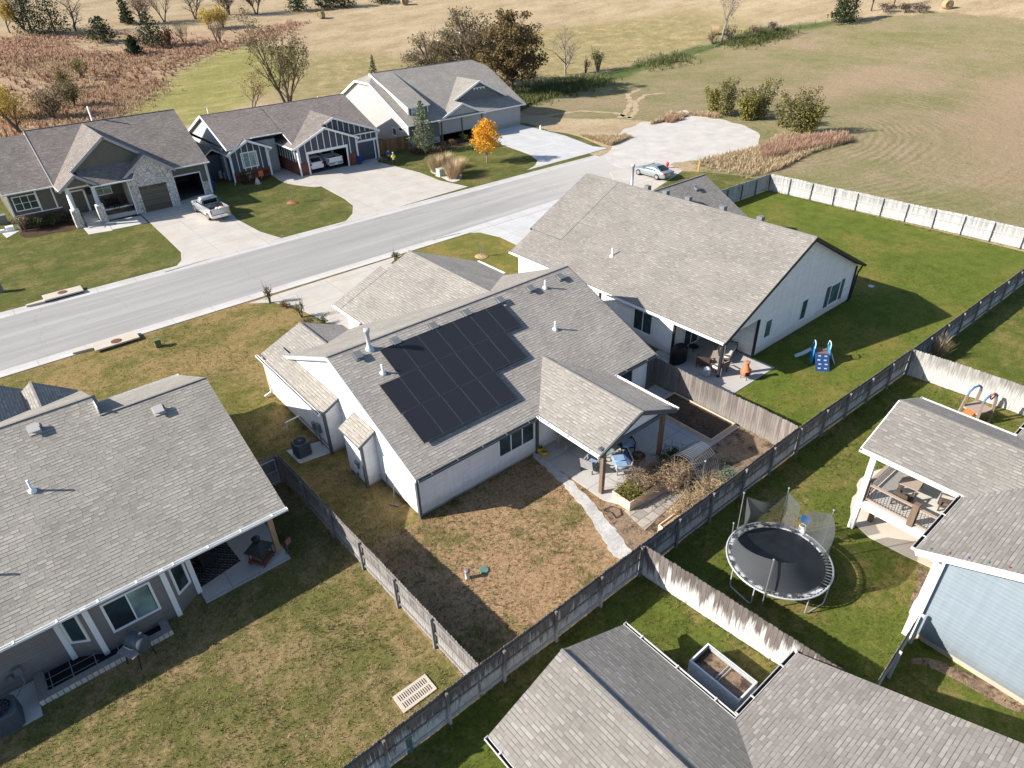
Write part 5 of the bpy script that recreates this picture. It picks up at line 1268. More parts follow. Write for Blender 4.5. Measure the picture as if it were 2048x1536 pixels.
def suv(label, loc, rz, paint):
    t = thing('parked_suv', label, 'car', loc, rz); mb = MB()
    mb.loft([oct_ring(y, hw, zb, zt, .1) for y, hw, zb, zt in ((2.3,.75,.4,.85),(2.1,.9,.3,1.0),(1.0,.93,.28,1.08),(-2.0,.93,.3,1.12),(-2.3,.86,.4,1.08))], 0); mb.build('body', paint, t)
    mb = MB(); mb.loft([oct_ring(y, hw, 1.0, zt, .05, tw) for y, hw, zt, tw in ((1.2,.88,1.08,.8),(.5,.88,1.62,.68),(0,.88,1.7,.7),(-1.7,.88,1.66,.7),(-2.25,.86,1.12,.8))], 0); mb.build('cabin', paint, t)
    pane(t, [(-.68,-2.2,1.2),(.68,-2.2,1.2),(.6,-1.8,1.6),(-.6,-1.8,1.6)], 'rear_window', off=.05)
    for s in (-1, 1):
        pane(t, [(s*.89,.8,1.14),(s*.89,-1.8,1.14),(s*.72,-1.6,1.6),(s*.72,.45,1.6)], off=.03)
        mb = MB(); mb.box(s*.78-.12, -2.32, .85, s*.78+.1, -2.2, 1.08); mb.build('tail_light', M['tail'], t)
    mb = MB(); mb.box(-.2,-2.34,.7,.2,-2.28,.82); mb.build('licence_plate', M['white'], t); wheels(t, .82, (1.4,-1.4), .35); return t
suv('white wagon parked on the left inside the navy garage', (36.0, 84.0, .07), 0, M['white_paint'])
def sedan(label, loc, rz, paint):
    t = thing('parked_sedan', label, 'car', loc, rz); mb = MB()
    mb.loft([oct_ring(y, hw, zb, zt, .1) for y, hw, zb, zt in ((2.5,.55,.38,.60),(2.35,.78,.26,.72),(1.9,.88,.22,.80),(1.0,.92,.22,.93),(0,.93,.22,.96),(-1.4,.92,.22,1.0),(-2.2,.86,.26,.98),(-2.45,.72,.36,.86))], 0); mb.build('body', paint, t)
    mb = MB(); mb.loft([oct_ring(y, hw, .88, zt, .04, tw) for y, hw, zt, tw in ((1.1,.86,.93,.8),(.75,.86,1.1,.74),(.25,.86,1.36,.62),(-.3,.86,1.44,.60),(-.9,.86,1.40,.60),(-1.5,.86,1.16,.70),(-1.85,.84,.98,.76))], 0); mb.build('cabin', paint, t)
    pane(t, [(-.72,.98,1.0),(.72,.98,1.0),(.56,.3,1.33),(-.56,.3,1.33)], 'windshield', off=.06); pane(t, [(-.68,-1.72,1.06),(.68,-1.72,1.06),(.54,-1.0,1.37),(-.54,-1.0,1.37)], 'rear_window', off=.06)
    for s in (-1, 1):
        pane(t, [(s*.87,.75,1.0),(s*.87,-.3,1.0),(s*.68,-.3,1.37),(s*.70,.2,1.30)], off=.02); pane(t, [(s*.87,-.4,1.0),(s*.87,-1.4,1.02),(s*.72,-1.15,1.28),(s*.68,-.4,1.37)], off=.02)
        mb = MB(); mb.ball((s*1.0,.75,1.0), .1, .05, .08); mb.build('mirror', paint, t)
        mb = MB(); mb.obox((s*.66,-2.36,.82), (.2,0,0), (0,.08,0), (0,0,.09)); mb.build('tail_light', M['tail'], t); mb = MB(); mb.obox((s*.6,2.33,.62), (.16,0,0), (0,.08,0), (0,0,.06)); mb.build('headlight', M['chrome'], t)
    mb = MB(); mb.box(-.2,-2.48,.58,.2,-2.42,.7); mb.build('licence_plate', M['white'], t); wheels(t, .83, (1.45,-1.38), .34); return t
wf, wr = P(1274, 350), P(1317, 362); dv = (wf-wr).normalized(); rz_ = math.atan2(dv.y, dv.x)-PI/2; mid = (wf+wr)/2+Vector((dv.y, -dv.x, 0))*.85
sedan('silver green sedan parked on the driveway beyond the big roof', (mid.x, mid.y, .06), rz_, M['sage'])

# ------------------------------------------------------------------ furniture and garden things
M['wicker'] = plain('gray_wicker', (.30,.29,.28), .8, bump=.3); M['navy_cloth'] = plain('navy_cushion', (.018,.035,.095), .85); M['blue_cloth'] = plain('light_blue_cushion', (.20,.31,.46), .85); M['cream_cloth'] = plain('cream_cushion', (.58,.54,.49), .85)
M['brown_wicker'] = plain('brown_wicker', (.10,.075,.06), .8, bump=.3); M['terracotta'] = plain('terracotta', (.50,.17,.075), .7); M['yellow_pot'] = plain('yellow_glaze', (.55,.36,.02), .5); M['cover_black'] = plain('black_cover', (.012,.012,.013), .6); M['teak'] = wood('gray_teak', (.30,.26,.23), (.3,.26,.23), None, .7)
def seat(name, label, cat, loc, rz, w, frame, cush, back_c=None, legs=M['black_trim'], group=None, n=1):
    """low outdoor seat facing +y"""
    t = thing(name, label, cat, loc, rz, group); d = .72
    mb = MB(); mb.box(-w/2,-d/2,.26,w/2,d/2,.34); mb.build('seat_frame', frame, t)
    mb = MB(); mb.loft([[(-w/2,-d/2,.3),(w/2,-d/2,.3),(w/2,-d/2+.06,.3),(-w/2,-d/2+.06,.3)], [(-w/2,-d/2-.16,.92),(w/2,-d/2-.16,.92),(w/2,-d/2-.11,.92),(-w/2,-d/2-.11,.92)]], 0, False); mb.build('backrest', frame, t)
    for s in (-1, 1):
        mb = MB(); mb.bar((s*(w/2-.03),-d/2,.58), (s*(w/2-.03),d/2,.60), .07, .04); mb.bar((s*(w/2-.03),d/2-.03,.02), (s*(w/2-.03),d/2-.03,.58), .05); mb.build('arm', frame, t)
        for y in (-d/2+.03, d/2-.04): mb = MB(); mb.bar((s*(w/2-.05),y,0), (s*(w/2-.05),y,.28), .045); mb.build('leg', legs, t)
    for k in range(n):
        x0 = -w/2+.08+k*(w-.16)/n; x1 = -w/2+.08+(k+1)*(w-.16)/n-.02
        mb = MB(); mb.loft([[(x0,-.3,.34),(x1,-.3,.34),(x1,.34,.34),(x0,.34,.34)], [(x0-.01,-.3,.42),(x1+.01,-.3,.42),(x1+.01,.35,.42),(x0-.01,.35,.42)], [(x0+.04,-.26,.47),(x1-.04,-.26,.47),(x1-.04,.3,.47),(x0+.04,.3,.47)]], 0, True); mb.build('seat_cushion', cush, t)
        mb = MB(); mb.obox(((x0+x1)/2,-.38,.66), ((x1-x0)/2,0,0), (0,.05,0), (0,-.05,.2)); mb.build('back_cushion', back_c or cush, t)
    return t
def table(name, label, loc, rz, w, d, hgt, top, legm):
    t = thing(name, label, 'table', loc, rz); mb = MB(); mb.box(-w/2,-d/2,hgt-.04,w/2,d/2,hgt); mb.build('tabletop', top, t)
    for s in (-1, 1):
        for q in (-1, 1): mb = MB(); mb.bar((s*(w/2-.06),q*(d/2-.06),0), (s*(w/2-.06),q*(d/2-.06),hgt-.04), .05); mb.build('leg', legm, t)
    return t
def at(px, py, z=.07): return P(px, py, z)
seat('wicker_armchair', 'gray wicker armchair with pale blue cushion near the front patio post', 'chair', at(1180, 938), R(-75), .72, M['wicker'], M['blue_cloth'], M['navy_cloth'])
seat('wicker_loveseat', 'gray wicker loveseat with blue cushions beside the fire pit', 'sofa', at(1240, 935), R(58), 1.25, M['wicker'], M['blue_cloth'], M['navy_cloth'], n=2)
seat('wicker_armchair', 'armchair under a navy cover with a pale cushion under the patio roof', 'chair', at(1252, 897), R(150), .8, M['navy_cloth'], M['blue_cloth'], M['navy_cloth'])
table('side_table', 'low glass topped table between the patio chairs', at(1212, 915), .1, .8, .5, .42, M['glass_pale'], M['black_trim'])
t = thing('fire_pit', 'rusty round fire pit bowl on legs beside the loveseat', 'fire pit', at(1275, 924)); mb = MB(); mb.lathe([(.15,.2),(.3,.26),(.38,.36),(.4,.44),(.36,.44),(.3,.36)], (0,0,0), 20); mb.build('bowl', M['rust'], t)
for k in range(4): a = PI/4+k*PI/2; mb = MB(); mb.bar((.36*math.cos(a),.36*math.sin(a),0), (.3*math.cos(a),.3*math.sin(a),.36), .035); mb.build('leg', M['black_trim'], t)
mb = MB()
for k in range(6): a = k*1.1; mb.tube([(.25*math.cos(a),.25*math.sin(a),.42),(-.2*math.cos(a+.4),-.2*math.sin(a+.4),.46)], .04, 6)
mb.build('firewood', M['post_brown'], t)
t = thing('wooden_bench', 'gray slatted wooden bench against the patio wall', 'bench', at(1143, 893), R(180)); 
for k in range(5): mb = MB(); mb.box(-.75,-.28+k*.12,.42,.75,-.19+k*.12,.46); mb.build('seat_slat', M['teak'], t)
for k in range(3): mb = MB(); mb.box(-.75,-.36,.55+k*.17,.75,-.33,.66+k*.17); mb.build('back_slat', M['teak'], t)
for s in (-.7, .7):
    for y, z in ((-.34,1.0),(.26,.62)): mb = MB(); mb.box(s-.04,y-.04,0,s+.04,y+.04,z); mb.build('leg', M['teak'], t)
def pot(loc, label, m, r=.17, hgt=.32, plant=None):
    t = thing('flower_pot', label, 'pot', loc); mb = MB(); mb.lathe([(r*.7,0),(r,hgt*.5),(r*.95,hgt),(r*.85,hgt),(r*.8,hgt-.05)], (0,0,0), 16); mb.build('pot', m, t)
    mb = MB(); mb.lathe([(r*.82,hgt-.06),(r*.8,hgt-.04)], (0,0,0), 12); mb.build('soil', M['soil'], t)
    mb = MB(); q = random.Random(3)
    for k in range(14): a = q.uniform(0, 6.3); mb.tube([(.04*math.cos(a),.04*math.sin(a),hgt-.05),(.12*math.cos(a),.12*math.sin(a),hgt+q.uniform(.08,.25))], .006, 4)
    mb.build('stems', plant or M['post_tan'], t)
pot(at(1080, 904), 'yellow pot with dry stems, left of a pair by the patio corner', M['yellow_pot'], .19, .34); pot(at(1089, 911), 'yellow pot with dry stems, nearer the patio edge', M['yellow_pot'], .17, .30)
# raised cedar beds
def raised_bed(label, x0, x1, y0, y1, hgt, m, soil, name='raised_bed'):
    t = thing(name, label, 'planter', ((x0+x1)/2, (y0+y1)/2, 0), world=True)
    for a in ((x0,y0,x1,y0+.05),(x0,y1-.05,x1,y1),(x0,y0+.05,x0+.05,y1-.05),(x1-.05,y0+.05,x1,y1-.05)):
        mb = MB(); n = max(1, round(hgt/.15))
        for k in range(n): mb.box(a[0],a[1],.03+hgt*k/n,a[2],a[3],.03+hgt*(k+1)/n-.008)
        mb.build('board', m, t)
    mb = MB(); mb.box(x0+.05,y0+.05,.02,x1-.05,y1-.05,hgt-.06); mb.build('soil', soil, t); return t
b1 = P(1259, 1024); raised_bed('deep cedar raised bed with drying vines beside the patio', b1.x-.02, b1.x+4.9, b1.y, b1.y+1.15, .58, M['cedar'], M['mulch'])
b2 = P(1318, 1064); raised_bed('narrow cedar raised bed of straw along the back fence', b2.x-.1, b2.x+5.6, 12.3, 13.2, .5, M['cedar'], M['straw'])
raised_bed('bare mulched bed framed in tan boards by the middle fence', 26.6, 28.85, 15.6, 19.9, .26, M['cedar'], M['soil'])
mb = MB(); mb.box(-.45,-.3,0,.45,.3,.07); single('paving_slab', 'pale concrete paving slab on the brown soil', 'slab', mb, M['conc_pad'], P(1446, 856, .05), .2)
mb = MB(); q = P(1228, 1030); pts = [P(x, y, .08) for x, y in ((1208,1020),(1222,1012),(1240,1018),(1243,1030),(1232,1036),(1222,1024),(1210,1022))]
mb.tube(pts, .02, 6); single('garden_hose', 'black garden hose curled beside the gravel path', 'hose', mb, M['black_trim'])
# cattle-panel arch between the beds
ar = P(1395, 962); t = thing('wire_arch', 'wire mesh garden arch bridging the two raised beds', 'trellis', (b1.x+3.4, b1.y-.1, 0)); mb = MB(); ra = 1.05
for k in range(13): x = k*.14; mb.tube([(x,-.25+ra*math.cos(a*PI/14),.45+1.25*ra*math.sin(a*PI/14)) for a in range(15)], .009, 4, caps=False)
for k in range(0, 15): a = k*PI/14; mb.tube([(0,-.25+ra*math.cos(a),.45+1.25*ra*math.sin(a)),(1.68,-.25+ra*math.cos(a),.45+1.25*ra*math.sin(a))], .007, 4, caps=False)
mb.build('wire_mesh', M['ventgray'], t)
for px, py, z, lb in ((1404,960,1.2,'white stake behind the kale plant'), (1372,985,.7,'short white stake at the straw bed edge')): mb = MB(); mb.lathe([(.03,0),(.03,z),(.045,z),(.045,z+.06)], (0,0,0), 8); single('garden_stake', lb, 'stake', mb, M['pvc'], P(px, py))
t = thing('push_broom', 'push broom leaning on the side wall of the white house', 'broom', P(789, 1012)); mb = MB(); mb.tube([(0,0,.06),(.28,.22,1.45)], .016, 6); mb.build('handle', M['ventgray'], t); mb = MB(); mb.obox((0,0,.05), (.14,-.22,0), (.03,.02,0), (0,0,.04)); mb.build('head', M['post_gray'], t)
mb = MB(); mb.tube([(0,0,0),(.12,.1,.95)], .02, 6); single('garden_rod', 'dark rod leaning on the white side wall', 'rod', mb, M['ventgray'], P(775, 978))
# neighbour patio
seat('patio_sofa', 'long cream cushioned sofa on the neighbour patio', 'sofa', at(1455, 712), R(200), 2.0, M['brown_wicker'], M['cream_cloth'], n=2)
seat('patio_armchair', 'cream cushioned armchair beside the covered grill', 'chair', at(1405, 732), R(-60), .85, M['brown_wicker'], M['cream_cloth']); seat('patio_armchair', 'cream cushioned armchair by the black corner post', 'chair', at(1437, 743), R(-5), .85, M['brown_wicker'], M['cream_cloth'])
table('coffee_table', 'gray slatted coffee table amid the cream seats', at(1432, 722), R(25), 1.15, .65, .42, M['teak'], M['brown_wicker'])
t = thing('grill_cover', 'barbecue grill under a black cover on the neighbour patio', 'grill', at(1356, 722)); mb = MB(); q = lambda a, b, z: [(a*math.cos(k*PI/6), b*math.sin(k*PI/6), z) for k in range(12)]
mb.loft([q(.78,.42,0), q(.75,.4,.7), q(.72,.38,.9), q(.5,.33,1.15), q(.25,.2,1.22)], 0); mb.build('cover', M['cover_black'], t)
mb = MB(); mb.lathe([(.34,.0),(.34,.03)], (0,0,.38), 16); mb.lathe([(.04,0),(.04,.38)], (0,0,0), 8); single('side_table', 'small round black table by the sliding door', 'table', mb, M['black_trim'], at(1386, 703))
t = thing('cooler_drum', 'small white metal drum beside the post', 'drum', at(1412, 752)); mb = MB(); mb.lathe([(.2,0),(.24,.1),(.24,.5),(.2,.55)], (0,0,0), 16); mb.build('drum', M['galv'], t); mb = MB(); mb.lathe([(.22,.55),(.2,.6),(.05,.62)], (0,0,0), 14); mb.build('lid', M['white'], t)
t = thing('chiminea', 'orange terracotta chiminea on the patio edge', 'chiminea', at(1489, 757)); mb = MB(); mb.lathe([(.14,.2),(.28,.3),(.34,.5),(.3,.7),(.16,.85),(.12,1.1),(.16,1.16),(.17,1.22),(.1,1.22)], (0,0,0), 18); mb.build('pot', M['terracotta'], t)
mb = MB(); mb.obox((-.2,-.24,.5), (.1,-.08,0), (.02,.02,0), (0,0,.12)); mb.build('mouth', M['dark'], t)
for k in range(3): a = k*2*PI/3; mb = MB(); mb.bar((.25*math.cos(a),.25*math.sin(a),0), (.2*math.cos(a),.2*math.sin(a),.3), .03); mb.build('leg', M['black_trim'], t)
# blue climber
M['play_blue'] = plain('blue_plastic', (.02,.20,.42), .45); M['play_navy'] = plain('navy_plastic', (.02,.05,.14), .5); M['play_pale'] = plain('pale_blue_plastic', (.45,.58,.68), .5); M['play_brown'] = plain('brown_plastic', (.20,.12,.08), .6)
t = thing('toddler_climber', 'blue plastic toddler climber with slide on the neighbour lawn', 'playset', P(1636, 722), R(-50))
mb = MB(); mb.box(-.45,-.4,.72,.45,.4,.8); mb.build('platform', M['play_brown'], t)
for s in (-1, 1):
    mb = MB(); mb.loft([[(s*.5-.04,-.5,0),(s*.5+.04,-.5,0),(s*.5+.04,.5,0),(s*.5-.04,.5,0)], [(s*.48-.04,-.42,.9),(s*.48+.04,-.42,.9),(s*.48+.04,.42,.9),(s*.48-.04,.42,.9)], [(s*.46-.03,-.3,1.15),(s*.46+.03,-.3,1.15),(s*.46+.03,.3,1.15),(s*.46-.03,.3,1.15)]], 0); mb.build('side_wall', M['play_blue'], t)
    mb = MB(); mb.tube([(s*.46,-.32,1.1),(s*.46,-.3,1.38),(s*.46,-.1,1.5),(s*.46,.2,1.45),(s*.46,.32,1.1)], .035, 8); mb.build('hand_rail', M['play_pale'], t)
mb = MB(); mb.loft([[(-.42,-1.35,.02),(.42,-1.35,.02),(.42,-1.31,.08),(-.42,-1.31,.08)], [(-.42,-.42,.74),(.42,-.42,.74),(.42,-.4,.8),(-.42,-.4,.8)]], 0, False)
o = mb.build('climbing_wall', M['play_navy'], t)
mb = MB()
for k in range(4):
    for s in (-.2, .18): y = -1.2+k*.22; mb.obox((s+.05*(k % 2),y,.16+k*.175), (.08,0,0), (0,.03,0), (0,0,.03))
build_each(mb, 'foothold', M['play_pale'], o)
mb = MB(); mb.loft([[(-.5,.1,.7),(-.5,.45,.7),(-.5,.45,.76),(-.5,.1,.76)], [(-1.0,.1,.3),(-1.0,.45,.3),(-1.0,.45,.36),(-1.0,.1,.36)], [(-1.4,.1,.08),(-1.4,.45,.08),(-1.4,.45,.14),(-1.4,.1,.14)]], 0, False); mb.build('slide', M['play_pale'], t)
mb = MB()
for s in (-1, 1): mb.bar((.62,-.1+s*.2,.75), (.95,-.1+s*.2,0), .06)
for k in range(4): mb.bar((.68+k*.07,-.3,.6-k*.15), (.68+k*.07,.1,.6-k*.15), .05)
mb.build('ladder', M['play_pale'], t)
# swing-arch climber on the right lawn
t = thing('toddler_playset', 'brown toddler playset with blue arch rails and an orange slide', 'playset', P(1945, 838), R(-15)); mb = MB(); mb.box(-.6,-.5,.72,.6,.5,.82); mb.build('platform', M['deck_wood'], t)
for sx in (-.55, .55):
    for sy in (-.45, .45): mb = MB(); mb.bar((sx*1.15,sy*1.15,0), (sx,sy,1.5), .13); mb.build('leg', plain('taupe_plastic', (.26,.20,.16), .7) if 'taupe' not in M else M['taupe'], t)
for sy in (-.45, .45): mb = MB(); mb.tube([(-.55,sy,1.45),(-.5,sy,1.75),(-.2,sy,1.95),(.2,sy,1.95),(.5,sy,1.75),(.55,sy,1.45)], .06, 8); mb.build('arch_rail', plain('denim_plastic', (.07,.15,.28), .5) if sy < 0 else bpy.data.materials['denim_plastic'], t)
mb = MB(); mb.loft([[(-.6,-.3,.78),(-.6,.2,.78),(-.6,.2,.84),(-.6,-.3,.84)], [(-1.3,-.3,.35),(-1.3,.2,.35),(-1.3,.2,.42),(-1.3,-.3,.42)], [(-1.8,-.3,.12),(-1.8,.2,.12),(-1.8,.2,.2),(-1.8,-.3,.2)]], 0, False); mb.build('slide', plain('orange_plastic', (.62,.13,.04), .5), t)
mb = MB(); mb.tube([(.18*math.cos(a*PI/8),-.5,1.85+.18*math.sin(a*PI/8)) for a in range(17)], .04, 6, caps=False); mb.build('steering_wheel', bpy.data.materials['orange_plastic'], t)
# deck furniture
table('deck_table', 'brown slatted table on the raised blue house deck', (28.3, 6.3, 1.78), .1, 1.4, .8, .72, M['deck_wood'], M['post_brown'])
seat('deck_chair', 'dark chair beside the deck table', 'chair', (27.2, 6.2, 1.78), R(-90), .6, M['brown_wicker'], M['brown_wicker'])
seat('deck_chair', 'dark chair at the house side of the deck', 'chair', (28.3, 4.7, 1.78), R(20), .6, M['brown_wicker'], M['brown_wicker'])
# corrugated planter
M['zinc'] = plain('bright_zinc', (.74,.76,.78), .4, .1, .08); pc = P(1437, 1368); t = thing('metal_planter', 'corrugated galvanized planter filled with soil on the bottom lawn', 'planter', (14.95, 6.72, .03)); 
for (x0,y0,x1,y1) in ((-.55,-1.05,-.5,1.05),(.5,-1.05,.55,1.05),(-.5,-1.05,.5,-1.0),(-.5,1.0,.5,1.05)):
    mb = MB(); mb.box(x0,y0,0,x1,y1,.8)
    for k in range(8):
        z = .08+k*.095; e = .018; mb.box(x0-(e if x0 < -.5 else -.0), y0-(e if y0 <= -1.05 else 0), z, x1+(e if x1 > .5 else 0), y1+(e if y1 >= 1.05 else 0), z+.045)
    mb.build('side_panel', M['zinc'], t)
mb = MB(); mb.box(-.5,-1.0,.0,.5,1.0,.55); mb.build('soil', M['soil_tan'], t)
for y in (-.06, .06): mb = MB(); mb.bar((-.5,y,.62), (.5,y,.62), .02); mb.build('brace', M['galv'], t)
# left patio
mb = MB(); q = [P(417,1172,.075), P(482,1121,.075), P(452,1098,.075), P(395,1098,.075)]
tt = NT('patterned_rug'); oo = tt.co(); wv = tt.n('ShaderNodeTexMagic'); wv.inputs['Scale'].default_value = 3.0; wv.inputs['Distortion'].default_value = 2.5; wv.turbulence_depth = 3; tt.l(oo, wv.inputs[0])
cc = tt.ramp(wv.outputs['Fac'], [(.44, (.02,.02,.022)), (.5, (.42,.40,.38)), (.56, (.02,.02,.022))]); M['rug'] = tt.done(cc, .95, 0, .1)
mb.prism([(1.8,24.1),(3.75,24.45),(3.6,27.2),(1.8,27.2)], .072, .085); single('outdoor_rug', 'black and cream patterned rug on the taupe house patio', 'rug', mb, M['rug'])
seat('lounge_chair', 'dark lounge chair on the patterned rug', 'chair', (2.55, 25.2, .085), R(10), .75, M['black_trim'], M['brown_wicker']); seat('lounge_chair', 'dark lounge chair deeper under the taupe house roof', 'chair', (3.0, 26.6, .085), R(120), .75, M['black_trim'], M['brown_wicker'])
t = thing('fire_lantern', 'dark lantern shaped outdoor fireplace on the taupe house patio', 'fireplace', (4.52, 23.85, .07), R(35)); q = lambda a, z: [(-a,-a,z),(a,-a,z),(a,a,z),(-a,a,z)]
mb = MB(); mb.loft([q(.42,.12), q(.42,.2), q(.36,.22)], 0, False); mb.build('base_tray', M['rust'], t)
for sx in (-1, 1):
    for sy in (-1, 1): mb = MB(); mb.bar((sx*.36,sy*.36,0), (sx*.34,sy*.34,.75), .05); mb.build('leg', M['black_trim'], t)
mb = MB(); mb.loft([q(.46,.74), q(.46,.78), q(.17,1.12), q(.14,1.15)], 0, False); mb.build('hood', M['black_trim'], t)
mb = MB(); mb.lathe([(.12,1.14),(.12,1.32),(.19,1.33),(.19,1.38),(.05,1.42)], (0,0,0), 14); mb.build('chimney', M['black_trim'], t)
mb = MB()
for k in range(4): mb.bar((-.25+k*.15,-.2,.27), (-.2+k*.15,.22,.33), .08)
mb.build('firewood', M['post_brown'], t)
t = thing('kettle_grill', 'black barrel grill with side shelf by the window well', 'grill', (-1.0, 22.15, .03), R(-62)); mb = MB(); mb.tube([(-.42,0,.92),(-.36,0,.92),(.36,0,.92),(.42,0,.92)], [.26,.32,.32,.26], 18); mb.build('barrel', M['slate_ac'], t)
mb = MB(); mb.box(-.42,-.62,.82,.42,-.34,.85); mb.build('shelf', M['post_gray'], t); mb = MB(); mb.tube([(-.25,-.36,1.02),(-.22,-.42,1.05),(.22,-.42,1.05),(.25,-.36,1.02)], .015, 6); mb.build('handle', M['galv'], t)
mb = MB(); mb.lathe([(.05,0),(.04,.22),(.06,.24)], (.24,.1,1.18), 8); mb.build('chimney', M['slate_ac'], t)
for sx in (-.36, .36):
    for sy in (-.5, .24): mb = MB(); mb.bar((sx,sy,0), (sx,sy*.7,.82), .035); mb.build('leg', M['black_trim'], t)
mb = MB(); mb.tube([(0,0,0),(0,0,.7)], .012, 6); mb.box(.01,-.01,.35,.3,.01,.68); single('garden_flag', 'small striped garden flag by the patio post', 'flag', mb, plain('faded_red_cloth', (.35,.16,.15), .8), (5.65, 23.6, .03), .4)
# far porch things
t = thing('porch_bench', 'dark bench on the olive house porch', 'bench', (12.6, 83.3, .48), PI); mb = MB(); mb.box(-.65,-.25,.4,.65,.25,.45); mb.build('seat', M['black_trim'], t)
for k in range(3): mb = MB(); mb.box(-.65,-.28,.55+k*.15,.65,-.25,.64+k*.15); mb.build('back_slat', M['black_trim'], t)
for s in (-.6, .6): mb = MB(); mb.box(s-.03,-.28,0,s+.03,.25,.42); mb.build('leg', M['black_trim'], t)
t = thing('entry_bench', 'whitewashed bench in the navy house entry court', 'bench', (33.0, 87.3, .05), PI); mb = MB(); mb.box(-.6,-.25,.4,.6,.25,.46); mb.build('seat', M['lightgray_siding'], t); mb = MB(); mb.box(-.6,-.28,.5,.6,-.24,.95); mb.build('back', M['lightgray_siding'], t)
for s in (-.55, .55): mb = MB(); mb.box(s-.04,-.25,0,s+.04,.25,.4); mb.build('leg', M['lightgray_siding'], t)
mb = MB(); mb.ball((0,0,.16), .22, .22, .17); single('pumpkin', 'orange pumpkin by the navy house entry', 'pumpkin', mb, plain('pumpkin_orange', (.60,.17,.02), .6), P(558, 331, .06))
for px, py, c, lb in ((500,362,(.5,.47,.42),'pale tombstone yard sign in the navy house bed'), (524,358,(.62,.17,.05),'orange yard sign in the navy house bed')):
    mb = MB(); mb.box(-.3,-.03,.35,.3,.03,1.0); mb.box(-.03,-.02,0,.03,.02,.4); single('yard_sign', lb, 'sign', mb, plain('sign_'+lb[:4], c, .7), P(px, py, .05))
t = thing('scarecrow_figure', 'small harvest figure with black hat by the navy house window', 'decoration', P(516, 368, .05)); mb = MB(); mb.lathe([(.3,0),(.24,.4),(.15,.62),(.06,.7)], (0,0,0), 12); mb.build('robe', plain('harvest_white', (.5,.5,.48), .8), t)
mb = MB(); mb.ball((0,0,.82), .15); mb.build('head', bpy.data.materials['pumpkin_orange'], t); mb = MB(); mb.lathe([(.24,.9),(.24,.92),(.12,.93),(.1,1.12)], (0,0,0), 12); mb.build('hat', M['black_trim'], t)
for s in (-1, 1): mb = MB(); mb.ball((s*.28,-.12,.1), .13, .18, .1); mb.build('boot', M['yellow_pot'], t)
t = thing('wheelbarrow', 'dark wheelbarrow beside the navy garage corner', 'wheelbarrow', P(760, 326, .03), R(60)); mb = MB(); q = lambda a, b, z: [(-a,-b,z),(a,-b,z),(a,b,z),(-a,b,z)]
mb.loft([q(.35,.22,.32), q(.6,.35,.62)], 0, False); mb.build('tray', M['slate_ac'], t); mb = MB(); mb.tube([(.55,-.03,.2),(.55,.03,.2)], .2, 14); mb.build('wheel', M['tyre'], t)
for s in (-1, 1): mb = MB(); mb.bar((.5,s*.06,.22), (-1.0,s*.3,.6), .035); mb.bar((-.3,s*.25,0), (-.3,s*.22,.4), .03); mb.build('handle', M['post_tan'], t)
mb = MB(); mb.box(-.5,-.4,.0,.5,.4,.9); mb.box(-.53,-.43,.86,.53,.43,.95); single('heat_pump', 'pale unit beside the olive house left corner', 'air conditioner', mb, M['ventgray'], P(6, 448))
mb = MB(); mb.box(-.35,-.3,0,.35,.3,.5); mb.box(-.9,-.2,0,-.5,.2,.3); single('utility_bins', 'small pale box on the slab left of the olive house', 'utility box', mb, M['pvc'], P(22, 462))
sheet('pad', pxpoly([(5,468),(20,456),(40,462),(14,477)]), .055, M['conc_pad'])

# ------------------------------------------------------------------ trampoline
tc = P(1560, 1172); RX = 2.14
tz = 1.0; ctr = (P(1449,1090,tz)+P(1672,1148,tz))/2
t = thing('trampoline', 'round trampoline with sagging safety net on the right lawn', 'trampoline', (ctr.x, ctr.y, .03))
net = NT('safety_net'); lw_ = net.n('ShaderNodeBsdfTransparent'); mx_ = net.n('ShaderNodeMixShader'); mx_.inputs[0].default_value = .62
net.done((.085,.09,.095), .8); net.l(lw_.outputs[0], mx_.inputs[1]); net.l(net.b.outputs[0], mx_.inputs[2]); net.l(mx_.outputs[0], net.t.nodes['Material Output'].inputs[0]); M['net'] = net.m
M['mat'] = plain('jumping_mat', (.012,.014,.018), .45, var=.3, scale=2)
pad = NT('torn_spring_pad'); k_ = pad.ramp(pad.noise(pad.co(), 3.2, 6, .7), [(.47, (.045,.05,.06)), (.56, (.48,.49,.50))]); M['pad'] = pad.done(k_, .7)
cir = lambda r, z, n=48: [(r*math.cos(2*PI*k/n), r*math.sin(2*PI*k/n), z) for k in range(n+1)]
mb = MB(); mb.tube(cir(RX, tz), .038, 8, caps=False); mb.build('frame_ring', M['galv'], t)
mb = MB(); mb.lathe([(RX*.86,tz-.02),(RX*.86,tz)], (0,0,0), 48); mb.build('mat', M['mat'], t)
mb = MB(); a_ = cir(RX*.865, tz+.012); b_ = cir(RX*.965, tz+.02)
for k in range(48):
    if k % 48 in (36,37,38,39,40,41,42,43): continue
    mb.face([a_[k], b_[k], b_[k+1], a_[k+1]])
mb.build('spring_pad', M['pad'], t)
mb = MB()
for k in range(72): a = 2*PI*k/72; mb.bar((RX*.86*math.cos(a),RX*.86*math.sin(a),tz-.01), (RX*math.cos(a),RX*math.sin(a),tz), .025)
mb.build('springs', M['galv'], t)
for k in range(4):
    a0 = R(-100)+k*PI/2; pts = []
    for da, z in ((-.28,tz),(-.28,.1),(-.22,.03),(.22,.03),(.28,.1),(.28,tz)): pts.append((RX*math.cos(a0+da), RX*math.sin(a0+da), z))
    mb = MB(); mb.tube(pts, .028, 8); mb.build('leg', M['galv'], t)
pole_a = []
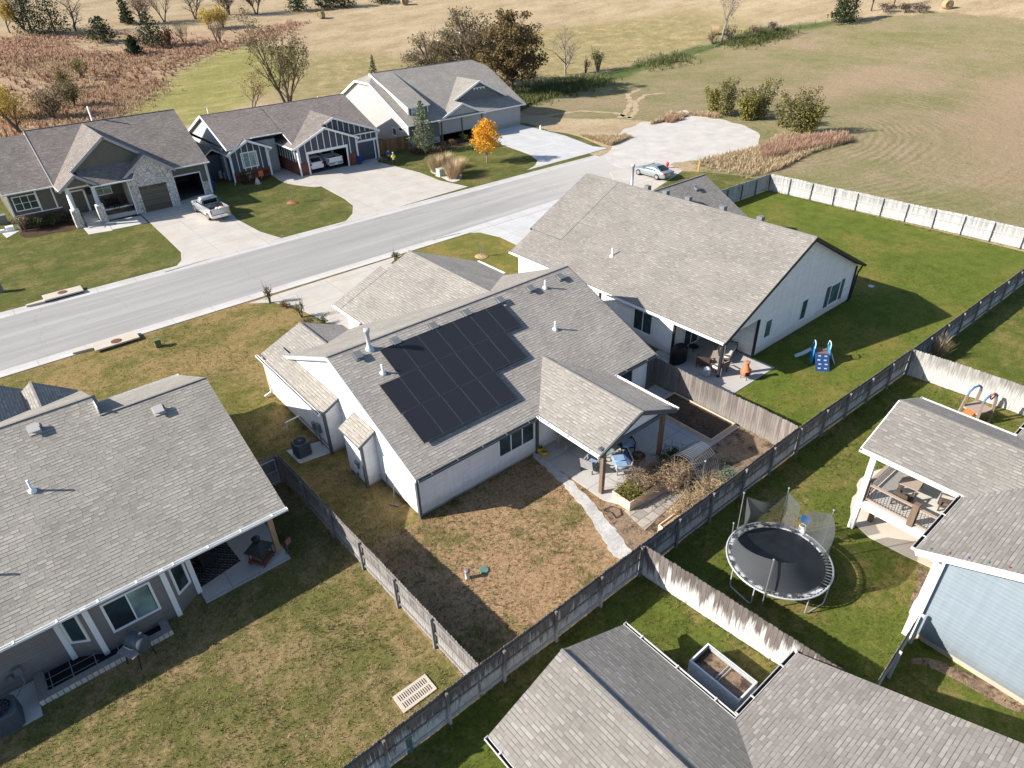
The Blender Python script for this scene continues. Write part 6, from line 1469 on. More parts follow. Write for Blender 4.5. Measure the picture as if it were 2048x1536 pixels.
for (px, py) in ((1479,982),(1578,971),(1668,1023),(1555,1103),(1464,1047)):
    zt_ = 3.0 if px != 1464 else 1.4; q = P(px, py, zt_); a = math.atan2(q.y-ctr.y, q.x-ctr.x); pole_a.append((a, zt_))
for a, z in pole_a:
    mb = MB(); c0, s0 = math.cos(a)*(RX+.05), math.sin(a)*(RX+.05); mb.tube([(c0,s0,.05),(c0*1.03,s0*1.03,z)], .024, 8); mb.ball((c0*1.03,s0*1.03,z+.04), .055, seg=8, rings=5); mb.build('net_pole', M['ventgray'], t)
srt = sorted((a % (2*PI), z) for a, z in pole_a); mb = MB(); n = 96; top = []
def netz(a):
    a %= 2*PI
    for i in range(len(srt)):
        a0, z0 = srt[i]; a1, z1 = srt[(i+1) % len(srt)]; a1 += 2*PI if i == len(srt)-1 else 0; aa = a+2*PI if a < a0 and i == len(srt)-1 else a
        if a0 <= aa <= a1: u = (aa-a0)/(a1-a0); return z0+(z1-z0)*u-math.sin(u*PI)*.25*min(1, (a1-a0)), math.sin(u*PI)
    return 1.8, 0
grid = []
for k in range(n+1):
    a = 2*PI*k/n; zt, sg = netz(a); col_ = []
    for j in range(7): u = j/6; r_ = RX*(.9+.10*u)-sg*.30*math.sin(u*PI*.6)-.20*sg*u; z = tz+(zt-.08-tz)*u; col_.append((r_*math.cos(a), r_*math.sin(a), z))
    grid.append(col_)
gap0 = math.atan2(*(lambda q: (q.y-ctr.y, q.x-ctr.x))(P(1622,1040,1.2))) % (2*PI)
for k in range(n):
    a = 2*PI*(k+.5)/n
    if abs(a-gap0) < .12: continue
    for j in range(6): mb.face([grid[k][j], grid[k+1][j], grid[k+1][j+1], grid[k][j+1]], 0, None, True)
mb.build('safety_net', M['net'], t)
a = gap0; c0, s0 = math.cos(a), math.sin(a); hp = thing('basketball_hoop', 'small blue and white basketball hoop on the trampoline rim', 'hoop', (ctr.x+c0*RX*1.0, ctr.y+s0*RX*1.0, .03), a-PI/2)
mb = MB(); mb.tube([(0,0,tz),(0,.02,1.75)], .03, 6); mb.build('pole', M['ventgray'], hp); mb = MB(); mb.box(-.2,.0,1.55,.2,.03,1.95); mb.build('backboard', plain('toy_blue', (.03,.14,.42), .5), hp)
mb = MB(); mb.tube([(.13*math.cos(k*PI/8),-.16+.13*math.sin(k*PI/8),1.5) for k in range(17)], .015, 6, caps=False); mb.build('rim', M['white'], hp); mb = MB(); mb.box(-.18,-.1,tz+.05,.14,-.02,tz+.3); mb.build('score_panel', M['galv'], hp)
# ------------------------------------------------------------------ trees and plants
BARK = plain('bark', (.10, .08, .065), .9, var=.3); BARKP = plain('pale_bark', (.24, .21, .18), .9, var=.2)
LM = {
 'olivetan': leafmat('thin_olive_leaves', (.10, .085, .04), (.17, .14, .07), (.26, .21, .12), .35),
 'oak': leafmat('rust_oak_leaves', (.10, .072, .030), (.165, .118, .05), (.25, .185, .085)),
 'olive': leafmat('olive_leaves', (.075, .072, .026), (.13, .115, .045), (.20, .17, .075)),
 'tan': leafmat('tan_twigs', (.16, .12, .075), (.25, .185, .11), (.34, .26, .16)),
 'cedar': leafmat('cedar_needles', (.016, .030, .012), (.032, .052, .020), (.06, .08, .03)),
 'spruce': leafmat('spruce_needles', (.09, .115, .065), (.15, .18, .10), (.22, .24, .14)),
 'maple': leafmat('yellow_maple_leaves', (.55, .22, .02), (.72, .37, .03), (.80, .52, .07), .3),
 'yellow': leafmat('golden_willow_leaves', (.36, .25, .05), (.52, .38, .09), (.62, .47, .14), .35),
 'hedgeg': leafmat('hedge_strip_green', (.06, .085, .022), (.11, .14, .04), (.24, .21, .10)),
 'green': leafmat('green_shrub_leaves', (.035, .055, .014), (.07, .095, .025), (.12, .14, .045)),
 'olivey': leafmat('gray_olive_leaves', (.12, .115, .042), (.19, .175, .07), (.28, .25, .11)),
 'yolive': leafmat('yellow_olive_leaves', (.11, .11, .024), (.20, .185, .045), (.29, .255, .08)),
 'redbrown': leafmat('red_brown_leaves', (.13, .06, .03), (.22, .105, .055), (.30, .16, .09)),
 'grasspl': leafmat('ornamental_grass', (.34, .25, .13), (.48, .36, .21), (.58, .46, .29)),
 'prairie': leafmat('prairie_stems', (.34, .20, .13), (.46, .30, .205), (.55, .39, .28), .45),
 'straw': leafmat('straw_stems', (.38, .29, .17), (.50, .39, .24), (.58, .47, .31), .4),
 'vine': leafmat('dry_vines', (.24, .17, .10), (.40, .29, .19), (.52, .40, .28)),
 'kale': leafmat('kale_leaves', (.07, .13, .085), (.13, .20, .14), (.2, .27, .19)),
 'dark': leafmat('dark_twigs', (.05, .038, .033), (.09, .065, .055), (.14, .10, .08)),
}
def branches(mb, base, hgt, q, levels=3, r0=.2, spread=.55, n0=5, lean=(0,0), seg=5, first=.3, droop=0.0, tips=None, wig=.12):
    """recursive limbs; collects tip points"""
    tips = [] if tips is None else tips
    def grow(p, d, ln, r, lv):
        pts = [p]; rs = [r]; k = 4 if lv < 2 else 3; dd = d.copy()
        for i in range(k):
            dd = (dd+Vector((q.uniform(-wig,wig), q.uniform(-wig,wig), q.uniform(-wig,wig)*.6+.03-droop*lv*.1))).normalized()
            pts.append(pts[-1]+dd*ln/k); rs.append(r*(1-.62*(i+1)/k))
        mb.tube(pts, rs, seg if lv == 0 else (4 if lv == 1 else 3), 0, lv == 0)
        if lv >= levels: tips.append(pts[-1]); tips.append(pts[-2]); return
        nb = n0 if lv == 0 else q.randint(3, 4)
        for j in range(nb):
            u = first+(1-first)*(j+q.random()*.7)/nb; u = min(u, .98)
            i = min(int(u*k), k-1); f = u*k-i; b = pts[i].lerp(pts[i+1], f); az = j*2.4+q.uniform(-.5,.5)
            sp = spread*q.uniform(.7,1.3); nd = (dd*math.cos(sp)+Vector((math.cos(az), math.sin(az), q.uniform(-.05,.35)))*math.sin(sp)).normalized()
            grow(b, nd, ln*q.uniform(.5,.72), rs[i]*.62, lv+1)
        if lv == 0: grow(pts[-1], dd, ln*.55, rs[-1], 1)
    grow(Vector(base), Vector((lean[0], lean[1], 1)).normalized(), hgt*.45, r0, 0); return tips
def leaf(mb, c, s, q, flat=0.0):
    n = Vector((q.gauss(0,1), q.gauss(0,1), q.gauss(0,1)*(1-flat)+flat*1.5)).normalized(); u = n.orthogonal().normalized(); v = n.cross(u); a = q.uniform(0, 6.28); u2 = u*math.cos(a)+v*math.sin(a); v2 = n.cross(u2)
    s1, s2 = s*q.uniform(.6,1.2), s*q.uniform(.35,.8); mb.face([c-u2*s1, c-v2*s2, c+u2*s1, c+v2*s2])
def cloud(mb, c, r, n, s, q, rz=None):
    c = Vector(c); rz = r if rz is None else rz
    for _ in range(n):
        d = Vector((q.gauss(0,1), q.gauss(0,1), q.gauss(0,1))).normalized()*(q.random()**.45); leaf(mb, c+Vector((d.x*r, d.y*r, d.z*rz)), s, q)
def tree(name, label, base, hgt, kind, seed, r0=None, spread=.55, levels=3, n0=5, lean=(0,0), leaves=0, ls=.16, cr=.6, leafr=1.0, bark=None, group=None, first=.3, stems=1, cat='tree', droop=0):
    q = random.Random(seed); t = thing(name, label, cat, base, q.uniform(0, 6), group); r0 = hgt*.022 if r0 is None else r0
    mb = MB(); tips = []
    for k in range(stems):
        a = k*2*PI/max(stems,1)+.3; ll = (lean[0]+(.28*math.cos(a) if stems > 1 else 0), lean[1]+(.28*math.sin(a) if stems > 1 else 0))
        branches(mb, (.15*k*math.cos(a), .15*k*math.sin(a), -.1), hgt*(1 if k == 0 else q.uniform(.7,.95)), q, levels, r0, spread, n0, ll, first=first, tips=tips, droop=droop)
    mb.build('trunk', bark or BARK, t)
    if leaves and kind:
        lb = MB(); use = [p for p in tips if q.random() < leafr] or tips
        per = max(1, leaves//len(use))
        for p in use: cloud(lb, p, cr*q.uniform(.6,1.3), per, ls, q)
        lb.build('crown', LM[kind], t)
    return t
def conifer(name, label, base, hgt, r, kind, seed, n=1600, s=.14, group=None, cat='tree', round_=.75):
    q = random.Random(seed); t = thing(name, label, cat, base, q.uniform(0, 6), group)
    mb = MB(); mb.tube([(0,0,-.1),(0,0,hgt*.5),(0,0,hgt*.95)], [hgt*.025,hgt*.015,.01], 6)
    lb = MB(); nb = int(26+hgt*5)
    for k in range(nb):
        u = (k+q.random())/nb; z = hgt*(.04+.93*u); rr = r*((1-u)**round_)*q.uniform(.72,1.18)+.05; a = k*2.399+q.uniform(-.3,.3)
        e = Vector((rr*math.cos(a), rr*math.sin(a), z+rr*q.uniform(-.05,.25))); b0 = Vector((0,0,z-.05*rr)); mb.tube([b0, e], [.03,.008], 3, caps=False)
        for _ in range(max(3, int(n/nb*(.35+1.1*(1-u))))):
            f = q.random()**.6; w = rr*.24*(1.1-f*.5); p = b0.lerp(e, f)+Vector((q.gauss(0,w), q.gauss(0,w), q.gauss(0,w*.6))); leaf(lb, p, s, q)
    mb.build('trunk', BARK, t); lb.build('crown', LM[kind], t); return t
def shrub(name, label, base, r, hgt, kind, seed, n=500, s=.08, group=None, clumps=7, twigs=True, cat='shrub'):
    q = random.Random(seed); t = thing(name, label, cat, base, 0, group); lb = MB(); mb = MB()
    for k in range(clumps):
        a = q.uniform(0, 6.28); d = r*q.uniform(.05,.75); c = Vector((d*math.cos(a), d*math.sin(a), hgt*q.uniform(.35,.8))); cloud(lb, c, r*.45, n//clumps, s, q, hgt*.28)
        mb.tube([(d*.2*math.cos(a), d*.2*math.sin(a), 0), c*.6, c], [.03*hgt,.02*hgt,.008*hgt], 4, caps=False)
        for _ in range(5): e = c+Vector((q.gauss(0,r*.4), q.gauss(0,r*.4), abs(q.gauss(0,hgt*.3)))); mb.tube([c*.7, e], [.012*hgt,.003], 3, caps=False)
    if twigs: mb.build('stems', BARK, t)
    lb.build('foliage', LM[kind], t); return t
def blades(mb, base, hgt, q, n, spread, w=.02):
    b = Vector(base)
    for _ in range(n):
        a = q.uniform(0, 6.28); d = Vector((math.cos(a), math.sin(a), 0)); o = b+d*q.random()*spread*.35; h_ = hgt*q.uniform(.6,1.1); e = o+d*spread*q.uniform(.2,1)*.8+Vector((0,0,h_)); m_ = o.lerp(e, .55)+Vector((0,0,h_*.12)); sd = Vector((-d.y, d.x, 0))*w
        mb.face([o-sd, o+sd, m_+sd*.8, m_-sd*.8]); mb.face([m_-sd*.8, m_+sd*.8, e])
def ograss(label, base, hgt, r, kind, seed, n=260, group=None, name='ornamental_grass'):
    q = random.Random(seed); mb = MB(); blades(mb, (0,0,0), hgt, q, n, r, .022)
    o = mb.build(name, LM[kind]); o.location = base; return tag(o, label, 'grass clump', group)

def crowned(name, label, base, hgt, rad, kind, seed, n, s, clumps):
    """broad tree: limbs reaching leaf clumps spread through a low rounded crown"""
    q = random.Random(seed); t = thing(name, label, 'tree', base); mb = MB(); lb = MB()
    mb.tube([(0,0,-.2),(.1,.05,hgt*.22),(.2,.1,hgt*.45)], [hgt*.026,hgt*.02,hgt*.014], 8)
    for k in range(clumps):
        d = Vector((q.gauss(0,1), q.gauss(0,1), q.gauss(0,.9))).normalized()*(.35+.65*q.random()**.5)
        c = Vector((d.x*rad, d.y*rad, hgt*.54+d.z*hgt*.44))
        if c.z < 1.2: c.z = 1.2
        b = Vector((.1*q.random(), .1, hgt*q.uniform(.14,.42))); m = b.lerp(c, .55)+Vector((0,0,hgt*.05)); mb.tube([b, m, c], [hgt*.011,hgt*.007,.02], 4, caps=False)
        for _ in range(6): e = c+Vector((q.gauss(0,1), q.gauss(0,1), q.gauss(.3,.8)))*rad*.16; mb.tube([m.lerp(c, q.uniform(.4,1)), e], [.04,.01], 3, caps=False)
        cloud(lb, c, rad*q.uniform(.15,.27), int(n/clumps*q.uniform(.5,1.5)), s, q, rad*q.uniform(.12,.2))
    mb.build('trunk', BARK, t); lb.build('crown', LM[kind], t); return t
# backdrop behind the far houses
tree('ragged_tree', 'ragged half bare tree with several trunks behind the navy house', P(578, 222), 19, 'olivetan', 11, .30, .48, 3, 6, leaves=4600, ls=.16, cr=.7, leafr=.5, stems=3)
tree('leaning_sapling', 'thin leaning bare tree left of the ragged tree behind the navy house', P(505, 218), 8.5, 'redbrown', 12, .12, .6, 3, 5, (-.5,.1), leaves=700, ls=.13, cr=.8, leafr=.6, stems=2)
crowned('oak_tree', 'dense rust brown oak right of the dormer house', P(1024, 190), 14.6, 6.3, 'oak', 21, 11500, .24, 95)
crowned('olive_tree', 'broad thinning olive brown tree behind the dormer house', P(940, 178), 14.0, 7.0, 'olivetan', 22, 8000, .2, 120)
crowned('olive_tree', 'pale half bare tree behind the dormer house, left of the broad one', P(862, 172), 10.0, 5.6, 'olivetan', 23, 3600, .17, 80)
conifer('small_spruce', 'small spruce top showing behind the dormer house left end', P(748, 152), 4.2, 1.1, 'cedar', 31, 700, .13)
tree('bare_tree', 'bare spreading tree on the green hedge strip', P(1131, 150), 13.5, None, 24, .26, .95, 4, 7, first=.12, bark=BARKP)
shrub('hedge_shrub', 'small rounded shrub right of the bare hedge strip tree', P(1196, 142), 1.7, 4.2, 'green', 25, 700, .14); shrub('hedge_shrub', 'small twiggy shrub touching the bare hedge strip tree', P(1170, 146), 1.3, 3.0, 'dark', 26, 250, .1)
tree('bare_tree', 'bare leaning tree beside the hay bale', P(1443, 84), 15.5, 'dark', 27, .3, .5, 4, 5, (.22,-.1), leaves=500, ls=.14, cr=.7, leafr=.3, bark=BARKP)
for px, py, r, hh, k, lb in ((1462,84,2.2,3.4,'dark','dark thorny shrub at the foot of the leaning tree'), (1425,88,1.8,2.6,'tan','pale thicket left of the leaning tree'), (1510,72,2.4,2.6,'tan','tan thicket along the fence right of the leaning tree'), (1548,66,2.4,2.4,'dark','dark thicket along the fence, nearer the lone cedar')): shrub('hedge_shrub', lb, P(px, py), r, hh, k, px, 420, .13)
conifer('cedar_tree', 'dark green lone cedar on the far field edge', P(1686, 46), 8.5, 3.6, 'cedar', 32, 2400, .26, round_=.6)
tree('bare_tree', 'bare forked tree right of the lone cedar', P(1742, 22), 9.5, None, 28, .22, .9, 4, 5)
tree('bare_tree', 'dark bare tree at the top edge right of the forked tree', P(1786, 14), 8.5, 'dark', 29, .2, .6, 3, 6, leaves=500, ls=.15, cr=.8)
for px, w_ in ((1770,2.6),(1812,3.0),(1842,2.4)): shrub('hedge_shrub', {1770:'dark brush below the top edge bare tree',1812:'dark brush right of the top edge bare tree',1842:'low dark brush at the end of the far hedge'}[px], P(px, 25), w_, 2.0, 'dark', px, 500, .16)
# brush patch beside the gravel turnaround
for px, py, hh, r, k, sd in ((1450,232,5.6,3.2,'olivey',41),(1428,228,4.2,2.4,'yolive',42),(1518,238,6.0,3.1,'olivey',43),(1492,240,4.2,2.8,'yolive',44),(1592,268,6.6,3.6,'olivey',45),(1566,254,4.4,2.6,'olivey',46),(1612,268,4.8,2.9,'yolive',47)):
    lb = {41:'tall yellow green shrub left in the brush patch by the turnaround',42:'golden shrub at the left end of the brush patch',43:'tall dark green shrub in the middle of the brush patch',44:'bushy yellow green shrub in the middle of the brush patch',45:'tallest dark green shrub at the right of the brush patch',46:'low shrub between the middle and right of the brush patch',47:'yellow green shrub at the right end of the brush patch'}[sd]
    q = random.Random(sd); t = thing('tall_shrub', lb, 'shrub', P(px, py)); mb = MB(); lb_ = MB()
    for s_ in range(9):
        a = s_*2.4; tilt = q.uniform(.05,.32); top = Vector((r*math.cos(a)*tilt*2.6, r*math.sin(a)*tilt*2.6, hh*q.uniform(.62,1.0))); mb.tube([(0,0,-.1), top*.55+Vector((0,0,.2)), top], [.07,.045,.012], 4, caps=False)
        for j in range(11):
            u = .12+.86*j/10; c = top*u; cloud(lb_, c, r*.36*(1.15-u*.6), 30, .15, q, hh*.07)
    mb.build('stems', BARK, t); lb_.build('foliage', LM[k], t)
# upper-left prairie
for px, py, hh, r, k, lb in ((65,68,9.5,4.4,'cedar','dark cedar at the far left treeline beside a yellow tree'),(112,68,9.0,5.0,'cedar','wide dark cedar beside the bare far left tree'),(208,84,5.6,3.6,'cedar','spreading cedar alone on the red prairie'),(308,94,7.6,3.7,'cedar','bushy cedar with a red brown shrub at its side'),(270,109,4.0,1.9,'cedar','small cedar below the bushy cedar'),(256,48,7.2,1.9,'cedar','narrow cedar at the left of the far bare grove'),(597,22,6.4,3.0,'cedar','conical cedar left of the dark cedar hedge'),(652,16,5.2,3.4,'cedar','left end of the dark cedar hedge at the top'),(690,14,5.6,3.8,'cedar','right end of the dark cedar hedge at the top'),(764,6,5.0,4.0,'cedar','cedar clump at the top edge near a hay bale')): conifer('cedar_tree', lb, P(px, py), hh, r, k, px*3+py, 1500, .26, round_=.55)
shrub('red_shrub', 'red brown shrub against the bushy cedar', P(341, 94), 1.8, 5.0, 'redbrown', 51, 700, .16)
tree('bare_tree', 'bare tree leaning right at the far left treeline', P(152, 62), 12.5, 'tan', 52, .3, .9, 4, 5, (.15,0), leaves=400, ls=.14, cr=.7, first=.2)
tree('bare_tree', 'pale bare tree behind the far left cedars', P(48, 60), 13, 'tan', 53, .26, .9, 4, 6, leaves=900, ls=.15, cr=.9, stems=2)
tree('yellow_tree', 'yellow willow at the left edge of the treeline', P(20, 66), 8.0, 'yellow', 54, .2, .6, 3, 6, leaves=1600, ls=.2, cr=1.2)
tree('bare_tree', 'tan bushy tree right of the narrow far cedar', P(285, 48), 11, 'tan', 55, .24, .9, 3, 7, leaves=1800, ls=.17, cr=1.1, stems=2); tree('bare_tree', 'slim bare tree in the middle of the far grove', P(330, 44), 11.5, 'tan', 56, .2, .45, 3, 6, leaves=500, ls=.14, cr=.8, stems=2)
tree('bare_tree', 'bare spreading tree at the right of the far grove', P(392, 38), 12.5, None, 57, .3, .9, 4, 6, stems=2)
tree('dark_tree', 'dark bare thicket tree right of the far grove', P(458, 30), 9.5, 'dark', 58, .24, .7, 3, 7, leaves=1500, ls=.17, cr=1.2, stems=3); tree('dark_tree', 'dark bare thicket tree left of the conical cedar', P(512, 28), 10, 'dark', 59, .24, .7, 3, 7, leaves=1500, ls=.17, cr=1.2, stems=3)
tree('yellow_tree', 'golden willow shrub on the prairie, left of two', P(418, 58), 6.0, 'yellow', 60, .14, .7, 3, 6, leaves=2000, ls=.18, cr=1.1, stems=3); tree('yellow_tree', 'golden willow shrub on the prairie, right of two', P(446, 55), 6.0, 'yellow', 61, .14, .7, 3, 6, leaves=2000, ls=.18, cr=1.1, stems=3)
tree('bare_bush', 'bare many stemmed bush below the golden willows', P(440, 89), 7.5, 'tan', 62, .12, .45, 3, 4, leaves=500, ls=.12, cr=.7, stems=5, cat='shrub'); tree('bare_bush', 'bare many stemmed bush left of the other below the willows', P(368, 88), 6.5, 'tan', 63, .1, .45, 3, 4, leaves=300, ls=.12, cr=.7, stems=4, cat='shrub')
shrub('green_bush', 'green bush on the red prairie behind the olive house', P(132, 178), 1.9, 4.4, 'yolive', 64, 700, .15); shrub('green_bush', 'yellow green bush beside the green prairie bush', P(166, 155), 1.8, 3.6, 'yolive', 65, 550, .15)
tree('yellow_tree', 'large golden tree leaning behind the olive house left corner', P(45, 268), 12, 'yellow', 66, .32, .6, 3, 7, (-.45,.15), leaves=3600, ls=.17, cr=1.2, first=.15); tree('yellow_tree', 'golden brown tree behind the olive house roof', P(108, 238), 7.5, 'tan', 67, .16, .7, 3, 6, leaves=2200, ls=.16, cr=1.1, stems=3, first=.15); tree('yellow_tree', 'olive gold bushy tree near the olive house chimney pipe', P(150, 215), 6.0, 'olive', 68, .12, .7, 3, 6, leaves=1800, ls=.15, cr=1.0, stems=3, first=.15); tree('yellow_tree', 'golden tree at the left edge behind the olive house', P(8, 240), 8.0, 'yellow', 69, .2, .7, 3, 6, leaves=2000, ls=.17, cr=1.1, stems=2, first=.15)
# front yards
t = thing('maple_tree', 'small bright yellow orange maple on the dormer house lawn', 'tree', P(974, 326, .03)); mb = MB(); q = random.Random(5); tips = branches(mb, (0,0,0), 4.0, q, 3, .10, .5, 8, first=.42); mb.build('trunk', BARKP, t)
lb = MB()
for _ in range(2900):
    d = Vector((q.gauss(0,1), q.gauss(0,1), q.gauss(0,1))).normalized()*(q.random()**.33); z = d.z; lob = 1+.2*math.sin(4*math.atan2(d.y,d.x)+z*5)+.12*math.sin(9*z+3*d.x); w_ = 1.8*(1-.25*z)*lob; leaf(lb, Vector((d.x*w_, d.y*w_, 3.35+z*2.1*(.9+.1*lob))), .13, q)
lb.build('crown', LM['maple'], t)
conifer('spruce_tree', 'pale green spruce in the dormer house bed', P(849, 304, .03), 6.8, 2.2, 'spruce', 71, 3600, .12)
mulch_ring = lambda p, r, lab: None
def sapling(label, base, hgt, kind, seed, ring=M['mulch'], leaves=0):
    t = thing('young_tree', label, 'tree', base); q = random.Random(seed); mb = MB(); tips = branches(mb, (0,0,0), hgt, q, 2, .045, .45, 5, first=.35); mb.build('trunk', BARKP, t)
    mb = MB(); mb.lathe([(.62,.0),(.5,.06),(.2,.14)], (0,0,.03), 18); mb.build('mulch_ring', ring, t)
    if leaves:
        lb = MB(); [cloud(lb, p, .2, max(1, leaves//len(tips)), .05, q) for p in tips]; lb.build('crown', LM[kind], t)
sapling('young bare tree in a red mulch ring on the navy house lawn', P(585, 406, .03), 3.0, 'yolive', 72, plain('red_mulch', (.30,.12,.06), .9), 120); sapling('bare sapling in a straw mound on the lawn behind the solar house garage', P(963, 513, .03), 1.8, 'tan', 73, M['straw'])
for k, (px, py, hh, r) in enumerate(((872,343,1.9,1.5),(892,336,1.9,1.5),(907,356,2.15,2.0),(917,347,1.9,1.6))): ograss(['tan ornamental grass left of the green transformer','tan ornamental grass behind the green transformer','largest tan ornamental grass right of the green transformer','tan ornamental grass at the right end of the gravel bed'][k], P(px, py, .05), hh, r, 'grasspl', 80+k, 620)
for k, (px, py, kd, lb) in enumerate(((858,304,'green','low green shrub beside the pale spruce'),(884,298,'olive','olive shrub in the dormer house bed'),(905,291,'redbrown','rusty red shrub in the dormer house bed'),(926,283,'yolive','yellow green shrub in the dormer house bed'),(945,276,'olive','shrub at the right end of the dormer house bed'),(835,308,'redbrown','small rusty shrub left of the spruce'),(896,300,'tan','pale twiggy shrub under the porch posts'))): shrub('bed_shrub', lb, P(px, py, .05), .75, 1.1, kd, 90+k, 260, .07)
for k, (px, py, kd, lb) in enumerate(((45,455,'tan','twiggy bush at the olive house left corner'),(75,452,'green','dark bush under the olive house triple window'),(105,448,'green','dark green bush right of the triple window'),(140,444,'dark','dark bush beside the olive house column'),(240,432,'green','low green bush by the olive house steps'),(265,428,'dark','dark bush by the stone garage pier'),(492,364,'green','low bush under the navy house window'),(532,352,'green','bush at the navy house path corner'))): shrub('bed_shrub', lb, (P(px, py).x, min(P(px, py).y, 82.9) if px < 160 else P(px, py).y, .05), .95, 1.2 if px > 50 else 1.7, kd, 100+k, 420, .09)
for k, (px, py, kd, hh, lb) in enumerate(((540,606,'olive',1.5,'weedy bush at the driveway edge near the street'),(604,634,'olive',1.5,'weedy bush at the driveway edge near the garage'),(570,614,'redbrown',.6,'low rusty weeds along the driveway edge'),(618,650,'tan',.7,'dry weeds by the front corner of the white house'),(646,650,'green',.7,'small round boxwood by the white house entry'),(790,522,'green',.8,'green weeds at the garage front corner'))): shrub('driveway_weed', lb, P(px, py, .04), .55 if hh > 1 else .5, hh, kd, 120+k, 260, .06)
# garden growth
q = random.Random(9); b1x, b1y = b1.x, b1.y
def heap(name, label, kind, x0, x1, y0, y1, z0, hh, n, s, seed):
    q = random.Random(seed); mb = MB()
    for _ in range(n):
        x = q.uniform(x0, x1); y = q.uniform(y0, y1); e = hh*q.random()**1.3; leaf(mb, Vector((x+q.gauss(0,.06), y+q.gauss(0,.06), z0+e)), s, q)
        if q.random() < .25: p = Vector((x, y, z0)); mb.tube([p, p+Vector((q.gauss(0,.2), q.gauss(0,.2), e+.15)), p+Vector((q.gauss(0,.35), q.gauss(0,.35), e+.25))], .008, 3, caps=False)
    o = mb.build(name, LM[kind], None, Vector(((x0+x1)/2, (y0+y1)/2, z0))); return tag(o, label, 'plant')
heap('herb_patch', 'green herbs at the near end of the deep raised bed', 'yolive', b1x+.1, b1x+1.0, b1y+.1, b1y+1.0, .5, .28, 700, .06, 1)
heap('dry_vines', 'tan drying vines over the middle of the deep raised bed', 'vine', b1x+.9, b1x+3.0, b1y, b1y+1.15, .5, .5, 1500, .055, 2); heap('dry_vines', 'gray brown vines tangled on the wire arch', 'vine', b1x+2.1, b1x+3.6, b1y-.9, b1y+.4, .45, .95, 1400, .045, 3)
heap('green_growth', 'green leaves at the far end of the deep raised bed by the patio', 'green', b1x+3.3, b1x+4.8, b1y+.75, b1y+1.2, .5, .35, 420, .07, 4)
heap('dry_stalks', 'long dry stalks over the narrow straw bed', 'straw', b2.x+.9, b2.x+4.4, 12.45, 13.5, .45, .55, 1500, .06, 5); heap('kale_plant', 'blue green kale plant in the narrow straw bed', 'kale', b2.x+4.3, b2.x+5.2, 12.5, 13.2, .45, .5, 420, .11, 6)
ograss('dry tan bush by the right fence corner', P(1872, 716), 1.7, .9, 'straw', 130, 160, name='dry_bush')

# ------------------------------------------------------------------ prairie growth nobody could count
def scatter(name, poly, n, kind, hmin, hmax, seed, per=4, w=.05, avoid=()):
    q = random.Random(seed); xs_ = [p[0] for p in poly]; ys_ = [p[1] for p in poly]; mb = MB(); c = 0
    g_ = 0
    while c < n and g_ < n*40:
        g_ += 1
        x, y = q.uniform(min(xs_), max(xs_)), q.uniform(min(ys_), max(ys_))
        if not inside(poly, x, y): continue
        if n > 500 and math.sin(x*.21+seed)+math.sin(y*.17+x*.05)+math.sin(x*.06-y*.09) < q.uniform(-1.6,1.2): continue
        c += 1; hh = q.uniform(hmin, hmax)
        if n > 2000 and hmin >= .3: x += q.gauss(0, 2.2); y += q.gauss(0, 2.2)
        blades(mb, (x, y, elev(x, y)-.03), hh, q, per, hh*.75, w)
    o = mb.build(name, LM[kind]); return tag(o, None, None, None, 'stuff')
nearp = pxpoly([(0,120),(120,110),(330,112),(400,105),(345,155),(270,210),(225,240),(160,250),(0,290)])
farp = pxpoly([(0,78),(250,68),(430,75),(600,45),(560,76),(420,104),(330,112),(0,122)])
scatter('prairie_grass', nearp, 3000, 'prairie', .3, .8, 1, 6, .06); scatter('prairie_grass', nearp, 3800, 'straw', .3, .7, 2, 6, .06); scatter('prairie_grass', farp, 2600, 'prairie', .4, .9, 3, 5, .1); scatter('prairie_grass', nearp, 500, 'redbrown', .5, 1.2, 4, 8, .06)
for k, (poly, n, kd, a, b) in enumerate((([(1262,276),(1222,292),(1130,262),(1100,245),(1150,238),(1240,248)], 2200, 'straw', .2, .7), ([(1300,250),(1345,222),(1420,212),(1440,236),(1380,232)], 900, 'straw', .3, .8),
        ([(1350,336),(1400,322),(1520,296),(1560,270),(1640,270),(1690,268),(1700,285),(1620,308),(1560,340),(1480,362),(1400,345)], 4200, 'straw', .25, .8), ([(1520,300),(1600,282),(1690,272),(1700,286),(1600,305),(1530,322)], 1700, 'prairie', .5, 1.3),
        ([(1318,242),(1352,232),(1366,240),(1340,247)], 260, 'prairie', .4, .9), ([(1040,210),(1062,194),(1300,136),(1560,66),(1560,60),(1300,124),(1062,184),(1040,198)], 5200, 'hedgeg', .4, 1.2), ([(980,205),(1060,195),(1100,185),(1040,225),(1000,235)], 1500, 'hedgeg', .3, 1.0))):
    scatter('dry_grass', pxpoly(poly), n, kd, a, b, 20+k, 5, .04)

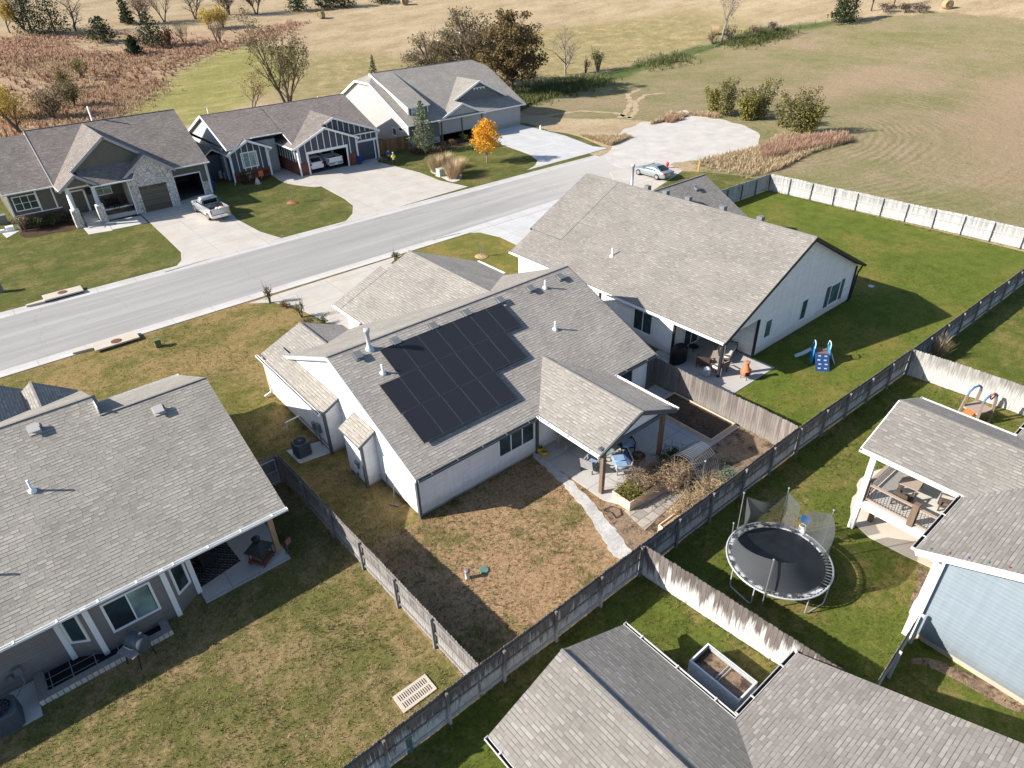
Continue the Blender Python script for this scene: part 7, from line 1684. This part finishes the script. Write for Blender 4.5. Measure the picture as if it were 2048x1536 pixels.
def turf(x0, x1, y0, y1, dens, kinds, seed, avoid, hh=.085):
    q = random.Random(seed); mb = MB(); n = int((x1-x0)*(y1-y0)*dens)
    for _ in range(n):
        x, y = q.uniform(x0, x1), q.uniform(y0, y1)
        if any(inside(a, x, y) for a in avoid): continue
        k = 2.0 if math.sin(x*1.3+y*.7+seed)+math.sin(x*.43-y*1.1) > 1.1 else 1.0; mi = 1 if q.random() < .5+.35*math.sin(x*.8+seed)*math.sin(y*.7+x*.3) else 0
        for j in range(3):
            a = q.uniform(0, 6.28); h_ = hh*q.uniform(.5,1.2)*(1+.35*(k-1)); b = Vector((x+q.gauss(0,.05), y+q.gauss(0,.05), .025)); sd = Vector((math.cos(a), math.sin(a), 0))*.016; tp = b+Vector((q.gauss(0,.045), q.gauss(0,.045), h_))
            mb.face([b-sd, b+sd, tp], mi)
    o = mb.build('lawn_grass', [LM[k] for k in kinds]); tag(o, None, None, None, 'stuff')
for k_, a_, b_, c_ in (('t_green', (.055,.08,.014), (.10,.125,.026), (.15,.165,.04)), ('t_lush', (.05,.085,.012), (.085,.125,.02), (.13,.165,.035)), ('t_dry', (.26,.18,.085), (.34,.24,.125), (.44,.33,.19)), ('t_rust', (.27,.15,.075), (.37,.215,.11), (.46,.30,.175))): LM[k_] = leafmat('turf_'+k_[2:], a_, b_, c_, .3)
AV = [pxpoly([(573,903),(640,884),(664,906),(600,929)]), rect(-60,23.1,5.6,43.6), rect(-4.7,22.3,.3,24), rect(-6.5,21.9,-4.5,24), rect(10.5,21.35,28.4,39), rect(10.4,24.9,11.6,37), rect(18.8,14.5,29.1,21.5), rect(16.4,12.2,29.1,15.5), pxpoly([(1050,905),(1085,903),(1165,984),(1250,1085),(1268,1115),(1225,1112),(1140,990)]), rect(30.8,17.5,36.2,24.1), rect(36.1,19.2,49,39), rect(32,23,49,39), rect(6.8,-12,13.3,10.1), rect(11,-9,17,5.2), rect(14.3,5.6,15.6,7.8), rect(22.2,-12,42,3.3), pxpoly([(1716,985),(1700,1000),(1702,1058),(1853,1135),(1990,1190),(2040,1000),(1800,930),(1712,965)]), rect(8.2, 11.9, 10.2, 13.0), pxpoly([(795,1400),(845,1355),(870,1380),(815,1425)])]
turf(-11, 7.5, 12.4, 23.9, 42, ('t_green', 't_dry'), 1, AV); turf(5.7, 11.4, 24, 50, 14, ('t_green', 't_dry'), 2, AV)
turf(8.1, 22, 12.4, 21.3, 46, ('t_green', 't_rust'), 3, AV); turf(-2, 16.6, 1, 11.9, 30, ('t_lush', 't_green'), 4, AV); turf(16.9, 41, 2, 11.8, 26, ('t_lush', 't_green'), 5, AV); turf(29.3, 60, 12.3, 33, 9, ('t_lush', 't_green'), 6, AV, .09); turf(8.1, 11.4, 21.3, 28, 30, ('t_green', 't_dry'), 7, AV); turf(41.5, 62, 1, 11.5, 9, ('t_lush', 't_green'), 8, AV)
turf(-12, 16, 40, 50.6, 9, ('t_green', 't_dry'), 9, AV)

def edge_growth(lines, kinds, seed, dens=9, hmin=.1, hmax=.28, wd=.22):
    q = random.Random(seed); mb = MB()
    for a, b in lines:
        a, b = Vector((*a, .02)), Vector((*b, .02)); n = int((b-a).length*dens)
        for _ in range(n):
            u = q.random(); p = a.lerp(b, u)+Vector((q.gauss(0, wd*.5), q.gauss(0, wd*.5), 0))
            if math.sin(p.x*1.7+seed)+math.sin(p.y*1.3+p.x*.4) < q.uniform(-1.5, 1.5): continue
            for j in range(5):
                an = q.uniform(0, 6.28); sd = Vector((math.cos(an), math.sin(an), 0))*.014; bb = p+Vector((q.gauss(0,.04), q.gauss(0,.04), 0)); mb.face([bb-sd, bb+sd, bb+Vector((q.gauss(0,.07), q.gauss(0,.07), q.uniform(hmin, hmax)))], 1 if q.random() < .45 else 0)
    tag(mb.build('lawn_grass', [LM[k] for k in kinds]), None, None, None, 'stuff')
edge_growth([((-3,12.35),(16.6,12.35)),((-3,11.85),(16.6,11.85)),((16.8,11.85),(41,11.6)),((29.3,12.35),(60,12.2)),((7.4,13),(7.5,28)),((8.1,13),(7.9,28)),((28.95,12.6),(28.95,15.4)),((29.3,12.6),(29.3,17.5)),((16.5,11.6),(17.2,4)),((17.0,11.6),(17.7,4)),((11.5,21.2),(18.8,21.2)),((11.3,21.3),(11.3,25)),((10.4,29.6),(10.4,36)),((36.2,19.1),(48.6,19.1)),((68.2,13),(68.3,38)),((41.1,4),(41.1,11.4)),((10.5,25),(10.5,26.8)),((5.7,23),(5.7,27.3)),((22.1,-8),(22.1,3))], ('t_green','t_dry'), 11)

# ------------------------------------------------------------------ people on the dormer house lawn
def skin_mesh(name, verts, edges, m, parent, sub=1):
    me = bpy.data.meshes.new(name); me.from_pydata([v[:3] for v in verts], edges, []); me.materials.append(m)
    o = bpy.data.objects.new(name, me); COL.objects.link(o); o.parent = parent
    md = o.modifiers.new('skin', 'SKIN'); md.use_smooth_shade = True
    for i, v in enumerate(verts): r_ = v[3]; me.skin_vertices[0].data[i].radius = (r_, r_) if not isinstance(r_, tuple) else r_
    me.skin_vertices[0].data[0].use_root = True
    s = o.modifiers.new('sub', 'SUBSURF'); s.levels = sub; s.render_levels = sub; return o
SKIN = plain('skin', (.50, .30, .21), .5, var=.05)
def person(label, loc, rz, jacket, trousers, hair, cap=None, hold=None, h=1.76):
    t = thing('person', label, 'person', loc, rz); k = h/1.76; V = lambda *a: (a[0]*k, a[1]*k, a[2]*k, a[3]*k)
    v = [V(0,0,.95,.13), V(0,.0,1.2,.12), V(0,0,1.42,.12), V(0,.01,1.53,.055), V(0,.02,1.64,.095), V(0,.03,1.70,.085)]; e = [(0,1),(1,2),(2,3),(3,4),(4,5)]
    for s in (-1, 1):
        b = len(v); v += [V(s*.2,0,1.40,.06), V(s*.25,.05,1.14,.045), V(s*.14,.30,1.08,.035), V(s*.10,.37,1.08,.03)]; e += [(2,b),(b,b+1),(b+1,b+2),(b+2,b+3)]
        for f in range(5):
            i = len(v); fx = s*(.10-.018*(f-2)*(-s)*s); ln = (.05,.075,.085,.08,.06)[f]
            v += [V(s*.10+(f-2)*.017,.40,1.085,.009), V(s*.10+(f-2)*.019,.40+ln,1.07,.007)]; e += [(b+3,i),(i,i+1)]
        b = len(v); v += [V(s*.09,0,.86,.09), V(s*.10,.02,.48,.06), V(s*.11,-.02,.09,.042), V(s*.12,.14,.04,.038)]; e += [(0,b),(b,b+1),(b+1,b+2),(b+2,b+3)]
    body = skin_mesh('body', v, e, SKIN, t)
    v = [V(0,0,.92,.155), V(0,0,1.2,.15), V(0,0,1.41,.14), V(0,.0,1.48,.075)]; e = [(0,1),(1,2),(2,3)]
    for s in (-1, 1): b = len(v); v += [V(s*.2,0,1.40,.08), V(s*.25,.05,1.14,.062), V(s*.15,.28,1.08,.05)]; e += [(2,b),(b,b+1),(b+1,b+2)]
    skin_mesh('jacket', v, e, jacket, t)
    v = [V(0,0,.94,.14)]; e = []
    for s in (-1, 1): b = len(v); v += [V(s*.09,0,.84,.105), V(s*.10,.02,.48,.078), V(s*.11,-.02,.12,.06)]; e += [(0,b),(b,b+1),(b+1,b+2)]
    skin_mesh('trousers', v, e, trousers, t)
    for s in (-1, 1): mb = MB(); mb.ball((s*.115*k,.06*k,.045), .055, .14, .05, 10, 6); mb.build('shoe', M['white'] if cap else M['black_trim'], t)
    mb = MB(); mb.ball((0,.0,1.70*k), .10*k, .115*k, .09*k, 12, 7); mb.build('hair', hair, t)
    mb = MB(); mb.ball((0,.135*k,1.655*k), .018, .022, .022, 8, 5); mb.ball((-.035*k,.118*k,1.68*k), .012, .008, .01, 6, 4); mb.ball((.035*k,.118*k,1.68*k), .012, .008, .01, 6, 4); mb.obox((0,.122*k,1.61*k), (.025,0,0), (0,.006,0), (0,0,.006)); mb.build('face', SKIN, t)
    if cap: mb = MB(); mb.lathe([(.12,0),(.115,.05),(.07,.11),(.02,.125)], (0,0,1.69*k), 14); mb.obox((0,.15*k,1.70*k), (.08,0,0), (0,.06,0), (0,0,.008)); mb.build('cap', cap, t)
    return t
hv = NT('hi_vis_vest'); sp_ = hv.n('ShaderNodeSeparateXYZ'); hv.l(hv.co(), sp_.inputs[0]); bd = hv.math('LESS_THAN', hv.math('ABSOLUTE', hv.math('SUBTRACT', sp_.outputs[2], 1.12)), .035); M['hivis'] = hv.done(hv.mix(bd, (.50,.72,.03), (.6,.6,.58)), .7)
p1, p2 = P(779, 326, .03), P(789, 333, .03); d_ = math.atan2((p2-p1).y, (p2-p1).x)
person('person in a blue jacket and dark trousers holding papers, facing another', p1, d_-PI/2, plain('blue_jacket', (.015,.09,.36), .7), plain('dark_trousers', (.015,.016,.02), .8), plain('dark_hair', (.03,.02,.015), .7))
person('person in a yellow safety vest and pale cap, facing another', p2, d_+PI/2, M['hivis'], bpy.data.materials['dark_trousers'], bpy.data.materials['dark_hair'], plain('pale_cap', (.62,.40,.32), .7))
m_ = (p1+p2)/2; mb = MB(); mb.obox((0,0,1.1), (.11,0,0), (0,.15,.03), (0,0,.004)); single('paper_sheet', 'white paper held between the two people', 'paper', mb, M['white'], p1+Vector((math.cos(d_)*.42, math.sin(d_)*.42, .02)), d_-PI/2)
